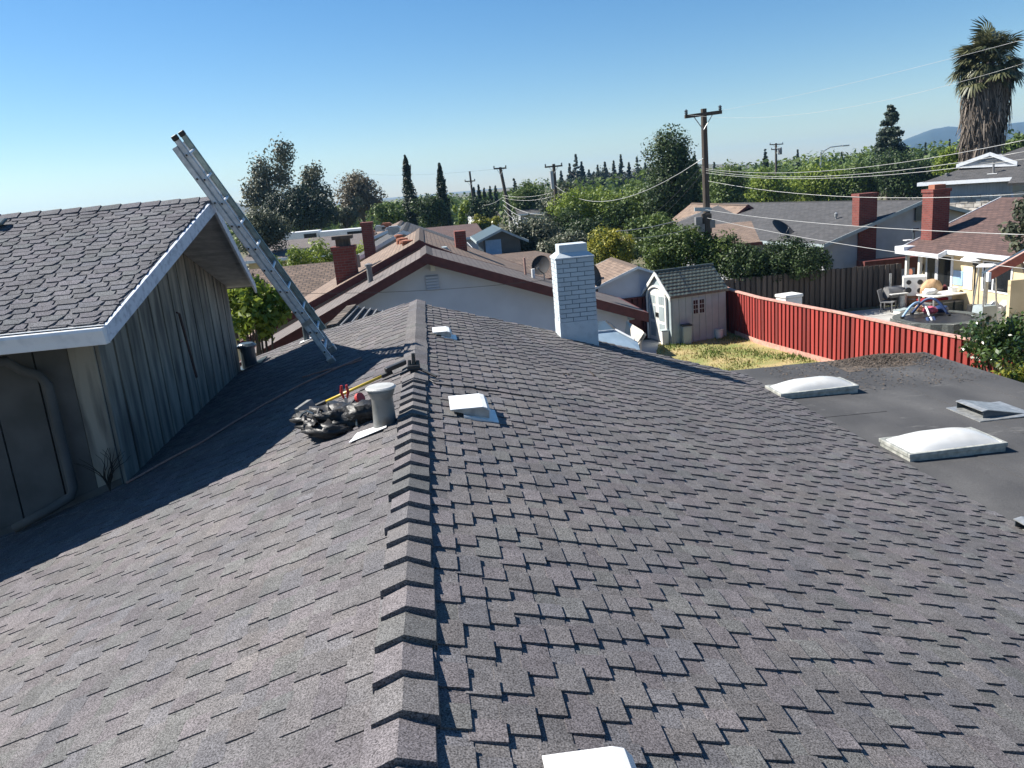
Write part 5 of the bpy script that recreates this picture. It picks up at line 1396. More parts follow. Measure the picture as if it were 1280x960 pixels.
    m = MB(); m.lathe((a[0] + 0.16, Ye + 0.46, G + 1.1), [(0, 0), (0.13, 0.02), (0.13, 0.12), (0, 0.16)], 14, axis=(0, -1, 0)); m.build('wall_plaque', 'plastic_grey', t)
    return t
ph = patio_house()
def patio():
    poly = [(13.0, 12.8), (WALLX, 12.8), (WALLX, 30.2), (11.9, 30.2), (12.0, 26.0), (12.6, 21.0)]
    mb = MB(); mb.face([(a, b, G + 0.012) for a, b in poly]); p = mb.build('patio', 'concrete'); tag(p, 'concrete patio', kind='structure')
    # slab joints
    x = 12.6
    for k in range(6):
        m2 = MB(); m2.box((13.2 + k * 1.25, 12.9, G + 0.0121), (13.21 + k * 1.25, 30.1, G + 0.016)); m2.build('joint', 'underlay', p)
    for k in range(9):
        m2 = MB(); m2.box((12.9, 13.5 + k * 1.9, G + 0.0122), (20.5, 13.512 + k * 1.9, G + 0.0165)); m2.build('joint', 'underlay', p)
patio()

def patio_stuff():
    gz = lambda x, y: at_z(x, y, G)
    # trampoline
    c = at_z(1172, 398, G + 0.62); R = 1.35
    t = thing('trampoline', 'round trampoline with a sagging dark net behind the red fence', 'trampoline', (c[0], c[1], G))
    n = 36; ring = [(R * math.cos(2 * math.pi * k / n), R * math.sin(2 * math.pi * k / n), 0.62) for k in range(n + 1)]
    mb = MB(); mb.tube(ring, 0.03, 8, cap=False); mb.build('frame', 'galv', t, local=True)
    mb = MB()
    for k in range(n):
        a, b = ring[k], ring[k + 1]; s = 0.8
        mb.face([(a[0] * s, a[1] * s, 0.655), (a[0] * 1.02, a[1] * 1.02, 0.665), (b[0] * 1.02, b[1] * 1.02, 0.665), (b[0] * s, b[1] * s, 0.655)])
    mb.build('pad', 'net', t, local=True)
    mb = MB(); mb.face([(a[0] * 0.81, a[1] * 0.81, 0.63) for a in ring[:-1]]); mb.build('mat', 'black_plastic', t, local=True)
    for k in range(8):
        a = 2 * math.pi * k / 8 + 0.3; m2 = MB(); m2.tube([(R * math.cos(a), R * math.sin(a), 0.62), (R * 1.0 * math.cos(a), R * math.sin(a), 0.02), (R * math.cos(a + .15), R * math.sin(a + .15), 0.02)], 0.025, 6); m2.build('leg', 'galv', t, local=True)
    # fallen net hanging over the near side
    mb = MB(); V = []; F = []
    for i in range(25):
        a = math.radians(150 + i * 6.5)
        for j in range(5):
            rr = R * (1.04 + 0.03 * math.sin(i * 1.7) + 0.02 * j); V.append((rr * math.cos(a), rr * math.sin(a), 0.67 - j * 0.11 - 0.04 * math.sin(i * 1.3) * j / 4))
    for i in range(24):
        for j in range(4):
            q = i * 5 + j; F.append((q, q + 5, q + 6, q + 1))
    mb.add(V, F); mb.build('net', 'net', t, local=True)
    for a0, px in ((1150, 0), (1165, 1), (1178, 2)):
        pass
    # bent blue poles over it
    def arc(name, lab, p, q, h, m, r=0.035):
        p, q = np.array(p), np.array(q); P = []
        for k in range(13):
            f = k / 12; P.append(p + (q - p) * f + np.array([0, 0, h * math.sin(math.pi * f)]))
        o = thing(name, lab, 'pole', p); mb = MB(); mb.tube(P, r, 7); mb.build('tube', m, o, smooth=True)
        for e in (p, q):
            m2 = MB(); m2.lathe(e - np.array([0, 0, 0.03]), [(r * 1.5, 0), (r * 1.5, 0.07)], 8); m2.build('end_cap', 'black_plastic', o)
    z = 0.70
    arc('bent_pole', 'pale blue padded pole bent in an arc at left over the trampoline', at_z(1128, 397, G + z), at_z(1160, 386, G + z + .1), 0.35, 'pale_blue', 0.045)
    arc('bent_pole', 'dark blue padded pole bent in a wide arc over the trampoline', at_z(1140, 392, G + z), at_z(1186, 394, G + z), 0.55, 'blue_pad', 0.045)
    arc('bent_pole', 'white pole bent in a low arc over the trampoline', at_z(1150, 388, G + z), at_z(1162, 396, G + z), 0.25, 'cloth_white', 0.035)
    p = at_z(1162, 399, G + 0.64)
    o = thing('foam_pads', 'blue and white striped foam pads hanging over the near rim of the trampoline', 'pad', p)
    for k, m in enumerate(('blue_pad', 'cloth_white', 'blue_pad')):
        m2 = MB(); m2.tube([p + np.array([0.11 * k - 0.1, -0.02, 0.06]), p + np.array([0.11 * k - 0.12, -0.14, -0.05]), p + np.array([0.11 * k - 0.10, -0.16, -0.62])], 0.055, 8); m2.build('pad', m, o)
    o = thing('cushion', 'pink and dark heap of cushions on the trampoline', 'cushion', at_z(1164, 392, G + 0.7))
    q = at_z(1163, 392, G + 0.68)
    lump('cushion', 'pink', o, q + (0, 0, 0.12), (0.24, 0.2, 0.13), 0.3, 2.2, 3, 1.0)
    lump('cushion', 'blue_pad', o, q + (0.4, 0.05, 0.11), (0.28, 0.2, 0.12), 0.3, 2.2, 3, 3.0)
    lump('cushion', 'cloth_tan', o, q + (-0.15, 0.35, 0.16), (0.16, 0.15, 0.15), 0.3, 2.2, 3, 5.0)
    # table with pale top
    a = gz(1200, 399); w, dd = 1.75, 0.9
    o = thing('patio_table', 'long pale table with dark boxes under it behind the trampoline', 'table', (a[0] + 0.3, a[1] + 1.4, G), 0.15)
    mb = MB(); mb.box((-w / 2, -dd / 2, 0.72), (w / 2, dd / 2, 0.77)); bevel(mb.build('tabletop', 'plastic_white', o, local=True), 0.012)
    for sx in (-1, 1):
        for sy in (-1, 1):
            m2 = MB(); m2.box((sx * (w / 2 - 0.08) - 0.03, sy * (dd / 2 - 0.08) - 0.03, 0), (sx * (w / 2 - 0.08) + 0.03, sy * (dd / 2 - 0.08) + 0.03, 0.719)); m2.build('leg', 'plastic_grey', o, local=True)
    for k in range(3):
        q = (a[0] - 0.2 + k * 0.5, a[1] + 1.35, G); b = thing('crate', ('dark crate under the left end of the pale table', 'dark crate under the middle of the pale table', 'dark crate under the right end of the pale table')[k], 'crate', q)
        m2 = MB(); m2.box((-0.2, -0.2, 0), (0.2, 0.2, 0.42)); m2.build('body', 'net', b, local=True); m2 = MB(); m2.box((-0.22, -0.22, 0.421), (0.22, 0.22, 0.46)); m2.build('rim', 'plastic_grey', b, local=True)
    for k, (dx, m, lab) in enumerate(((-0.55, 'cloth_white', 'white bundle on the left end of the pale table'), (0.35, 'plastic_white', 'white tub on the right end of the pale table'))):
        q = np.array([a[0] + 0.3 + dx, a[1] + 1.4, G + 0.77]); b = thing('bundle' if k == 0 else 'tub', lab, 'bundle' if k == 0 else 'tub', q)
        if k == 0: lump('cloth', m, b, q + (0, 0, 0.1), (0.28, 0.2, 0.13), 0.4, 2.4, 3, 2.2)
        else:
            m2 = MB(); m2.lathe((0, 0, 0), [(0.14, 0), (0.17, 0.18), (0.18, 0.19), (0.15, 0.19), (0.12, 0.02), (0, 0.02)], 16); m2.build('body', m, b, local=True)
    # play cube on a barrel, by the porch posts
    q = gz(1141, 386); b = thing('barrel', 'brown wooden half barrel under the white play cube', 'barrel', q)
    m2 = MB(); m2.lathe((0, 0, 0), [(0.27, 0), (0.33, 0.3), (0.31, 0.55), (0.28, 0.55), (0.28, 0.5), (0, 0.5)], 18); m2.build('staves', 'wood_box', b, local=True)
    for h in (0.12, 0.42):
        m2 = MB(); m2.lathe((0, 0, h), [(0.322, 0), (0.332, 0.0), (0.334, 0.04), (0.322, 0.04)], 18); m2.build('hoop', 'plastic_grey', b, local=True)
    b = thing('play_cube', 'white play cube with round holes standing on the barrel', 'toy', q + (0, 0, 0.56), -0.5)
    m2 = MB(); m2.box((-0.42, -0.3, 0.0), (0.42, 0.3, 0.78)); bevel(m2.build('body', 'plastic_white', b, local=True), 0.04)
    for hx, hz, r in ((-0.2, 0.55, 0.09), (0.2, 0.55, 0.1), (0.2, 0.22, 0.1), (-0.2, 0.24, 0.11)):
        m2 = MB(); m2.lathe((hx, -0.301, hz), [(0, 0), (r, 0.0), (r, 0.012), (0, 0.012)], 14, axis=(0, -1, 0)); m2.build('hole', 'black_plastic', b, local=True)
    for hz in (0.55, 0.22):
        m2 = MB(); m2.lathe((-0.421, 0.0, hz), [(0, 0), (0.09, 0.0), (0.09, 0.012), (0, 0.012)], 14, axis=(-1, 0, 0)); m2.build('hole', 'net', b, local=True)
    # smoker and chair, dark cluster by the brown fence
    q = gz(1117, 388); b = thing('smoker_grill', 'dark barrel grill with a chimney pipe beside the brown fence', 'grill', q)
    m2 = MB(); m2.tube([(-0.35, 0, 0.75), (0.35, 0, 0.75)], 0.24, 16); m2.build('drum', 'plastic_grey', b, local=True)
    m2 = MB(); m2.tube([(-0.18, 0, 0.95), (-0.18, 0, 1.5)], 0.045, 8); m2.build('stack', 'galv', b, local=True)
    for sx in (-0.28, 0.28):
        for sy in (-0.2, 0.2):
            m2 = MB(); m2.tube([(sx, sy * 0.7, 0.6), (sx, sy * 1.3, 0)], 0.02, 6); m2.build('leg', 'black_plastic', b, local=True)
    m2 = MB(); m2.box((-0.35, -0.42, 0.70), (0.35, -0.25, 0.73)); m2.build('side_shelf', 'plastic_white', b, local=True)
    q = gz(1110, 390); b = thing('garden_chair', 'grey plastic garden chair left of the dark grill', 'chair', q, 0.7)
    m2 = MB(); m2.box((-0.24, -0.24, 0.40), (0.24, 0.24, 0.44)); m2.build('seat', 'plastic_grey', b, local=True)
    m2 = MB(); m2.obox((-0.24, 0.22, 0.441), (0.48, 0, 0), (0, 0.03, 0), (0, 0.12, 0.45)); m2.build('backrest', 'plastic_grey', b, local=True)
    for sx in (-0.21, 0.21):
        for sy in (-0.21, 0.21):
            m2 = MB(); m2.box((sx - 0.02, sy - 0.02, 0), (sx + 0.02, sy + 0.02, 0.399)); m2.build('leg', 'plastic_grey', b, local=True)
    q = gz(1128, 388); b = thing('gas_bottle', 'grey gas bottle right of the dark grill', 'gas bottle', q)
    m2 = MB(); m2.lathe((0, 0, 0), [(0.14, 0), (0.16, 0.05), (0.16, 0.6), (0.1, 0.72), (0.06, 0.74), (0.06, 0.84), (0, 0.84)], 16); m2.build('body', 'galv', b, local=True)
    m2 = MB(); m2.tube([(0, 0, 0.84), (0.06, 0, 0.9)], 0.03, 6); m2.build('valve', 'black_plastic', b, local=True)
    q = gz(1131, 391); b = thing('box', 'low pale box lying on the patio in front of the barrel', 'box', q, 0.4)
    m2 = MB(); m2.box((-0.5, -0.15, 0), (0.5, 0.15, 0.14)); m2.build('body', 'plastic_white', b, local=True); m2 = MB(); m2.box((-0.51, -0.16, 0.141), (0.51, 0.16, 0.17)); m2.build('lid', 'plastic_beige', b, local=True)
    # soft toy and cushions on a bench in front of the sliding door
    q = gz(1172, 386); b = thing('bench', 'red covered low bench in front of the sliding door', 'bench', q)
    m2 = MB(); m2.box((-0.8, -0.25, 0.36), (0.8, 0.25, 0.46)); m2.build('seat', 'cloth_red', b, local=True)
    for sx in (-0.7, 0.7):
        m2 = MB(); m2.box((sx - 0.04, -0.2, 0), (sx + 0.04, 0.2, 0.359)); m2.build('leg', 'wood_box', b, local=True)
    for nm, lab, cat, dx, m, r, sd in (('cushion', 'large round tan cushion on the red bench by the sliding door', 'cushion', -0.3, 'cloth_tan', (0.42, 0.3, 0.40), 1.0),
                                  ('cushion', 'maroon cushion on the red bench by the sliding door', 'cushion', 0.42, 'cloth_maroon', (0.26, 0.2, 0.30), 2.0)):
        z0 = q + (dx, 0, 0.46); o = thing(nm, lab, cat, z0); lump('cover', m, o, z0 + (0, 0, r[2] * 0.9), r, 0.18, 2.0, 3, sd)
        m2 = MB(); m2.lathe(z0 + (0, -r[1] * 0.96, r[2]), [(0.0, 0), (0.03, 0.0), (0.02, 0.03), (0, 0.03)], 8, axis=(0, -1, 0)); m2.build('button', 'black_plastic', o)
    # heaters
    q = gz(1217, 404); b = thing('patio_heater', 'black post patio heater with a wide white dome reflector', 'patio heater', q + (0.9, 1.3, 0))
    b.location.z = G
    m2 = MB(); m2.lathe((0, 0, 0), [(0.24, 0), (0.24, 0.05), (0.2, 0.4), (0.05, 0.42), (0.03, 0.44), (0.03, 1.85), (0.10, 1.88), (0.10, 2.05), (0.02, 2.06)], 14); m2.build('post', 'black_plastic', b, local=True)
    m2 = MB(); m2.lathe((0, 0, 2.07), [(0.50, 0.0), (0.48, 0.04), (0.33, 0.12), (0.15, 0.17), (0, 0.18)], 20); m2.build('reflector', 'white_metal', b, local=True)
    q = gz(1229, 412); b = thing('pyramid_heater', 'tall grey pyramid patio heater with a flat white top', 'patio heater', q)
    hw, tw, H = 0.30, 0.16, 2.15
    m2 = MB()
    for h0, h1 in ((0.0, 0.85),):
        f0, f1 = h0 / H, h1 / H; a_, b_ = hw + (tw - hw) * f0, hw + (tw - hw) * f1
        m2.add([(-a_, -a_, h0), (a_, -a_, h0), (a_, a_, h0), (-a_, a_, h0), (-b_, -b_, h1), (b_, -b_, h1), (b_, b_, h1), (-b_, b_, h1)], [(3, 2, 1, 0), (4, 5, 6, 7), (0, 1, 5, 4), (1, 2, 6, 5), (2, 3, 7, 6), (3, 0, 4, 7)])
    m2.build('base', 'plastic_beige', b, local=True)
    m2 = MB(); m2.lathe((-0.02, -0.285, 0.45), [(0, 0), (0.08, 0), (0.08, 0.02), (0, 0.02)], 14, axis=(0, -1, 0)); m2.build('knob', 'black_plastic', b, local=True)
    for sx in (-1, 1):
        for sy in (-1, 1):
            e0 = hw + (tw - hw) * 0.85 / H; m2 = MB(); m2.tube([(sx * e0, sy * e0, 0.85), (sx * tw, sy * tw, H)], 0.028, 6); m2.build('upright', 'galv', b, local=True)
    m2 = MB(); m2.tube([(0, 0, 0.85), (0, 0, H)], 0.05, 10); m2.build('flame_tube', 'galv', b, local=True)
    m2 = MB(); m2.lathe((0, 0, H + 0.01), [(0.40, 0), (0.40, 0.03), (0.2, 0.08), (0, 0.09)], 4); m2.build('top', 'white_metal', b, local=True)
    # wrapped furniture, leaning boards
    q = gz(1243, 418); b = thing('wrapped_furniture', 'furniture wrapped in a pale plastic sheet right of the pyramid heater', 'bundle', q + (0.9, 0.8, 0)); b.location.z = G
    for k in range(3):
        z0 = q + (0.55 + k * 0.38, 0.8, 0); pts = []
        m2 = MB(); V = []; 
        for j, (h, s) in enumerate(((0, 0.26), (0.4, 0.24), (0.75, 0.2), (0.95, 0.08))):
            for i in range(10):
                a = 2 * math.pi * i / 10; rr = s * (1 + 0.25 * math.sin(i * 2.6 + k)); V.append((z0[0] + rr * math.cos(a), z0[1] + rr * math.sin(a), G + h))
        F = [(j * 10 + i, j * 10 + (i + 1) % 10, (j + 1) * 10 + (i + 1) % 10, (j + 1) * 10 + i) for j in range(3) for i in range(10)] + [tuple(range(30, 40))]
        m2.add(V, F); m2.build('sheet', 'cloth_white' if k < 2 else 'canopy_blue', b)
    q = at_z(1256, 415, G)
    for k in range(3):
        o = thing('plank', ('leaning brown plank against the tan wall, left of three', 'leaning brown plank against the tan wall, middle of three', 'leaning brown plank against the tan wall, right of three')[k], 'plank', (q[0] + 0.25 * k + 1.2, q[1] + 2.0, G))
        m2 = MB(); m2.obox((0, 0, 0), (0.1, 0, 0), (0, 0.03, 0), (0.15, 0.35, 1.35)); m2.build('board', 'wood_box', o, local=True)
        m2 = MB(); m2.obox((0.15, 0.35, 1.352), (0.1, 0, 0), (0, 0.03, 0), (0.005, 0.01, 0.05)); m2.build('tip', 'plastic_grey', o, local=True)
    q = at_z(1205, 395, G); b = thing('shelf', 'white shelf stacked with pale boxes behind the black heater', 'shelf', (q[0] + 1.3, q[1] + 1.6, G))
    for h in (0.1, 0.45, 0.8):
        m2 = MB(); m2.box((-0.75, -0.2, h), (0.75, 0.2, h + 0.03)); m2.build('board', 'plastic_white', b, local=True)
        for k in range(4):
            m2 = MB(); x = -0.7 + k * 0.36; m2.box((x, -0.18, h + 0.031), (x + random.uniform(.2, .33), 0.15, h + random.uniform(.15, .28))); m2.build('box', 'plastic_white' if (k + int(h * 10)) % 3 else 'cloth_tan', b, local=True)
    for sx in (-0.76, 0.74):
        m2 = MB(); m2.box((sx, -0.2, 0), (sx + 0.025, 0.2, 0.85)); m2.build('side', 'plastic_white', b, local=True)
patio_stuff()

# ---- long grey house behind the brown fence
def grey_house():
    a = at_y(1155, 250, 35.0)
    t = gable_house('grey_house', 'long house with a grey roof and a red chimney behind the brown fence', (a[0], a[2]), (a[0] - 5.6, -2.05), (a[0] + 5.6, -2.05), 35.0, 51.0, 'roof_grey', 'stucco_grey', 'plastic_beige', rotz=math.radians(13), fas=0.16)
    c = at_y(1084, 280, 34.6); zt = at_y(1084, 242, 34.6)[2]
    ch = brick_chimney(t, c[0], 34.55, G, zt - 0.08, 0.86, 0.6, 'brick_red', label='tall dark red brick chimney on the gable wall of the grey house')
    p = at_y(1149, 266, 35.5); mb = MB(); mb.obox((p[0] - 0.32, 35.25, p[2] - 0.35), (0.62, 0.14, 0), (-.01, 0.05, 0), (0, 0, 0.62)); mb.build('gable_vent', 'canopy_dark', t)
    for px, py, Y in ((993, 261, 43.5), (1037, 259, 42.0), (1098, 257, 38.5)):
        q = at_y(px, py, Y); mb = MB(); mb.cbox((q[0], Y, q[2] - 0.1), 1.0, 0.7, 0.2, 0.22); mb.build('skylight', 'white_metal', t)
    q = at_y(1045, 297, 37.2); q2 = at_y(1045, 271, 37.2); mb = MB(); mb.tube([q - (0, 0, .3), q2], 0.035, 6); mb.lathe(q2, [(0.08, 0), (0.10, 0.16), (0.03, 0.2), (0, 0.22)], 8); mb.build('vent_pipe', 'galv', t)
    mb = MB(); mb.cbox(q + (0, 0, 0.02), 0.4, 0.4, 0.05); mb.build('flashing', 'white_metal', t)
    dish_on(t, 977, 288, 37.5, 0.62, (0.35, -0.45, 0.65), 'dish_dark', q[2] - 0.6)
    # dark shed roof and wall lights near the fence
    q = at_y(1020, 330, 34.0)
    a2 = at_y(935, 256, 46.0); l2 = at_y(880, 300, 46.0); r2 = at_y(962, 271, 46.0)
    h2 = gable_house('tan_roof_house', 'house with a pinkish tan roof behind the big utility pole', (a2[0], a2[2]), (l2[0], l2[2]), (r2[0], r2[2]), 46.0, 56.0, 'roof_tan', 'stucco_grey', 'fascia_red')
    a2 = at_y(930, 285, 40.0)
    side_house('tan_roof_house', 'low roof with pinkish tan shingles left of the grey house', 868, 952, (282, 276), 306, 43.0, 38.0, 'roof_tan', 'stucco_grey', 'fascia_red')
    mb = MB(); p = at_y(1140, 320, 33.5)
    b = thing('lumber_rack', 'dark red covered rack against the gable wall of the grey house', 'rack', (at_y(1115, 330, 33.4)[0], 33.4, G))
    x0, x1 = at_y(1078, 330, 33.4)[0], at_y(1148, 330, 33.4)[0]; zt = at_y(1110, 323, 33.4)[2]
    mb.box((x0, 33.2, zt - 0.5), (x1, 33.9, zt - 0.02)); mb.build('cover', 'fascia_red', b)
    for x in (x0 + 0.1, x1 - 0.1):
        m2 = MB(); m2.box((x - 0.05, 33.3, G), (x + 0.05, 33.4, zt - 0.501)); m2.build('post', 'wood_box', b)
grey_house()

# ---- two storey house behind, turned about 50 degrees
def upper_house():
    E0 = at_y(1150, 229, 45.0); ze = E0[2]; E1 = at_z(1266, 222, ze)
    d = (E1 - E0)[:2]; Lf = float(np.linalg.norm(d)); e = np.array([d[0] / Lf, d[1] / Lf, 0.0]); n = np.array([-e[1], e[0], 0.0])
    Z = np.array([0, 0, 1.0])
    P = lambda x, y, z: np.array([E0[0], E0[1], 0.0]) + e * x + n * y + Z * z
    on = lambda px, py, y: at_plane(px, py, (n[0], n[1], 0), n @ E0 + y)
    lx = lambda q: float((q - E0) @ e)
    t = thing('two_storey_house', 'taller house with a stone lower wall and a small roof gablet below the palm', 'house', (E0[0] + 2, E0[1] + 2, G))
    rise = 1.65; zr = ze + rise
    r = MB()
    r.slab([P(0, 0, ze), P(Lf, 0, ze), P(Lf, 4.5, zr), P(4.4, 4.5, zr)], 0.12)
    r.slab([P(0, 9, ze), P(0, 0, ze), P(4.4, 4.5, zr), P(4.4, 4.6, zr)], 0.12)
    r.slab([P(Lf + 0.002, -0.9, ze - 0.25), P(Lf + 9, -0.9, ze - 0.25), P(Lf + 9, 4.5, zr), P(Lf + 0.002, 4.5, zr)], 0.12)
    r.build('roof', 'roof_grey', t)
    m = MB(); m.obox(P(-0.12, -0.12, ze - 0.17), e * (Lf + 0.1), n * 0.115, Z * 0.2); m.obox(P(-0.12, 0.0, ze - 0.17), e * 0.115, n * 9, Z * 0.2); m.build('gutter', 'white_paint', t)
    q0, q1 = on(1171, 240, 0.5), on(1266, 240, 0.5); zs = on(1220, 243, 0.5)[2]
    x0, x1 = lx(q0), lx(q1)
    m = MB(); m.obox(P(x0, 0.5, zs), e * (x1 - x0), n * 8, Z * (ze - zs - 0.02)); m.build('upper_wall', 'stucco_grey', t)
    N = 24
    for i in range(N):
        a = x0 + (x1 - x0) * i / N; m = MB(); m.obox(P(a + 0.01, 0.475, zs + 0.02), e * ((x1 - x0) / N - 0.02), n * 0.023, Z * (ze - zs - 0.16)); m.build('siding_board', 'stucco_grey', t)
    xs = lx(on(1188, 240, 0.45))
    m = MB(); m.obox(P(x0, 0.45, G), e * (x1 - x0 + 0.05), n * 8, Z * (zs - 0.003 - G)); m.build('lower_wall', 'stucco_white', t)
    k = 0
    for r_ in range(9):
        xx = xs
        while xx < x1 - 0.1 and k < 160:
            w = random.uniform(0.2, 0.5); m = MB(); z0 = zs - 0.24 * (r_ + 1)
            m.obox(P(xx + 0.012, 0.40 - random.uniform(0, 0.03), z0 + 0.012), e * (min(w, x1 - xx) - 0.024), n * 0.06, Z * 0.215); m.build('stone', 'stone', t); xx += w; k += 1
    g0, g1, g2 = on(1196, 209, 1.55), on(1238, 194, 1.55), on(1272, 206, 1.55)
    m = MB(); m.prism([g0, g2, g1], n * 2.2); g = m.build('gablet', 'stucco_grey', t)
    for a, b in ((g0, g1), (g2, g1)):
        m = MB(); m.obox(a - n * 0.12 - Z * 0.03, (b - a) * 1.01, n * 0.11, Z * 0.2); m.build('trim', 'white_paint', g)
    m = MB(); m.obox(g0 - n * 0.10 - Z * 0.06, (g2 - g0), n * 0.09, Z * 0.08); m.build('sill', 'white_paint', g)
    for i in range(4):
        zz = g0[2] + 0.12 + i * 0.11; hw = max(0.1, (g1[2] - zz) / (g1[2] - g0[2]) * 0.8); c = g1 * 1.0; c[2] = zz
        m = MB(); m.obox(c - e * hw - n * 0.05, e * hw * 2, n * 0.04, Z * 0.05); m.build('louver_slat', 'plastic_grey', g)
    for px, yt, yb, rr in ((1242, 204, 217, 0.055), (1184, 218, 223, 0.08)):
        a, b = on(px, yb, 0.8), on(px, yt, 0.8); m = MB(); m.tube([a - Z * 0.2, b], rr, 8); m.tube([b, b + Z * 0.08], rr * 1.6, 8); m.build('vent_pipe', 'plastic_grey', t)
    a = on(1241, 217, 0.75); m = MB(); m.cbox(a, 0.5, 0.3, 0.04, math.atan2(e[1], e[0])); m.build('flashing', 'white_metal', t)
upper_house()

# ================================================================== POLES AND WIRES
def utility_pole(name_label, px, pyt, Y, r, arms, lean=0.0, group=None):
    p = at_y(px, pyt, Y); b = np.array([p[0] + lean, Y, G])
    t = thing('utility_pole', name_label, 'utility pole', b, 0, group)
    mb = MB(); mb.tube([b, p], [r * 1.25, r * 0.85], 10); mb.build('pole', 'pole_wood', t)
    for x0, x1, y0, y1 in arms:
        a, c = at_y(x0, y0, Y - r * 1.2), at_y(x1, y1, Y - r * 1.2); d = c - a
        mb = MB(); mb.obox(a - (0, 0.06, 0.07), d, (0, 0.11, 0), (0, 0, 0.14)); mb.build('crossarm', 'pole_wood', t)
        for f in (0.04, 0.96):
            q = a + d * f; mb = MB(); mb.lathe(q + (0, 0, 0.07), [(0.03, 0), (0.075, 0.05), (0.055, 0.11), (0.08, 0.15), (0.0, 0.22)], 8); mb.build('insulator', 'canopy_dark', t)
        mid = a + d * 0.5
        for f in (0.25, 0.75):
            mb = MB(); mb.tube([a + d * f + (0, -0.0, -0.06), mid + (0, 0, -0.62)], 0.02, 5); mb.build('brace', 'galv', t)
    return t, p
BP, bp_top = utility_pole('tall brown utility pole behind the garden shed, nearest of the poles', 879.5, 136, 33.0, 0.14, [(856, 902, 146, 140)], lean=0.05)
def pole_gear():
    Y = 32.8
    a, b = at_y(868, 262, Y), at_y(889, 262, Y); mb = MB(); mb.obox(a - (0, 0.05, 0.07), b - a, (0, 0.06, 0), (0, 0, 0.16)); mb.build('sign_board', 'plastic_beige', BP)
    c = at_y(883, 275, Y); mb = MB(); mb.lathe(c - (0, 0, 0.5), [(0.22, 0), (0.22, 0.75), (0.05, 0.8)], 14); mb.build('sleeve', 'pole_wood', BP)
    for x, y in ((873, 276), (889, 280), (876, 285)):
        q = at_y(x, y, Y - 0.1); mb = MB(); mb.cbox(q, 0.28, 0.2, 0.32); mb.build('terminal_box', 'plastic_grey', BP)
pole_gear()
PP, _ = utility_pole('utility pole with a white riser pipe in front of the far conifers', 692, 205, 75.0, 0.17, [(681, 703, 209, 207)])
q0, q1 = at_y(689, 214, 74.6), at_y(691, 236, 74.6); mb = MB(); mb.tube([q1, q0], 0.16, 8); mb.build('riser_pipe', 'transformer', PP)
utility_pole('leaning utility pole left of the white riser pole', 625, 209, 80.0, 0.17, [(617, 633, 211, 210)], lean=1.0)
utility_pole('thin utility pole near the cypresses, farthest left of the poles', 587, 214, 110.0, 0.15, [(581, 594, 227, 226)], lean=0.2)
PT, _ = utility_pole('far utility pole with two crossarms above the bright green trees', 970, 179, 120.0, 0.18, [(962, 979, 181, 180), (964, 977, 187, 186)])
q0 = at_y(975, 188, 119.5); mb = MB(); mb.lathe(q0 - (0, 0, 0.6), [(0.3, 0), (0.3, 0.9), (0.1, 1.0)], 10); mb.build('transformer', 'plastic_grey', PT)
def street_lamp():
    Y = 100.0; p = at_y(1026, 190, Y); t = thing('street_lamp', 'grey street lamp with a long curved arm above the trees', 'street lamp', (p[0], Y, G))
    mb = MB(); mb.tube([(p[0], Y, G), p], [0.14, 0.10], 8); mb.build('post', 'galv', t)
    e = at_y(1054, 182, Y); m = at_y(1038, 184, Y); mb = MB(); mb.tube([at_y(1026, 194, Y), at_y(1031, 188, Y), m, e], 0.07, 6); mb.build('arm', 'galv', t)
    mb = MB(); mb.cbox(e + (0.3, 0, -0.03), 0.9, 0.35, 0.16); mb.build('lamp_head', 'galv', t)
street_lamp()
def wire(label, a, b, sag=0.3, r=0.012, m='wire', n=14):
    a, b = np.array(a), np.array(b); P = []
    for i in range(n + 1):
        f = i / n; P.append(a + (b - a) * f - np.array([0, 0, 4 * sag * f * (1 - f)]))
    mb = MB(); mb.tube(P, r * 0.5, 5); tag(mb.build('power_line', m, smooth=True), label, 'wire')
def wpx(label, p0, p1, Y0, Y1, **k): wire(label, at_y(*p0, Y0), at_y(*p1, Y1), **k)
wpx('topmost bright cable running right from the big pole past the palm trunk', (882, 211), (1300, 171), 32.9, 17, sag=0.42, r=0.013)
wpx('second bright cable running right from the big pole past the palm trunk', (882, 213), (1300, 186), 32.9, 17, sag=0.42, r=0.013)
wpx('third bright cable running right from the big pole past the palm trunk', (882, 216), (1300, 196), 32.9, 17, sag=0.35, r=0.013)
wpx('cable that crosses the top of both brick chimneys at right', (884, 226), (1300, 241), 32.9, 20, sag=0.36, r=0.015)
wpx('thick pale service cable crossing the brown roof at right', (882, 262), (1300, 294), 32.7, 15, sag=0.15, r=0.016)
wpx('lower service cable running down to the patio heaters', (882, 272), (1300, 338), 32.7, 16, sag=0.15, r=0.016)
wpx('thin high wire from the big pole crossarm across the middle of the palm crown', (902, 138), (1300, 44), 32.9, 17, sag=0.1, r=0.007)
wpx('thin high wire from the pole crossarm across the lower palm crown', (858, 143), (1300, 73), 32.9, 17, sag=0.55, r=0.007)
wpx('pale cable sloping down left from the big pole to the yellow flowering shrub', (879, 264), (770, 289), 32.8, 28.5, sag=0.15, r=0.022)
wpx('second pale cable sloping down left from the pole below the first', (879, 280), (790, 298), 32.8, 28.5, sag=0.12, r=0.012)
wpx('cable sagging from the big pole left to the pole with the white riser', (879, 198), (694, 232), 32.9, 74.8, sag=1.6, r=0.03)
wpx('dark cable rising steeply through the tall dark tree to the big pole', (879, 205), (815, 270), 32.9, 40, sag=0.1, r=0.014, m='wire_dark')
wpx('second dark cable rising through the tall dark tree to the big pole', (879, 215), (825, 272), 32.9, 40, sag=0.1, r=0.014, m='wire_dark')
wpx('upper of three cables drooping right from the leaning pole', (628, 250), (680, 268), 79.8, 70, sag=0.4, r=0.04)
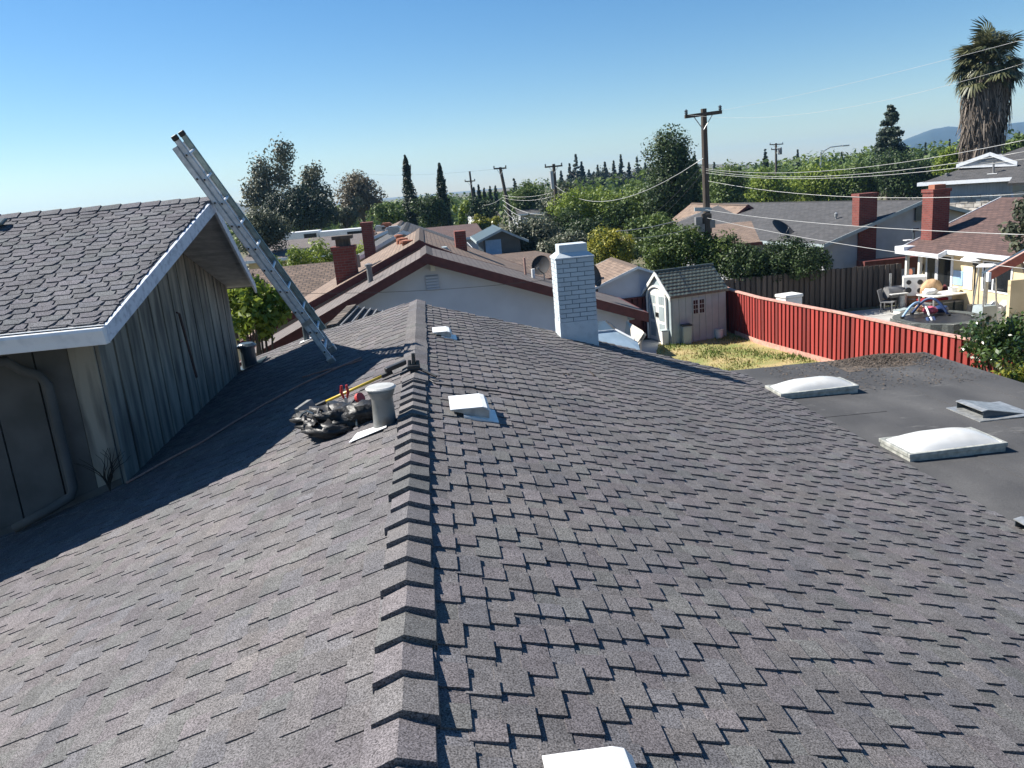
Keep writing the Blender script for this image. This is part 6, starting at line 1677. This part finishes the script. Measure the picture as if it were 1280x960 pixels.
wpx('middle of three cables drooping right from the leaning pole', (629, 256), (672, 274), 79.8, 68, sag=0.4, r=0.04)
wpx('lowest of three cables drooping right from the leaning pole', (630, 262), (652, 277), 79.8, 66, sag=0.25, r=0.03)
wpx('upper wire between the leaning pole and the white riser pole', (628, 244), (692, 240), 79.8, 74.8, sag=0.3, r=0.025)
wpx('lower wire between the leaning pole and the white riser pole', (628, 247), (692, 245), 79.8, 74.8, sag=0.35, r=0.025)
wpx('wire between the two leftmost utility poles', (590, 252), (628, 247), 109, 79.8, sag=0.6, r=0.03)
wpx('faint wire across the sky between the leaning pole and the cypresses', (440, 216), (622, 211), 150, 79.8, sag=0.5, r=0.014, m='wire_dark')
wpx('dark wire hanging across the white gable wall', (330, 366), (690, 349), 18.2, 18.2, sag=0.12, r=0.010, m='wire_dark')

# ================================================================== VEGETATION
M['leaf_dark'] = leaf_mat('leaf_dark', (0.016, 0.032, 0.011), (0.070, 0.110, 0.032))
M['leaf_mid'] = leaf_mat('leaf_mid', (0.03, 0.062, 0.014), (0.145, 0.20, 0.042))
M['leaf_lime'] = leaf_mat('leaf_lime', (0.075, 0.13, 0.017), (0.28, 0.34, 0.05), trans=0.35)
M['leaf_grey'] = leaf_mat('leaf_grey', (0.045, 0.058, 0.035), (0.14, 0.15, 0.095))
M['leaf_euc'] = leaf_mat('leaf_euc', (0.040, 0.052, 0.030), (0.17, 0.165, 0.10), trans=0.2)
M['leaf_brown'] = leaf_mat('leaf_brown', (0.075, 0.062, 0.035), (0.20, 0.165, 0.10), trans=0.2)
M['leaf_cypress'] = leaf_mat('leaf_cypress', (0.010, 0.020, 0.010), (0.035, 0.055, 0.022), trans=0.1)
M['leaf_conifer'] = leaf_mat('leaf_conifer', (0.012, 0.024, 0.016), (0.045, 0.066, 0.034), trans=0.1)
M['leaf_yellow'] = leaf_mat('leaf_yellow', (0.045, 0.085, 0.018), (0.46, 0.42, 0.06), trans=0.3)
M['leaf_flower'] = leaf_mat('leaf_flower', (0.024, 0.048, 0.016), (0.20, 0.20, 0.14), trans=0.2)
M['leaf_citrus'] = leaf_mat('leaf_citrus', (0.016, 0.040, 0.010), (0.065, 0.105, 0.022), rough=0.3, trans=0.2, spec=0.6)
M['leaf_golden'] = leaf_mat('leaf_golden', (0.05, 0.085, 0.015), (0.32, 0.30, 0.04), rough=0.4, trans=0.35)
M['frond'] = leaf_mat('frond', (0.04, 0.05, 0.022), (0.15, 0.15, 0.075), trans=0.15, rough=0.4)
M['frond_dead'] = leaf_mat('frond_dead', (0.06, 0.05, 0.042), (0.24, 0.20, 0.165), trans=0.1, rough=0.9)

def unit(a): return a / (np.linalg.norm(a, axis=-1, keepdims=True) + 1e-9)
def leaf_cloud(centres, radii, per, L, shade_c, aspect=0.5, droop=0.0, shell=0.55, flat=0.35):
    """leaf quads spread through clumps; centres (n,3), radii (n,3)"""
    n = len(centres); N = n * per
    idx = np.repeat(np.arange(n), per)
    d = unit(RNG.normal(size=(N, 3)))
    r = shell + (1.08 - shell) * RNG.random(N) ** 0.7
    P = centres[idx] + d * radii[idx] * r[:, None]
    nrm = unit(d + RNG.normal(scale=0.55, size=(N, 3)) + np.array([0, 0, flat]))
    a = unit(np.cross(nrm, RNG.normal(size=(N, 3)))); a[:, 2] -= droop; a = unit(a)
    b = unit(np.cross(nrm, a))
    s = L * RNG.uniform(0.65, 1.35, N)[:, None]
    V = np.empty((N, 4, 3))
    V[:, 0] = P - a * s * 0.5; V[:, 2] = P + a * s * 0.5
    V[:, 1] = P + b * s * aspect * 0.5 + nrm * s * 0.06; V[:, 3] = P - b * s * aspect * 0.5 + nrm * s * 0.06
    sh = np.clip(shade_c[idx] * 0.6 + RNG.random(N) * 0.55 - 0.05, 0, 1)
    return V, sh
def quads(name, V, sh, m, parent):
    inv = root_inv(parent); A = np.array(inv); V = V @ A[:3, :3].T + A[:3, 3]
    o = tri_mesh(name, V, sh, m); o.parent = parent; return o
def trunk(parent, base, top, r, m='bark', limbs=5, spread=1.0, crown_c=None):
    mb = MB(); base = np.array(base, float); top = np.array(top, float); P = [base]
    for k in range(1, 5):
        f = k / 4; P.append(base + (top - base) * f + np.array([random.gauss(0, 0.03), random.gauss(0, 0.03), 0]) * np.linalg.norm(top - base) * 0.5)
    mb.tube(P, [r * 1.3, r, r * 0.85, r * 0.7, r * 0.5], 8)
    for k in range(limbs):
        f = random.uniform(0.45, 0.95); i = min(3, int(f * 4)); p = P[i] + (P[i + 1] - P[i]) * (f * 4 - i)
        a = random.uniform(0, 6.28); H = np.linalg.norm(top - base)
        e = p + np.array([math.cos(a) * spread, math.sin(a) * spread, random.uniform(0.25, 0.8) * spread])
        mb.tube([p, (p + e) / 2 + (0, 0, -0.08 * spread), e], [r * 0.45, r * 0.3, r * 0.12], 6)
    mb.build('trunk', m, parent)
def tree(name, label, px, yt, yb, wpx_, Y, shape, lm, n=70, per=60, leafpx=4.0, group=None, bark='bark', cat='tree', depth=0.8, clump=0.24, droop=0.0, to_ground=True, limbs=5, aspect=0.5):
    top = at_y(px, yt, Y); bot = at_y(px, yb, Y); zd = (top - CAM) @ CF; mp = zd / F_PX
    W = wpx_ * mp; zb, zt = bot[2], top[2]; H = zt - zb; cx = at_y(px, (yt + yb) / 2, Y)[0]
    t = thing(name, label, cat, (cx, Y, G), 0, group)
    L = leafpx * mp
    if shape in ('round', 'open'):
        # uneven lobes, each with its own cluster of clumps
        K = random.randint(6, 9) if shape == 'round' else random.randint(9, 12)
        ld = unit(RNG.normal(size=(K, 3))); lr = RNG.uniform(0.35, 0.72, K) if shape == 'round' else RNG.uniform(0.35, 0.86, K)
        ls = RNG.uniform(0.30, 0.50, K) if shape == 'round' else RNG.uniform(0.14, 0.27, K)
        ax3 = np.array([W / 2, W / 2 * depth, H / 2])
        LC = ld * lr[:, None]
        if shape == 'round': LC[0] = 0; ls[0] = 0.55
        j = RNG.choice(K, n, p=ls ** 2 / np.sum(ls ** 2))
        d = unit(RNG.normal(size=(n, 3))); r = RNG.random(n) ** 0.35
        U = LC[j] + d * (r * ls[j])[:, None]
        C = U * ax3 * (1 - clump * 0.22) + np.array([cx, Y, (zt + zb) / 2])
        k = 1.0 if shape == 'round' else 0.72
        R = np.ones((n, 3)) * (min(W, H) * clump * k * RNG.uniform(0.45, 1.05, n))[:, None]; R[:, 2] *= 0.85 if shape == 'round' else 1.25
    elif shape == 'dome':
        d = unit(RNG.normal(size=(n, 3))); d[:, 2] = np.abs(d[:, 2]); r = RNG.random(n) ** 0.4
        C = d * r[:, None] * np.array([W / 2, W / 2 * depth, H]) * (1 - clump * 0.35); C[:, 2] += zb
        C[:, 0] += cx; C[:, 1] += Y
        R = np.ones((n, 3)) * (min(W, H) * clump * RNG.uniform(0.55, 1.1, n))[:, None]
    elif shape == 'cone':
        f = RNG.random(n) ** 1.35; a = RNG.uniform(0, 6.28, n)
        tier = np.abs((f * 7) % 1.0 - 0.5) * 0.5 + 0.75
        rad = W / 2 * (1 - f) * (0.45 + 0.5 * RNG.random(n)) * tier + 0.03 * W
        C = np.stack([cx + rad * np.cos(a), Y + rad * np.sin(a), zb + f * H * 0.95], 1)
        q = W * clump * (1.05 - 0.8 * f) * RNG.uniform(0.5, 1.0, n)
        R = np.stack([q, q, q * 0.45], 1)
    elif shape == 'spire':
        f = RNG.random(n) ** 1.2; a = RNG.uniform(0, 6.28, n)
        rad = W / 2 * (1 - f) ** 1.15 * RNG.random(n) ** 0.5 * 0.9
        C = np.stack([cx + rad * np.cos(a), Y + rad * np.sin(a), zb + f * H * 0.99], 1)
        q = W * (0.035 + 0.12 * (1 - f)) * RNG.uniform(0.6, 1.1, n)
        R = np.stack([q, q, q * 0.6], 1)
    elif shape == 'column':
        f = RNG.random(n); a = RNG.uniform(0, 6.28, n)
        prof = np.interp(f, [0, 0.12, 0.4, 0.8, 1.0], [0.7, 1.0, 0.85, 0.42, 0.06])
        rad = W / 2 * prof * (0.35 + 0.4 * RNG.random(n))
        C = np.stack([cx + rad * np.cos(a), Y + rad * np.sin(a), zb + f * H * 0.96], 1)
        q = W * 0.26 * prof * RNG.uniform(0.7, 1.1, n) + 0.03 * W
        R = np.stack([q, q, q * 2.2], 1)
    elif shape == 'box':
        C = np.stack([cx + RNG.uniform(-.5, .5, n) * W * 0.94, Y + RNG.uniform(-.5, .5, n) * W * depth * 0.3, zb + H * RNG.random(n) ** 0.6 * 0.92], 1)
        R = np.ones((n, 3)) * (H * clump * RNG.uniform(0.6, 1.15, n))[:, None]
    if shape in ('round', 'open', 'dome'):
        # stretch the clump cloud to its measured outline
        for ax, lo, hi in ((0, cx - W / 2, cx + W / 2), (2, zb, zt)):
            a0, a1 = (C[:, ax] - R[:, ax] * 0.8).min(), (C[:, ax] + R[:, ax] * 0.8).max()
            C[:, ax] = lo + (C[:, ax] - a0) * (hi - lo) / (a1 - a0)
    V, sh = leaf_cloud(C, R, per, L, RNG.random(n), droop=droop, aspect=aspect)
    V[:, :, 2] = np.maximum(V[:, :, 2], G + 0.02)
    quads('crown', V, sh, lm, t)
    if to_ground: trunk(t, (cx, Y, G), (cx, Y, zb + H * (0.85 if shape in ('cone', 'column') else 0.6)), max(0.06, min(0.5, W * 0.035)), bark, limbs, W * 0.3)
    return t
# left of the picture
tree('eucalyptus_tree', 'tall open grey green eucalyptus behind the ladder', 335, 170, 272, 80, 92, 'open', 'leaf_euc', 230, 26, 4.0, bark='bark_pale', droop=0.6, limbs=8, clump=0.26)
tree('eucalyptus_tree', 'shorter open eucalyptus right of the tall one', 392, 198, 268, 50, 96, 'open', 'leaf_euc', 120, 26, 4.0, bark='bark_pale', droop=0.6, limbs=8, clump=0.26)
tree('dark_tree', 'broad very dark dense tree below the eucalyptuses', 372, 230, 288, 104, 82, 'dome', 'leaf_cypress', 170, 90, 3.4)
tree('pale_shrub', 'pale grey green shrubby tree just right of the ladder', 330, 256, 318, 72, 46, 'round', 'leaf_grey', 80, 80, 3.6)
tree('olive_tree', 'round brownish olive tree between the dark tree and the cypresses', 449, 212, 276, 72, 100, 'round', 'leaf_brown', 95, 80, 3.4)
tree('olive_tree', 'pale thin understorey tree below the round brownish tree', 432, 246, 285, 50, 94, 'open', 'leaf_grey', 60, 60, 3.6)
tree('small_tree', 'bright green small tree left of the taller cypress', 484, 254, 292, 48, 74, 'round', 'leaf_mid', 60, 70, 3.6)
tree('cypress_tree', 'taller of the two pointed cypresses', 511, 192, 282, 21, 78, 'column', 'leaf_cypress', 80, 90, 3.0)
tree('cypress_tree', 'shorter of the two pointed cypresses', 553, 201, 288, 19, 80, 'column', 'leaf_cypress', 80, 90, 3.0)
tree('dark_tree', 'dark bushy tree between the two cypresses', 537, 240, 290, 48, 76, 'round', 'leaf_dark', 70, 70, 3.6)
tree('small_tree', 'light green thin tree right of the cypresses', 577, 250, 290, 22, 68, 'open', 'leaf_lime', 40, 60, 3.8)
tree('flowering_shrub', 'yellow green shrub beside the leaning pole', 607, 266, 298, 42, 66, 'round', 'leaf_golden', 45, 80, 3.6)
tree('dark_tree', 'low dark tree behind the leaning pole', 604, 244, 285, 44, 96, 'round', 'leaf_dark', 55, 70, 3.4)
for i, (px, yt, w) in enumerate(((593, 233, 6), (599, 230, 7), (606, 234, 6), (613, 229, 6.5), (620, 231, 6.5))):
    tree('cypress_tree', '%s small far cypress from the left in the row behind the leaning pole' % ('first', 'second', 'third', 'fourth', 'fifth')[i], px, yt, 258, w, 130, 'column', 'leaf_cypress', 30, 50, 2.2, group='far row of small cypresses')
tree('conifer_tree', 'small lone conifer between the leaning pole and the riser pole', 644, 219, 262, 15, 120, 'cone', 'leaf_conifer', 50, 40, 2.6)
tree('broad_tree', 'pale green round tree left of the riser pole', 662, 224, 278, 66, 92, 'round', 'leaf_mid', 100, 80, 3.4)
tree('broad_tree', 'dense feathery dark tree behind the riser pole', 706, 226, 290, 72, 88, 'round', 'leaf_flower', 110, 80, 3.6)
ORD = ('first', 'second', 'third', 'fourth', 'fifth', 'sixth', 'seventh', 'eighth', 'ninth', 'tenth', 'eleventh', 'twelfth', 'thirteenth', 'fourteenth', 'fifteenth', 'sixteenth', 'seventeenth')
for i, (px, yt, w) in enumerate(sorted(((713, 204, 22), (721, 192, 28), (728, 201, 24), (737, 212, 20), (748, 206, 20), (757, 202, 25), (768, 200, 22), (777, 193, 24), (787, 203, 24), (797, 196, 26), (702, 213, 18), (743, 214, 18), (807, 203, 24), (818, 207, 20), (869, 189, 24), (882, 197, 22), (893, 202, 20)))):
    tree('conifer_tree', 'dark conifer on the far skyline, %s from the left in the row' % ORD[i], px, yt, 244, w, 200, 'spire', 'leaf_conifer', 150, 40, 1.8, group='far row of dark conifers on the skyline', clump=0.22)
tree('dark_tree', 'dark rounded tree mass under the left half of the far conifer row', 735, 210, 246, 90, 196, 'round', 'leaf_conifer', 130, 60, 2.4)
tree('dark_tree', 'dark rounded tree mass under the right half of the far conifer row', 798, 209, 246, 80, 196, 'round', 'leaf_conifer', 130, 60, 2.4)
tree('broad_tree', 'bright sunlit green tree left of the tall dark tree', 742, 232, 312, 124, 64, 'round', 'leaf_lime', 170, 90, 3.5)
tree('broad_tree', 'sunlit green tree close against the tall dark tree', 796, 222, 305, 100, 62, 'round', 'leaf_mid', 150, 90, 3.5)
tree('broad_tree', 'dark green tree in the gap below the white riser pole', 690, 256, 312, 84, 56, 'round', 'leaf_dark', 120, 90, 3.6)
tree('broad_tree', 'shaded green tree between the sunlit tree and the yellow shrub', 730, 270, 330, 84, 50, 'round', 'leaf_dark', 120, 90, 3.6)
tree('broad_tree', 'green tree low in front of the tall dark tree', 815, 262, 325, 80, 48, 'round', 'leaf_mid', 110, 90, 3.6)
tree('tall_tree', 'tall dark tree left of the big utility pole', 832, 156, 300, 86, 60, 'round', 'leaf_dark', 190, 90, 3.8, clump=0.26, limbs=9)
tree('tall_tree', 'dark lower tree between the tall tree and the big pole', 857, 196, 300, 58, 63, 'round', 'leaf_dark', 110, 90, 4.0)
tree('flowering_shrub', 'shrub with pale blossom above the brown shake roof', 664, 268, 335, 92, 44, 'round', 'leaf_flower', 130, 90, 3.8, cat='shrub')
tree('flowering_shrub', 'dark shrub with pale blossom behind the satellite dish', 706, 284, 350, 76, 40, 'round', 'leaf_flower', 110, 90, 3.8, cat='shrub')
tree('flowering_shrub', 'round shrub covered in yellow blossom right of the white chimney', 759, 283, 330, 66, 35, 'dome', 'leaf_yellow', 90, 100, 3.6, cat='shrub')
tree('dark_shrub', 'dark shrub under the yellow flowering shrub', 768, 306, 345, 78, 36.5, 'round', 'leaf_dark', 70, 90, 3.6, cat='shrub')
tree('hedge_shrub', 'dense green hedge shrub behind the garden shed roof', 843, 282, 350, 96, 33.2, 'round', 'leaf_mid', 170, 100, 3.6, cat='shrub')
tree('hedge_shrub', 'green hedge shrub at the foot of the big utility pole', 896, 288, 352, 78, 32.4, 'round', 'leaf_mid', 140, 100, 3.6, cat='shrub')
tree('vine_shrub', 'dark leafy shrub on the brown fence left of the satellite dish', 930, 303, 352, 66, 31.6, 'dome', 'leaf_dark', 110, 100, 3.6, cat='shrub')
tree('vine_shrub', 'tall twiggy dark shrub on the brown fence in front of the grey house', 988, 297, 347, 104, 31.4, 'dome', 'leaf_dark', 150, 100, 3.6, cat='shrub')
# right of the picture
tree('broad_tree', 'dark green tree just right of the big utility pole', 914, 199, 280, 66, 78, 'round', 'leaf_mid', 100, 80, 3.8)
tree('broad_tree', 'lime green tree in front of the far two armed pole', 964, 207, 272, 70, 84, 'round', 'leaf_lime', 100, 90, 3.8)
tree('broad_tree', 'lime green tree under the street lamp', 1022, 194, 272, 76, 86, 'round', 'leaf_lime', 110, 90, 3.8)
tree('broad_tree', 'mid green tree between the street lamp and the tall conifer', 1072, 192, 268, 80, 84, 'round', 'leaf_mid', 110, 90, 3.8)
tree('broad_tree', 'dark tree left of the palm under the tall conifer', 1128, 186, 262, 88, 80, 'round', 'leaf_dark', 120, 90, 3.8)
tree('broad_tree', 'bright lime tree against the left side of the palm trunk', 1186, 182, 226, 44, 62, 'round', 'leaf_lime', 60, 80, 3.8)
tree('broad_tree', 'green tree at right of the palm trunk', 1268, 170, 222, 56, 72, 'round', 'leaf_mid', 80, 80, 3.8)
tree('conifer_tree', 'tall dark conifer left of the palm', 1113, 126, 215, 58, 90, 'cone', 'leaf_conifer', 170, 60, 3.8, clump=0.22)
tree('conifer_tree', 'thin tiered conifer beside the far two armed pole', 957, 184, 230, 14, 128, 'cone', 'leaf_conifer', 60, 40, 3.0)
for i, (px, yt, w) in enumerate(((997, 187, 14), (1052, 190, 14), (1156, 178, 16), (1186, 174, 14), (1200, 168, 16), (1272, 165, 14))):
    tree('conifer_tree', 'small far conifer tip above the green trees at right, %s from the left' % ORD[i], px, yt, 225, w, 150, 'spire', 'leaf_conifer', 120, 40, 1.9, clump=0.3, group='far conifer tips above the trees at right')
# near shrubs
def near_bush(name, label, c, R, n, per, L, lm, base, aspect=0.5):
    t = thing(name, label, 'shrub', (base[0], base[1], G))
    d = unit(RNG.normal(size=(n, 3))); r = RNG.random(n) ** 0.45
    C = np.array(c) + d * r[:, None] * np.array(R) * 0.86; Rr = np.ones((n, 3)) * (np.mean(R) * 0.27 * RNG.uniform(0.6, 1.1, n))[:, None]
    V, sh = leaf_cloud(C, Rr, per, L, RNG.random(n), aspect=aspect, droop=0.35, shell=0.3); quads('foliage', V, sh, lm, t)
    mb = MB()
    for k in range(9):
        e = C[random.randrange(n)]; b = np.array([base[0] + random.uniform(-.1, .1), base[1] + random.uniform(-.1, .1), G]); m = b * 0.4 + e * 0.6 + np.array([0, 0, -0.3])
        m[:2] = b[:2] * 0.7 + e[:2] * 0.3
        mb.tube([b, m, e], [0.05, 0.035, 0.01], 6)
    mb.build('branches', 'bark', t); return t
c = at_y(1262, 428, 12.6)
near_bush('citrus_bush', 'glossy dark green bush reaching over the right edge of the flat roof', c, (0.98, 0.85, 0.56), 90, 46, 0.095, 'leaf_citrus', (c[0] + 0.2, c[1] + 0.1))
c = at_y(1270, 478, 11.0)
near_bush('golden_bush', 'yellow green bush at the right edge in front of the glossy one', c, (0.55, 0.5, 0.36), 40, 40, 0.085, 'leaf_golden', (c[0] + 0.15, c[1]))
c = at_y(1236, 497, 10.6)
near_bush('citrus_bush', 'low dark twiggy growth under the yellow green bush', c + np.array([0.45, 0.1, 0.06]), (0.45, 0.4, 0.16), 24, 30, 0.08, 'leaf_citrus', (c[0] + 0.5, c[1]))
c = at_y(1290, 285, 24)
near_bush('leafy_tree', 'sprays of pale leaves at the right edge above the brown roof', c, (1.0, 0.9, 1.3), 40, 40, 0.2, 'leaf_grey', (c[0] + 0.4, c[1]))
c = at_y(316, 384, 17.2)
near_bush('broadleaf_shrub', 'large leaved green shrub between the wing and the ladder', c, (0.85, 0.7, 0.72), 80, 40, 0.15, 'leaf_lime', (c[0], c[1]), 0.55)
c = at_y(300, 372, 18.2)
near_bush('broadleaf_shrub', 'darker shrub close behind the far corner of the upper wing', c, (0.6, 0.6, 0.75), 50, 40, 0.13, 'leaf_dark', (c[0], c[1]), 0.5)
# clipped hedge: one plant run
def hedge():
    Y = 39.0; a, b = at_y(335, 330, Y), at_y(468, 318, Y); zt = at_y(400, 306, Y)[2]
    t = thing('hedge', 'clipped hedge with sunlit yellow green tops left of the brick chimneys', 'hedge', ((a[0] + b[0]) / 2, Y, G))
    n = 150; C = np.stack([RNG.uniform(a[0], b[0], n), Y + RNG.uniform(-0.7, 0.7, n), np.zeros(n)], 1)
    top = zt - 0.25 + 0.18 * np.sin(C[:, 0] * 2.1) + RNG.normal(0, 0.08, n); C[:, 2] = G + 0.4 + (top - G - 0.4) * RNG.random(n) ** 0.5
    R = np.ones((n, 3)) * RNG.uniform(0.28, 0.48, n)[:, None]
    V, sh = leaf_cloud(C, R, 90, 0.15, RNG.random(n)); quads('foliage', V, sh, 'leaf_lime', t)
    mb = MB()
    for k in range(12):
        x = a[0] + (b[0] - a[0]) * (k + 0.5) / 12; mb.tube([(x, Y, G), (x + random.uniform(-.2, .2), Y, zt - 0.6)], [0.06, 0.02], 6)
    mb.build('stems', 'bark', t)
hedge()
# far vehicles by the low roofs at left
for px, py, w, lab in ((383, 294, 2.0, 'white parked vehicle far off below the dark tree, the left one'), (438, 291, 2.6, 'white parked van far off below the dark tree, right of the other')):
    p = at_y(px, py, 66.0); t = thing('parked_van', lab, 'van', (p[0], 66, G))
    zt = p[2] + 0.3
    mb = MB(); L = w; h0 = G + 0.45
    mb.prism([(p[0] - L, 66, h0), (p[0] + L, 66, h0), (p[0] + L, 66, h0 + 0.9), (p[0] + L * 0.72, 66, h0 + 1.1), (p[0] + L * 0.5, 66, zt), (p[0] - L, 66, zt)], (0, 1.9, 0)); bevel(mb.build('body', 'white_metal', t), 0.06)
    for s in (-0.6, 0.6):
        m2 = MB(); m2.tube([(p[0] + s * L, 65.98, G + 0.36), (p[0] + s * L, 67.92, G + 0.36)], 0.36, 14); m2.build('wheel', 'black_plastic', t)
    m2 = MB(); m2.box((p[0] - L * 0.1, 65.975, zt - 0.75), (p[0] + L * 0.4, 65.995, zt - 0.2)); m2.build('window', 'glass', t)

# ---- the palm
def palm():
    Y = 50.0; cx = at_y(1234, 120, Y)[0]; zd = (np.array([cx, Y, 5]) - CAM) @ CF; mp = zd / F_PX
    zt = at_y(1235, 74, Y)[2]
    t = thing('fan_palm', 'tall fan palm with a thick skirt of dead fronds at the right edge', 'palm tree', (cx, Y, G))
    top = np.array([cx, Y, zt])
    mb = MB(); mb.tube([(cx - 0.4, Y, G), (cx - 0.2, Y, (zt + G) / 2), (cx, Y, zt + 0.2)], [0.55, 0.42, 0.32], 12); mb.build('trunk', 'bark', t)
    # dead skirt
    n = 5200
    f = RNG.random(n); z = zt - 0.3 - f * (zt - at_y(1232, 214, Y)[2]); a = RNG.uniform(0, 6.28, n)
    rad = np.interp(f, [0, 0.15, 0.5, 0.8, 1], [25, 26, 25, 21, 18]) * mp * (0.55 + 0.5 * RNG.random(n)) + 0.10 * np.sin(a * 5 + f * 9)
    P = np.stack([cx - 0.25 * f + rad * np.cos(a), Y + rad * np.sin(a), z], 1)
    L = RNG.uniform(0.5, 1.3, n)[:, None]; w = RNG.uniform(0.025, 0.07, n)[:, None]
    out = np.stack([np.cos(a), np.sin(a), np.zeros(n)], 1); side = np.stack([-np.sin(a), np.cos(a), np.zeros(n)], 1)
    dn = unit(np.array([0, 0, -1.0]) + out * RNG.normal(0.04, 0.12, n)[:, None] + side * RNG.normal(0, 0.22, n)[:, None])
    tw = unit(side + out * RNG.normal(0, 0.6, n)[:, None])
    V = np.empty((n, 4, 3)); V[:, 0] = P - tw * w; V[:, 1] = P + tw * w; V[:, 2] = P + dn * L + tw * w * 0.35; V[:, 3] = P + dn * L - tw * w * 0.35
    sk = quads('dead_frond_skirt', V, np.clip(RNG.random(n), 0, 1), 'frond_dead', t); sk['kind'] = 'stuff'; sk['label'] = 'thick shaggy skirt of dead grey brown fronds'
    # live fronds: fans on stalks, a few shared meshes
    def frond_mesh(k, m):
        V = []; sh = []; st = 0.9
        def q(a, b, c, d): V.append([a, b, c, d]); sh.append(random.random())
        q((0, -0.03, 0), (st, -0.02, 0.05), (st, 0.02, 0.05), (0, 0.03, 0))
        nb = 24
        for i in range(nb):
            th = math.radians(-105 + 210 * i / (nb - 1)); Ln = 0.95 * (1 - 0.25 * abs(th) / 1.8) * random.uniform(0.9, 1.08)
            c_, s_ = math.cos(th), math.sin(th); w = 0.055; fold = 0.03 * (-1) ** i
            m1 = (st + c_ * Ln * 0.6, s_ * Ln * 0.6, 0.05 + fold); e = (st + c_ * Ln, s_ * Ln, -0.12 - random.uniform(0.02, 0.25))
            q((st, 0, 0.05), (m1[0] + s_ * w, m1[1] - c_ * w, m1[2]), (m1[0] - s_ * w, m1[1] + c_ * w, m1[2]), (st, 0, 0.05001))
            q((m1[0] + s_ * w, m1[1] - c_ * w, m1[2]), (e[0] + s_ * 0.012, e[1] - c_ * 0.012, e[2]), (e[0] - s_ * 0.012, e[1] + c_ * 0.012, e[2]), (m1[0] - s_ * w, m1[1] + c_ * w, m1[2]))
        o = tri_mesh('frond', np.array(V, float), np.array(sh), m); o.parent = t; return o
    protos = [frond_mesh(k, 'frond') for k in range(3)] + [frond_mesh(k, 'frond_dead') for k in range(2)]
    used = set()
    inv = Vector(root_inv(t).translation)
    for i in range(88):
        el = random.uniform(-80, 80); dead = el < -38
        if dead: el = random.uniform(-82, -45)
        az = random.uniform(0, 360); k = random.choice((3, 4)) if dead and random.random() < 0.75 else random.choice((0, 1, 2))
        o = protos[k] if k not in used else copy_of(protos[k], t, (0, 0, 0)); used.add(k)
        ra = math.radians(az); sc = random.uniform(1.0, 1.42) * (0.8 if dead else 1.0)
        o.location = Vector((cx + 0.15 * math.cos(ra), Y + 0.15 * math.sin(ra), zt + random.uniform(-1.3, 0.25) - (0.5 if dead else 0))) + inv
        o.rotation_euler = (Matrix.Rotation(ra, 4, 'Z') @ Matrix.Rotation(-math.radians(el), 4, 'Y') @ Matrix.Rotation(random.uniform(-.5, .5), 4, 'X')).to_euler()
        o.scale = (sc, sc, sc)
palm()

# ---- far woods, hill and mountain
def far_woods():
    n = 1500
    Y = RNG.uniform(118, 330, n); X = (RNG.uniform(-0.50, 1.02, n)) * Y
    H = RNG.uniform(2.5, 5.5, n) + np.clip((X / Y) * 3.2, -0.6, 2.5)
    C = np.stack([X, Y, G + H * 0.45], 1)
    R = np.stack([H * RNG.uniform(0.6, 1.0, n), H * 0.7, H * 0.62], 1)
    V, sh = leaf_cloud(C, R, 75, 0.95, RNG.random(n), aspect=0.6, shell=0.75)
    o = tri_mesh('distant_woods', V, sh, 'leaf_mid'); tag(o, 'distant suburban trees reading as one green mass', 'woods', kind='stuff')
far_woods()
def ridge_mesh(name, pts, Y, base, depth, m, label, rough=0.02, nsub=10):
    """rounded range: crest through the given picture points at depth Y"""
    xs = [p[0] for p in pts]; ys = [p[1] for p in pts]
    N = 140; px = np.linspace(xs[0], xs[-1], N); py = np.interp(px, xs, ys)
    crest = np.array([at_y(a, b, Y) for a, b in zip(px, py)])
    mb = MB(); V = []; F = []; K = 16
    for i in range(N):
        h = crest[i][2] - base
        for k in range(K):
            f = k / (K - 1); y = Y - depth * (1 - f) if f < 1 else Y
            z = base + h * (math.sin(f * math.pi / 2) ** 1.1)
            z += h * 0.05 * noise.noise(Vector((crest[i][0] / depth * 6, y / depth * 6, 1.0))) * math.sin(f * math.pi) * 3 + h * rough * noise.noise(Vector((crest[i][0] / depth * 25, 5.0, f * 5)))
            V.append((crest[i][0] * (y / Y), y, z))
        for k in range(1, 5): V.append((crest[i][0] * (1 + 0.03 * k), Y + depth * k / 4, base + h * (1 - k / 4)))
    T = K + 4
    for i in range(N - 1):
        for k in range(T - 1): a = i * T + k; F.append((a, a + T, a + T + 1, a + 1))
    mb.add(V, F); tag(mb.build(name, m, smooth=True), label, kind='structure')
ridge_mesh('mountain', [(1000, 215), (1060, 199), (1110, 184), (1140, 171), (1165, 162), (1185, 159), (1205, 160), (1240, 160), (1262, 155), (1285, 152), (1330, 150), (1400, 160), (1500, 178)], 2700, G - 8, 700, 'mountain', 'blue mountain range on the right horizon')
ridge_mesh('hills', [(-60, 285), (60, 272), (180, 262), (262, 252), (290, 251), (318, 262), (360, 262), (420, 258), (500, 250), (580, 242), (700, 226), (850, 205), (1000, 206)], 1500, G - 6, 500, 'hill', 'low pale hills on the left horizon')

# ---- air between here and the mountains
def haze():
    mb = MB(); S = 3300
    mb.box((-S, -60, G - 12), (S * 1.05, 3300, 82))
    m = bpy.data.materials.new('haze'); m.use_nodes = True; N = m.node_tree.nodes; Lk = m.node_tree.links
    N.remove(N['Principled BSDF']); v = N.new('ShaderNodeVolumePrincipled')
    v.inputs['Color'].default_value = (0.30, 0.60, 1.0, 1); v.inputs['Density'].default_value = HAZE; v.inputs['Anisotropy'].default_value = 0.2
    Lk.new(v.outputs[0], N['Material Output'].inputs['Volume'])
    o = mb.build('haze', m); tag(o, 'thin blue haze', kind='stuff')
HAZE = 0.00017
haze()
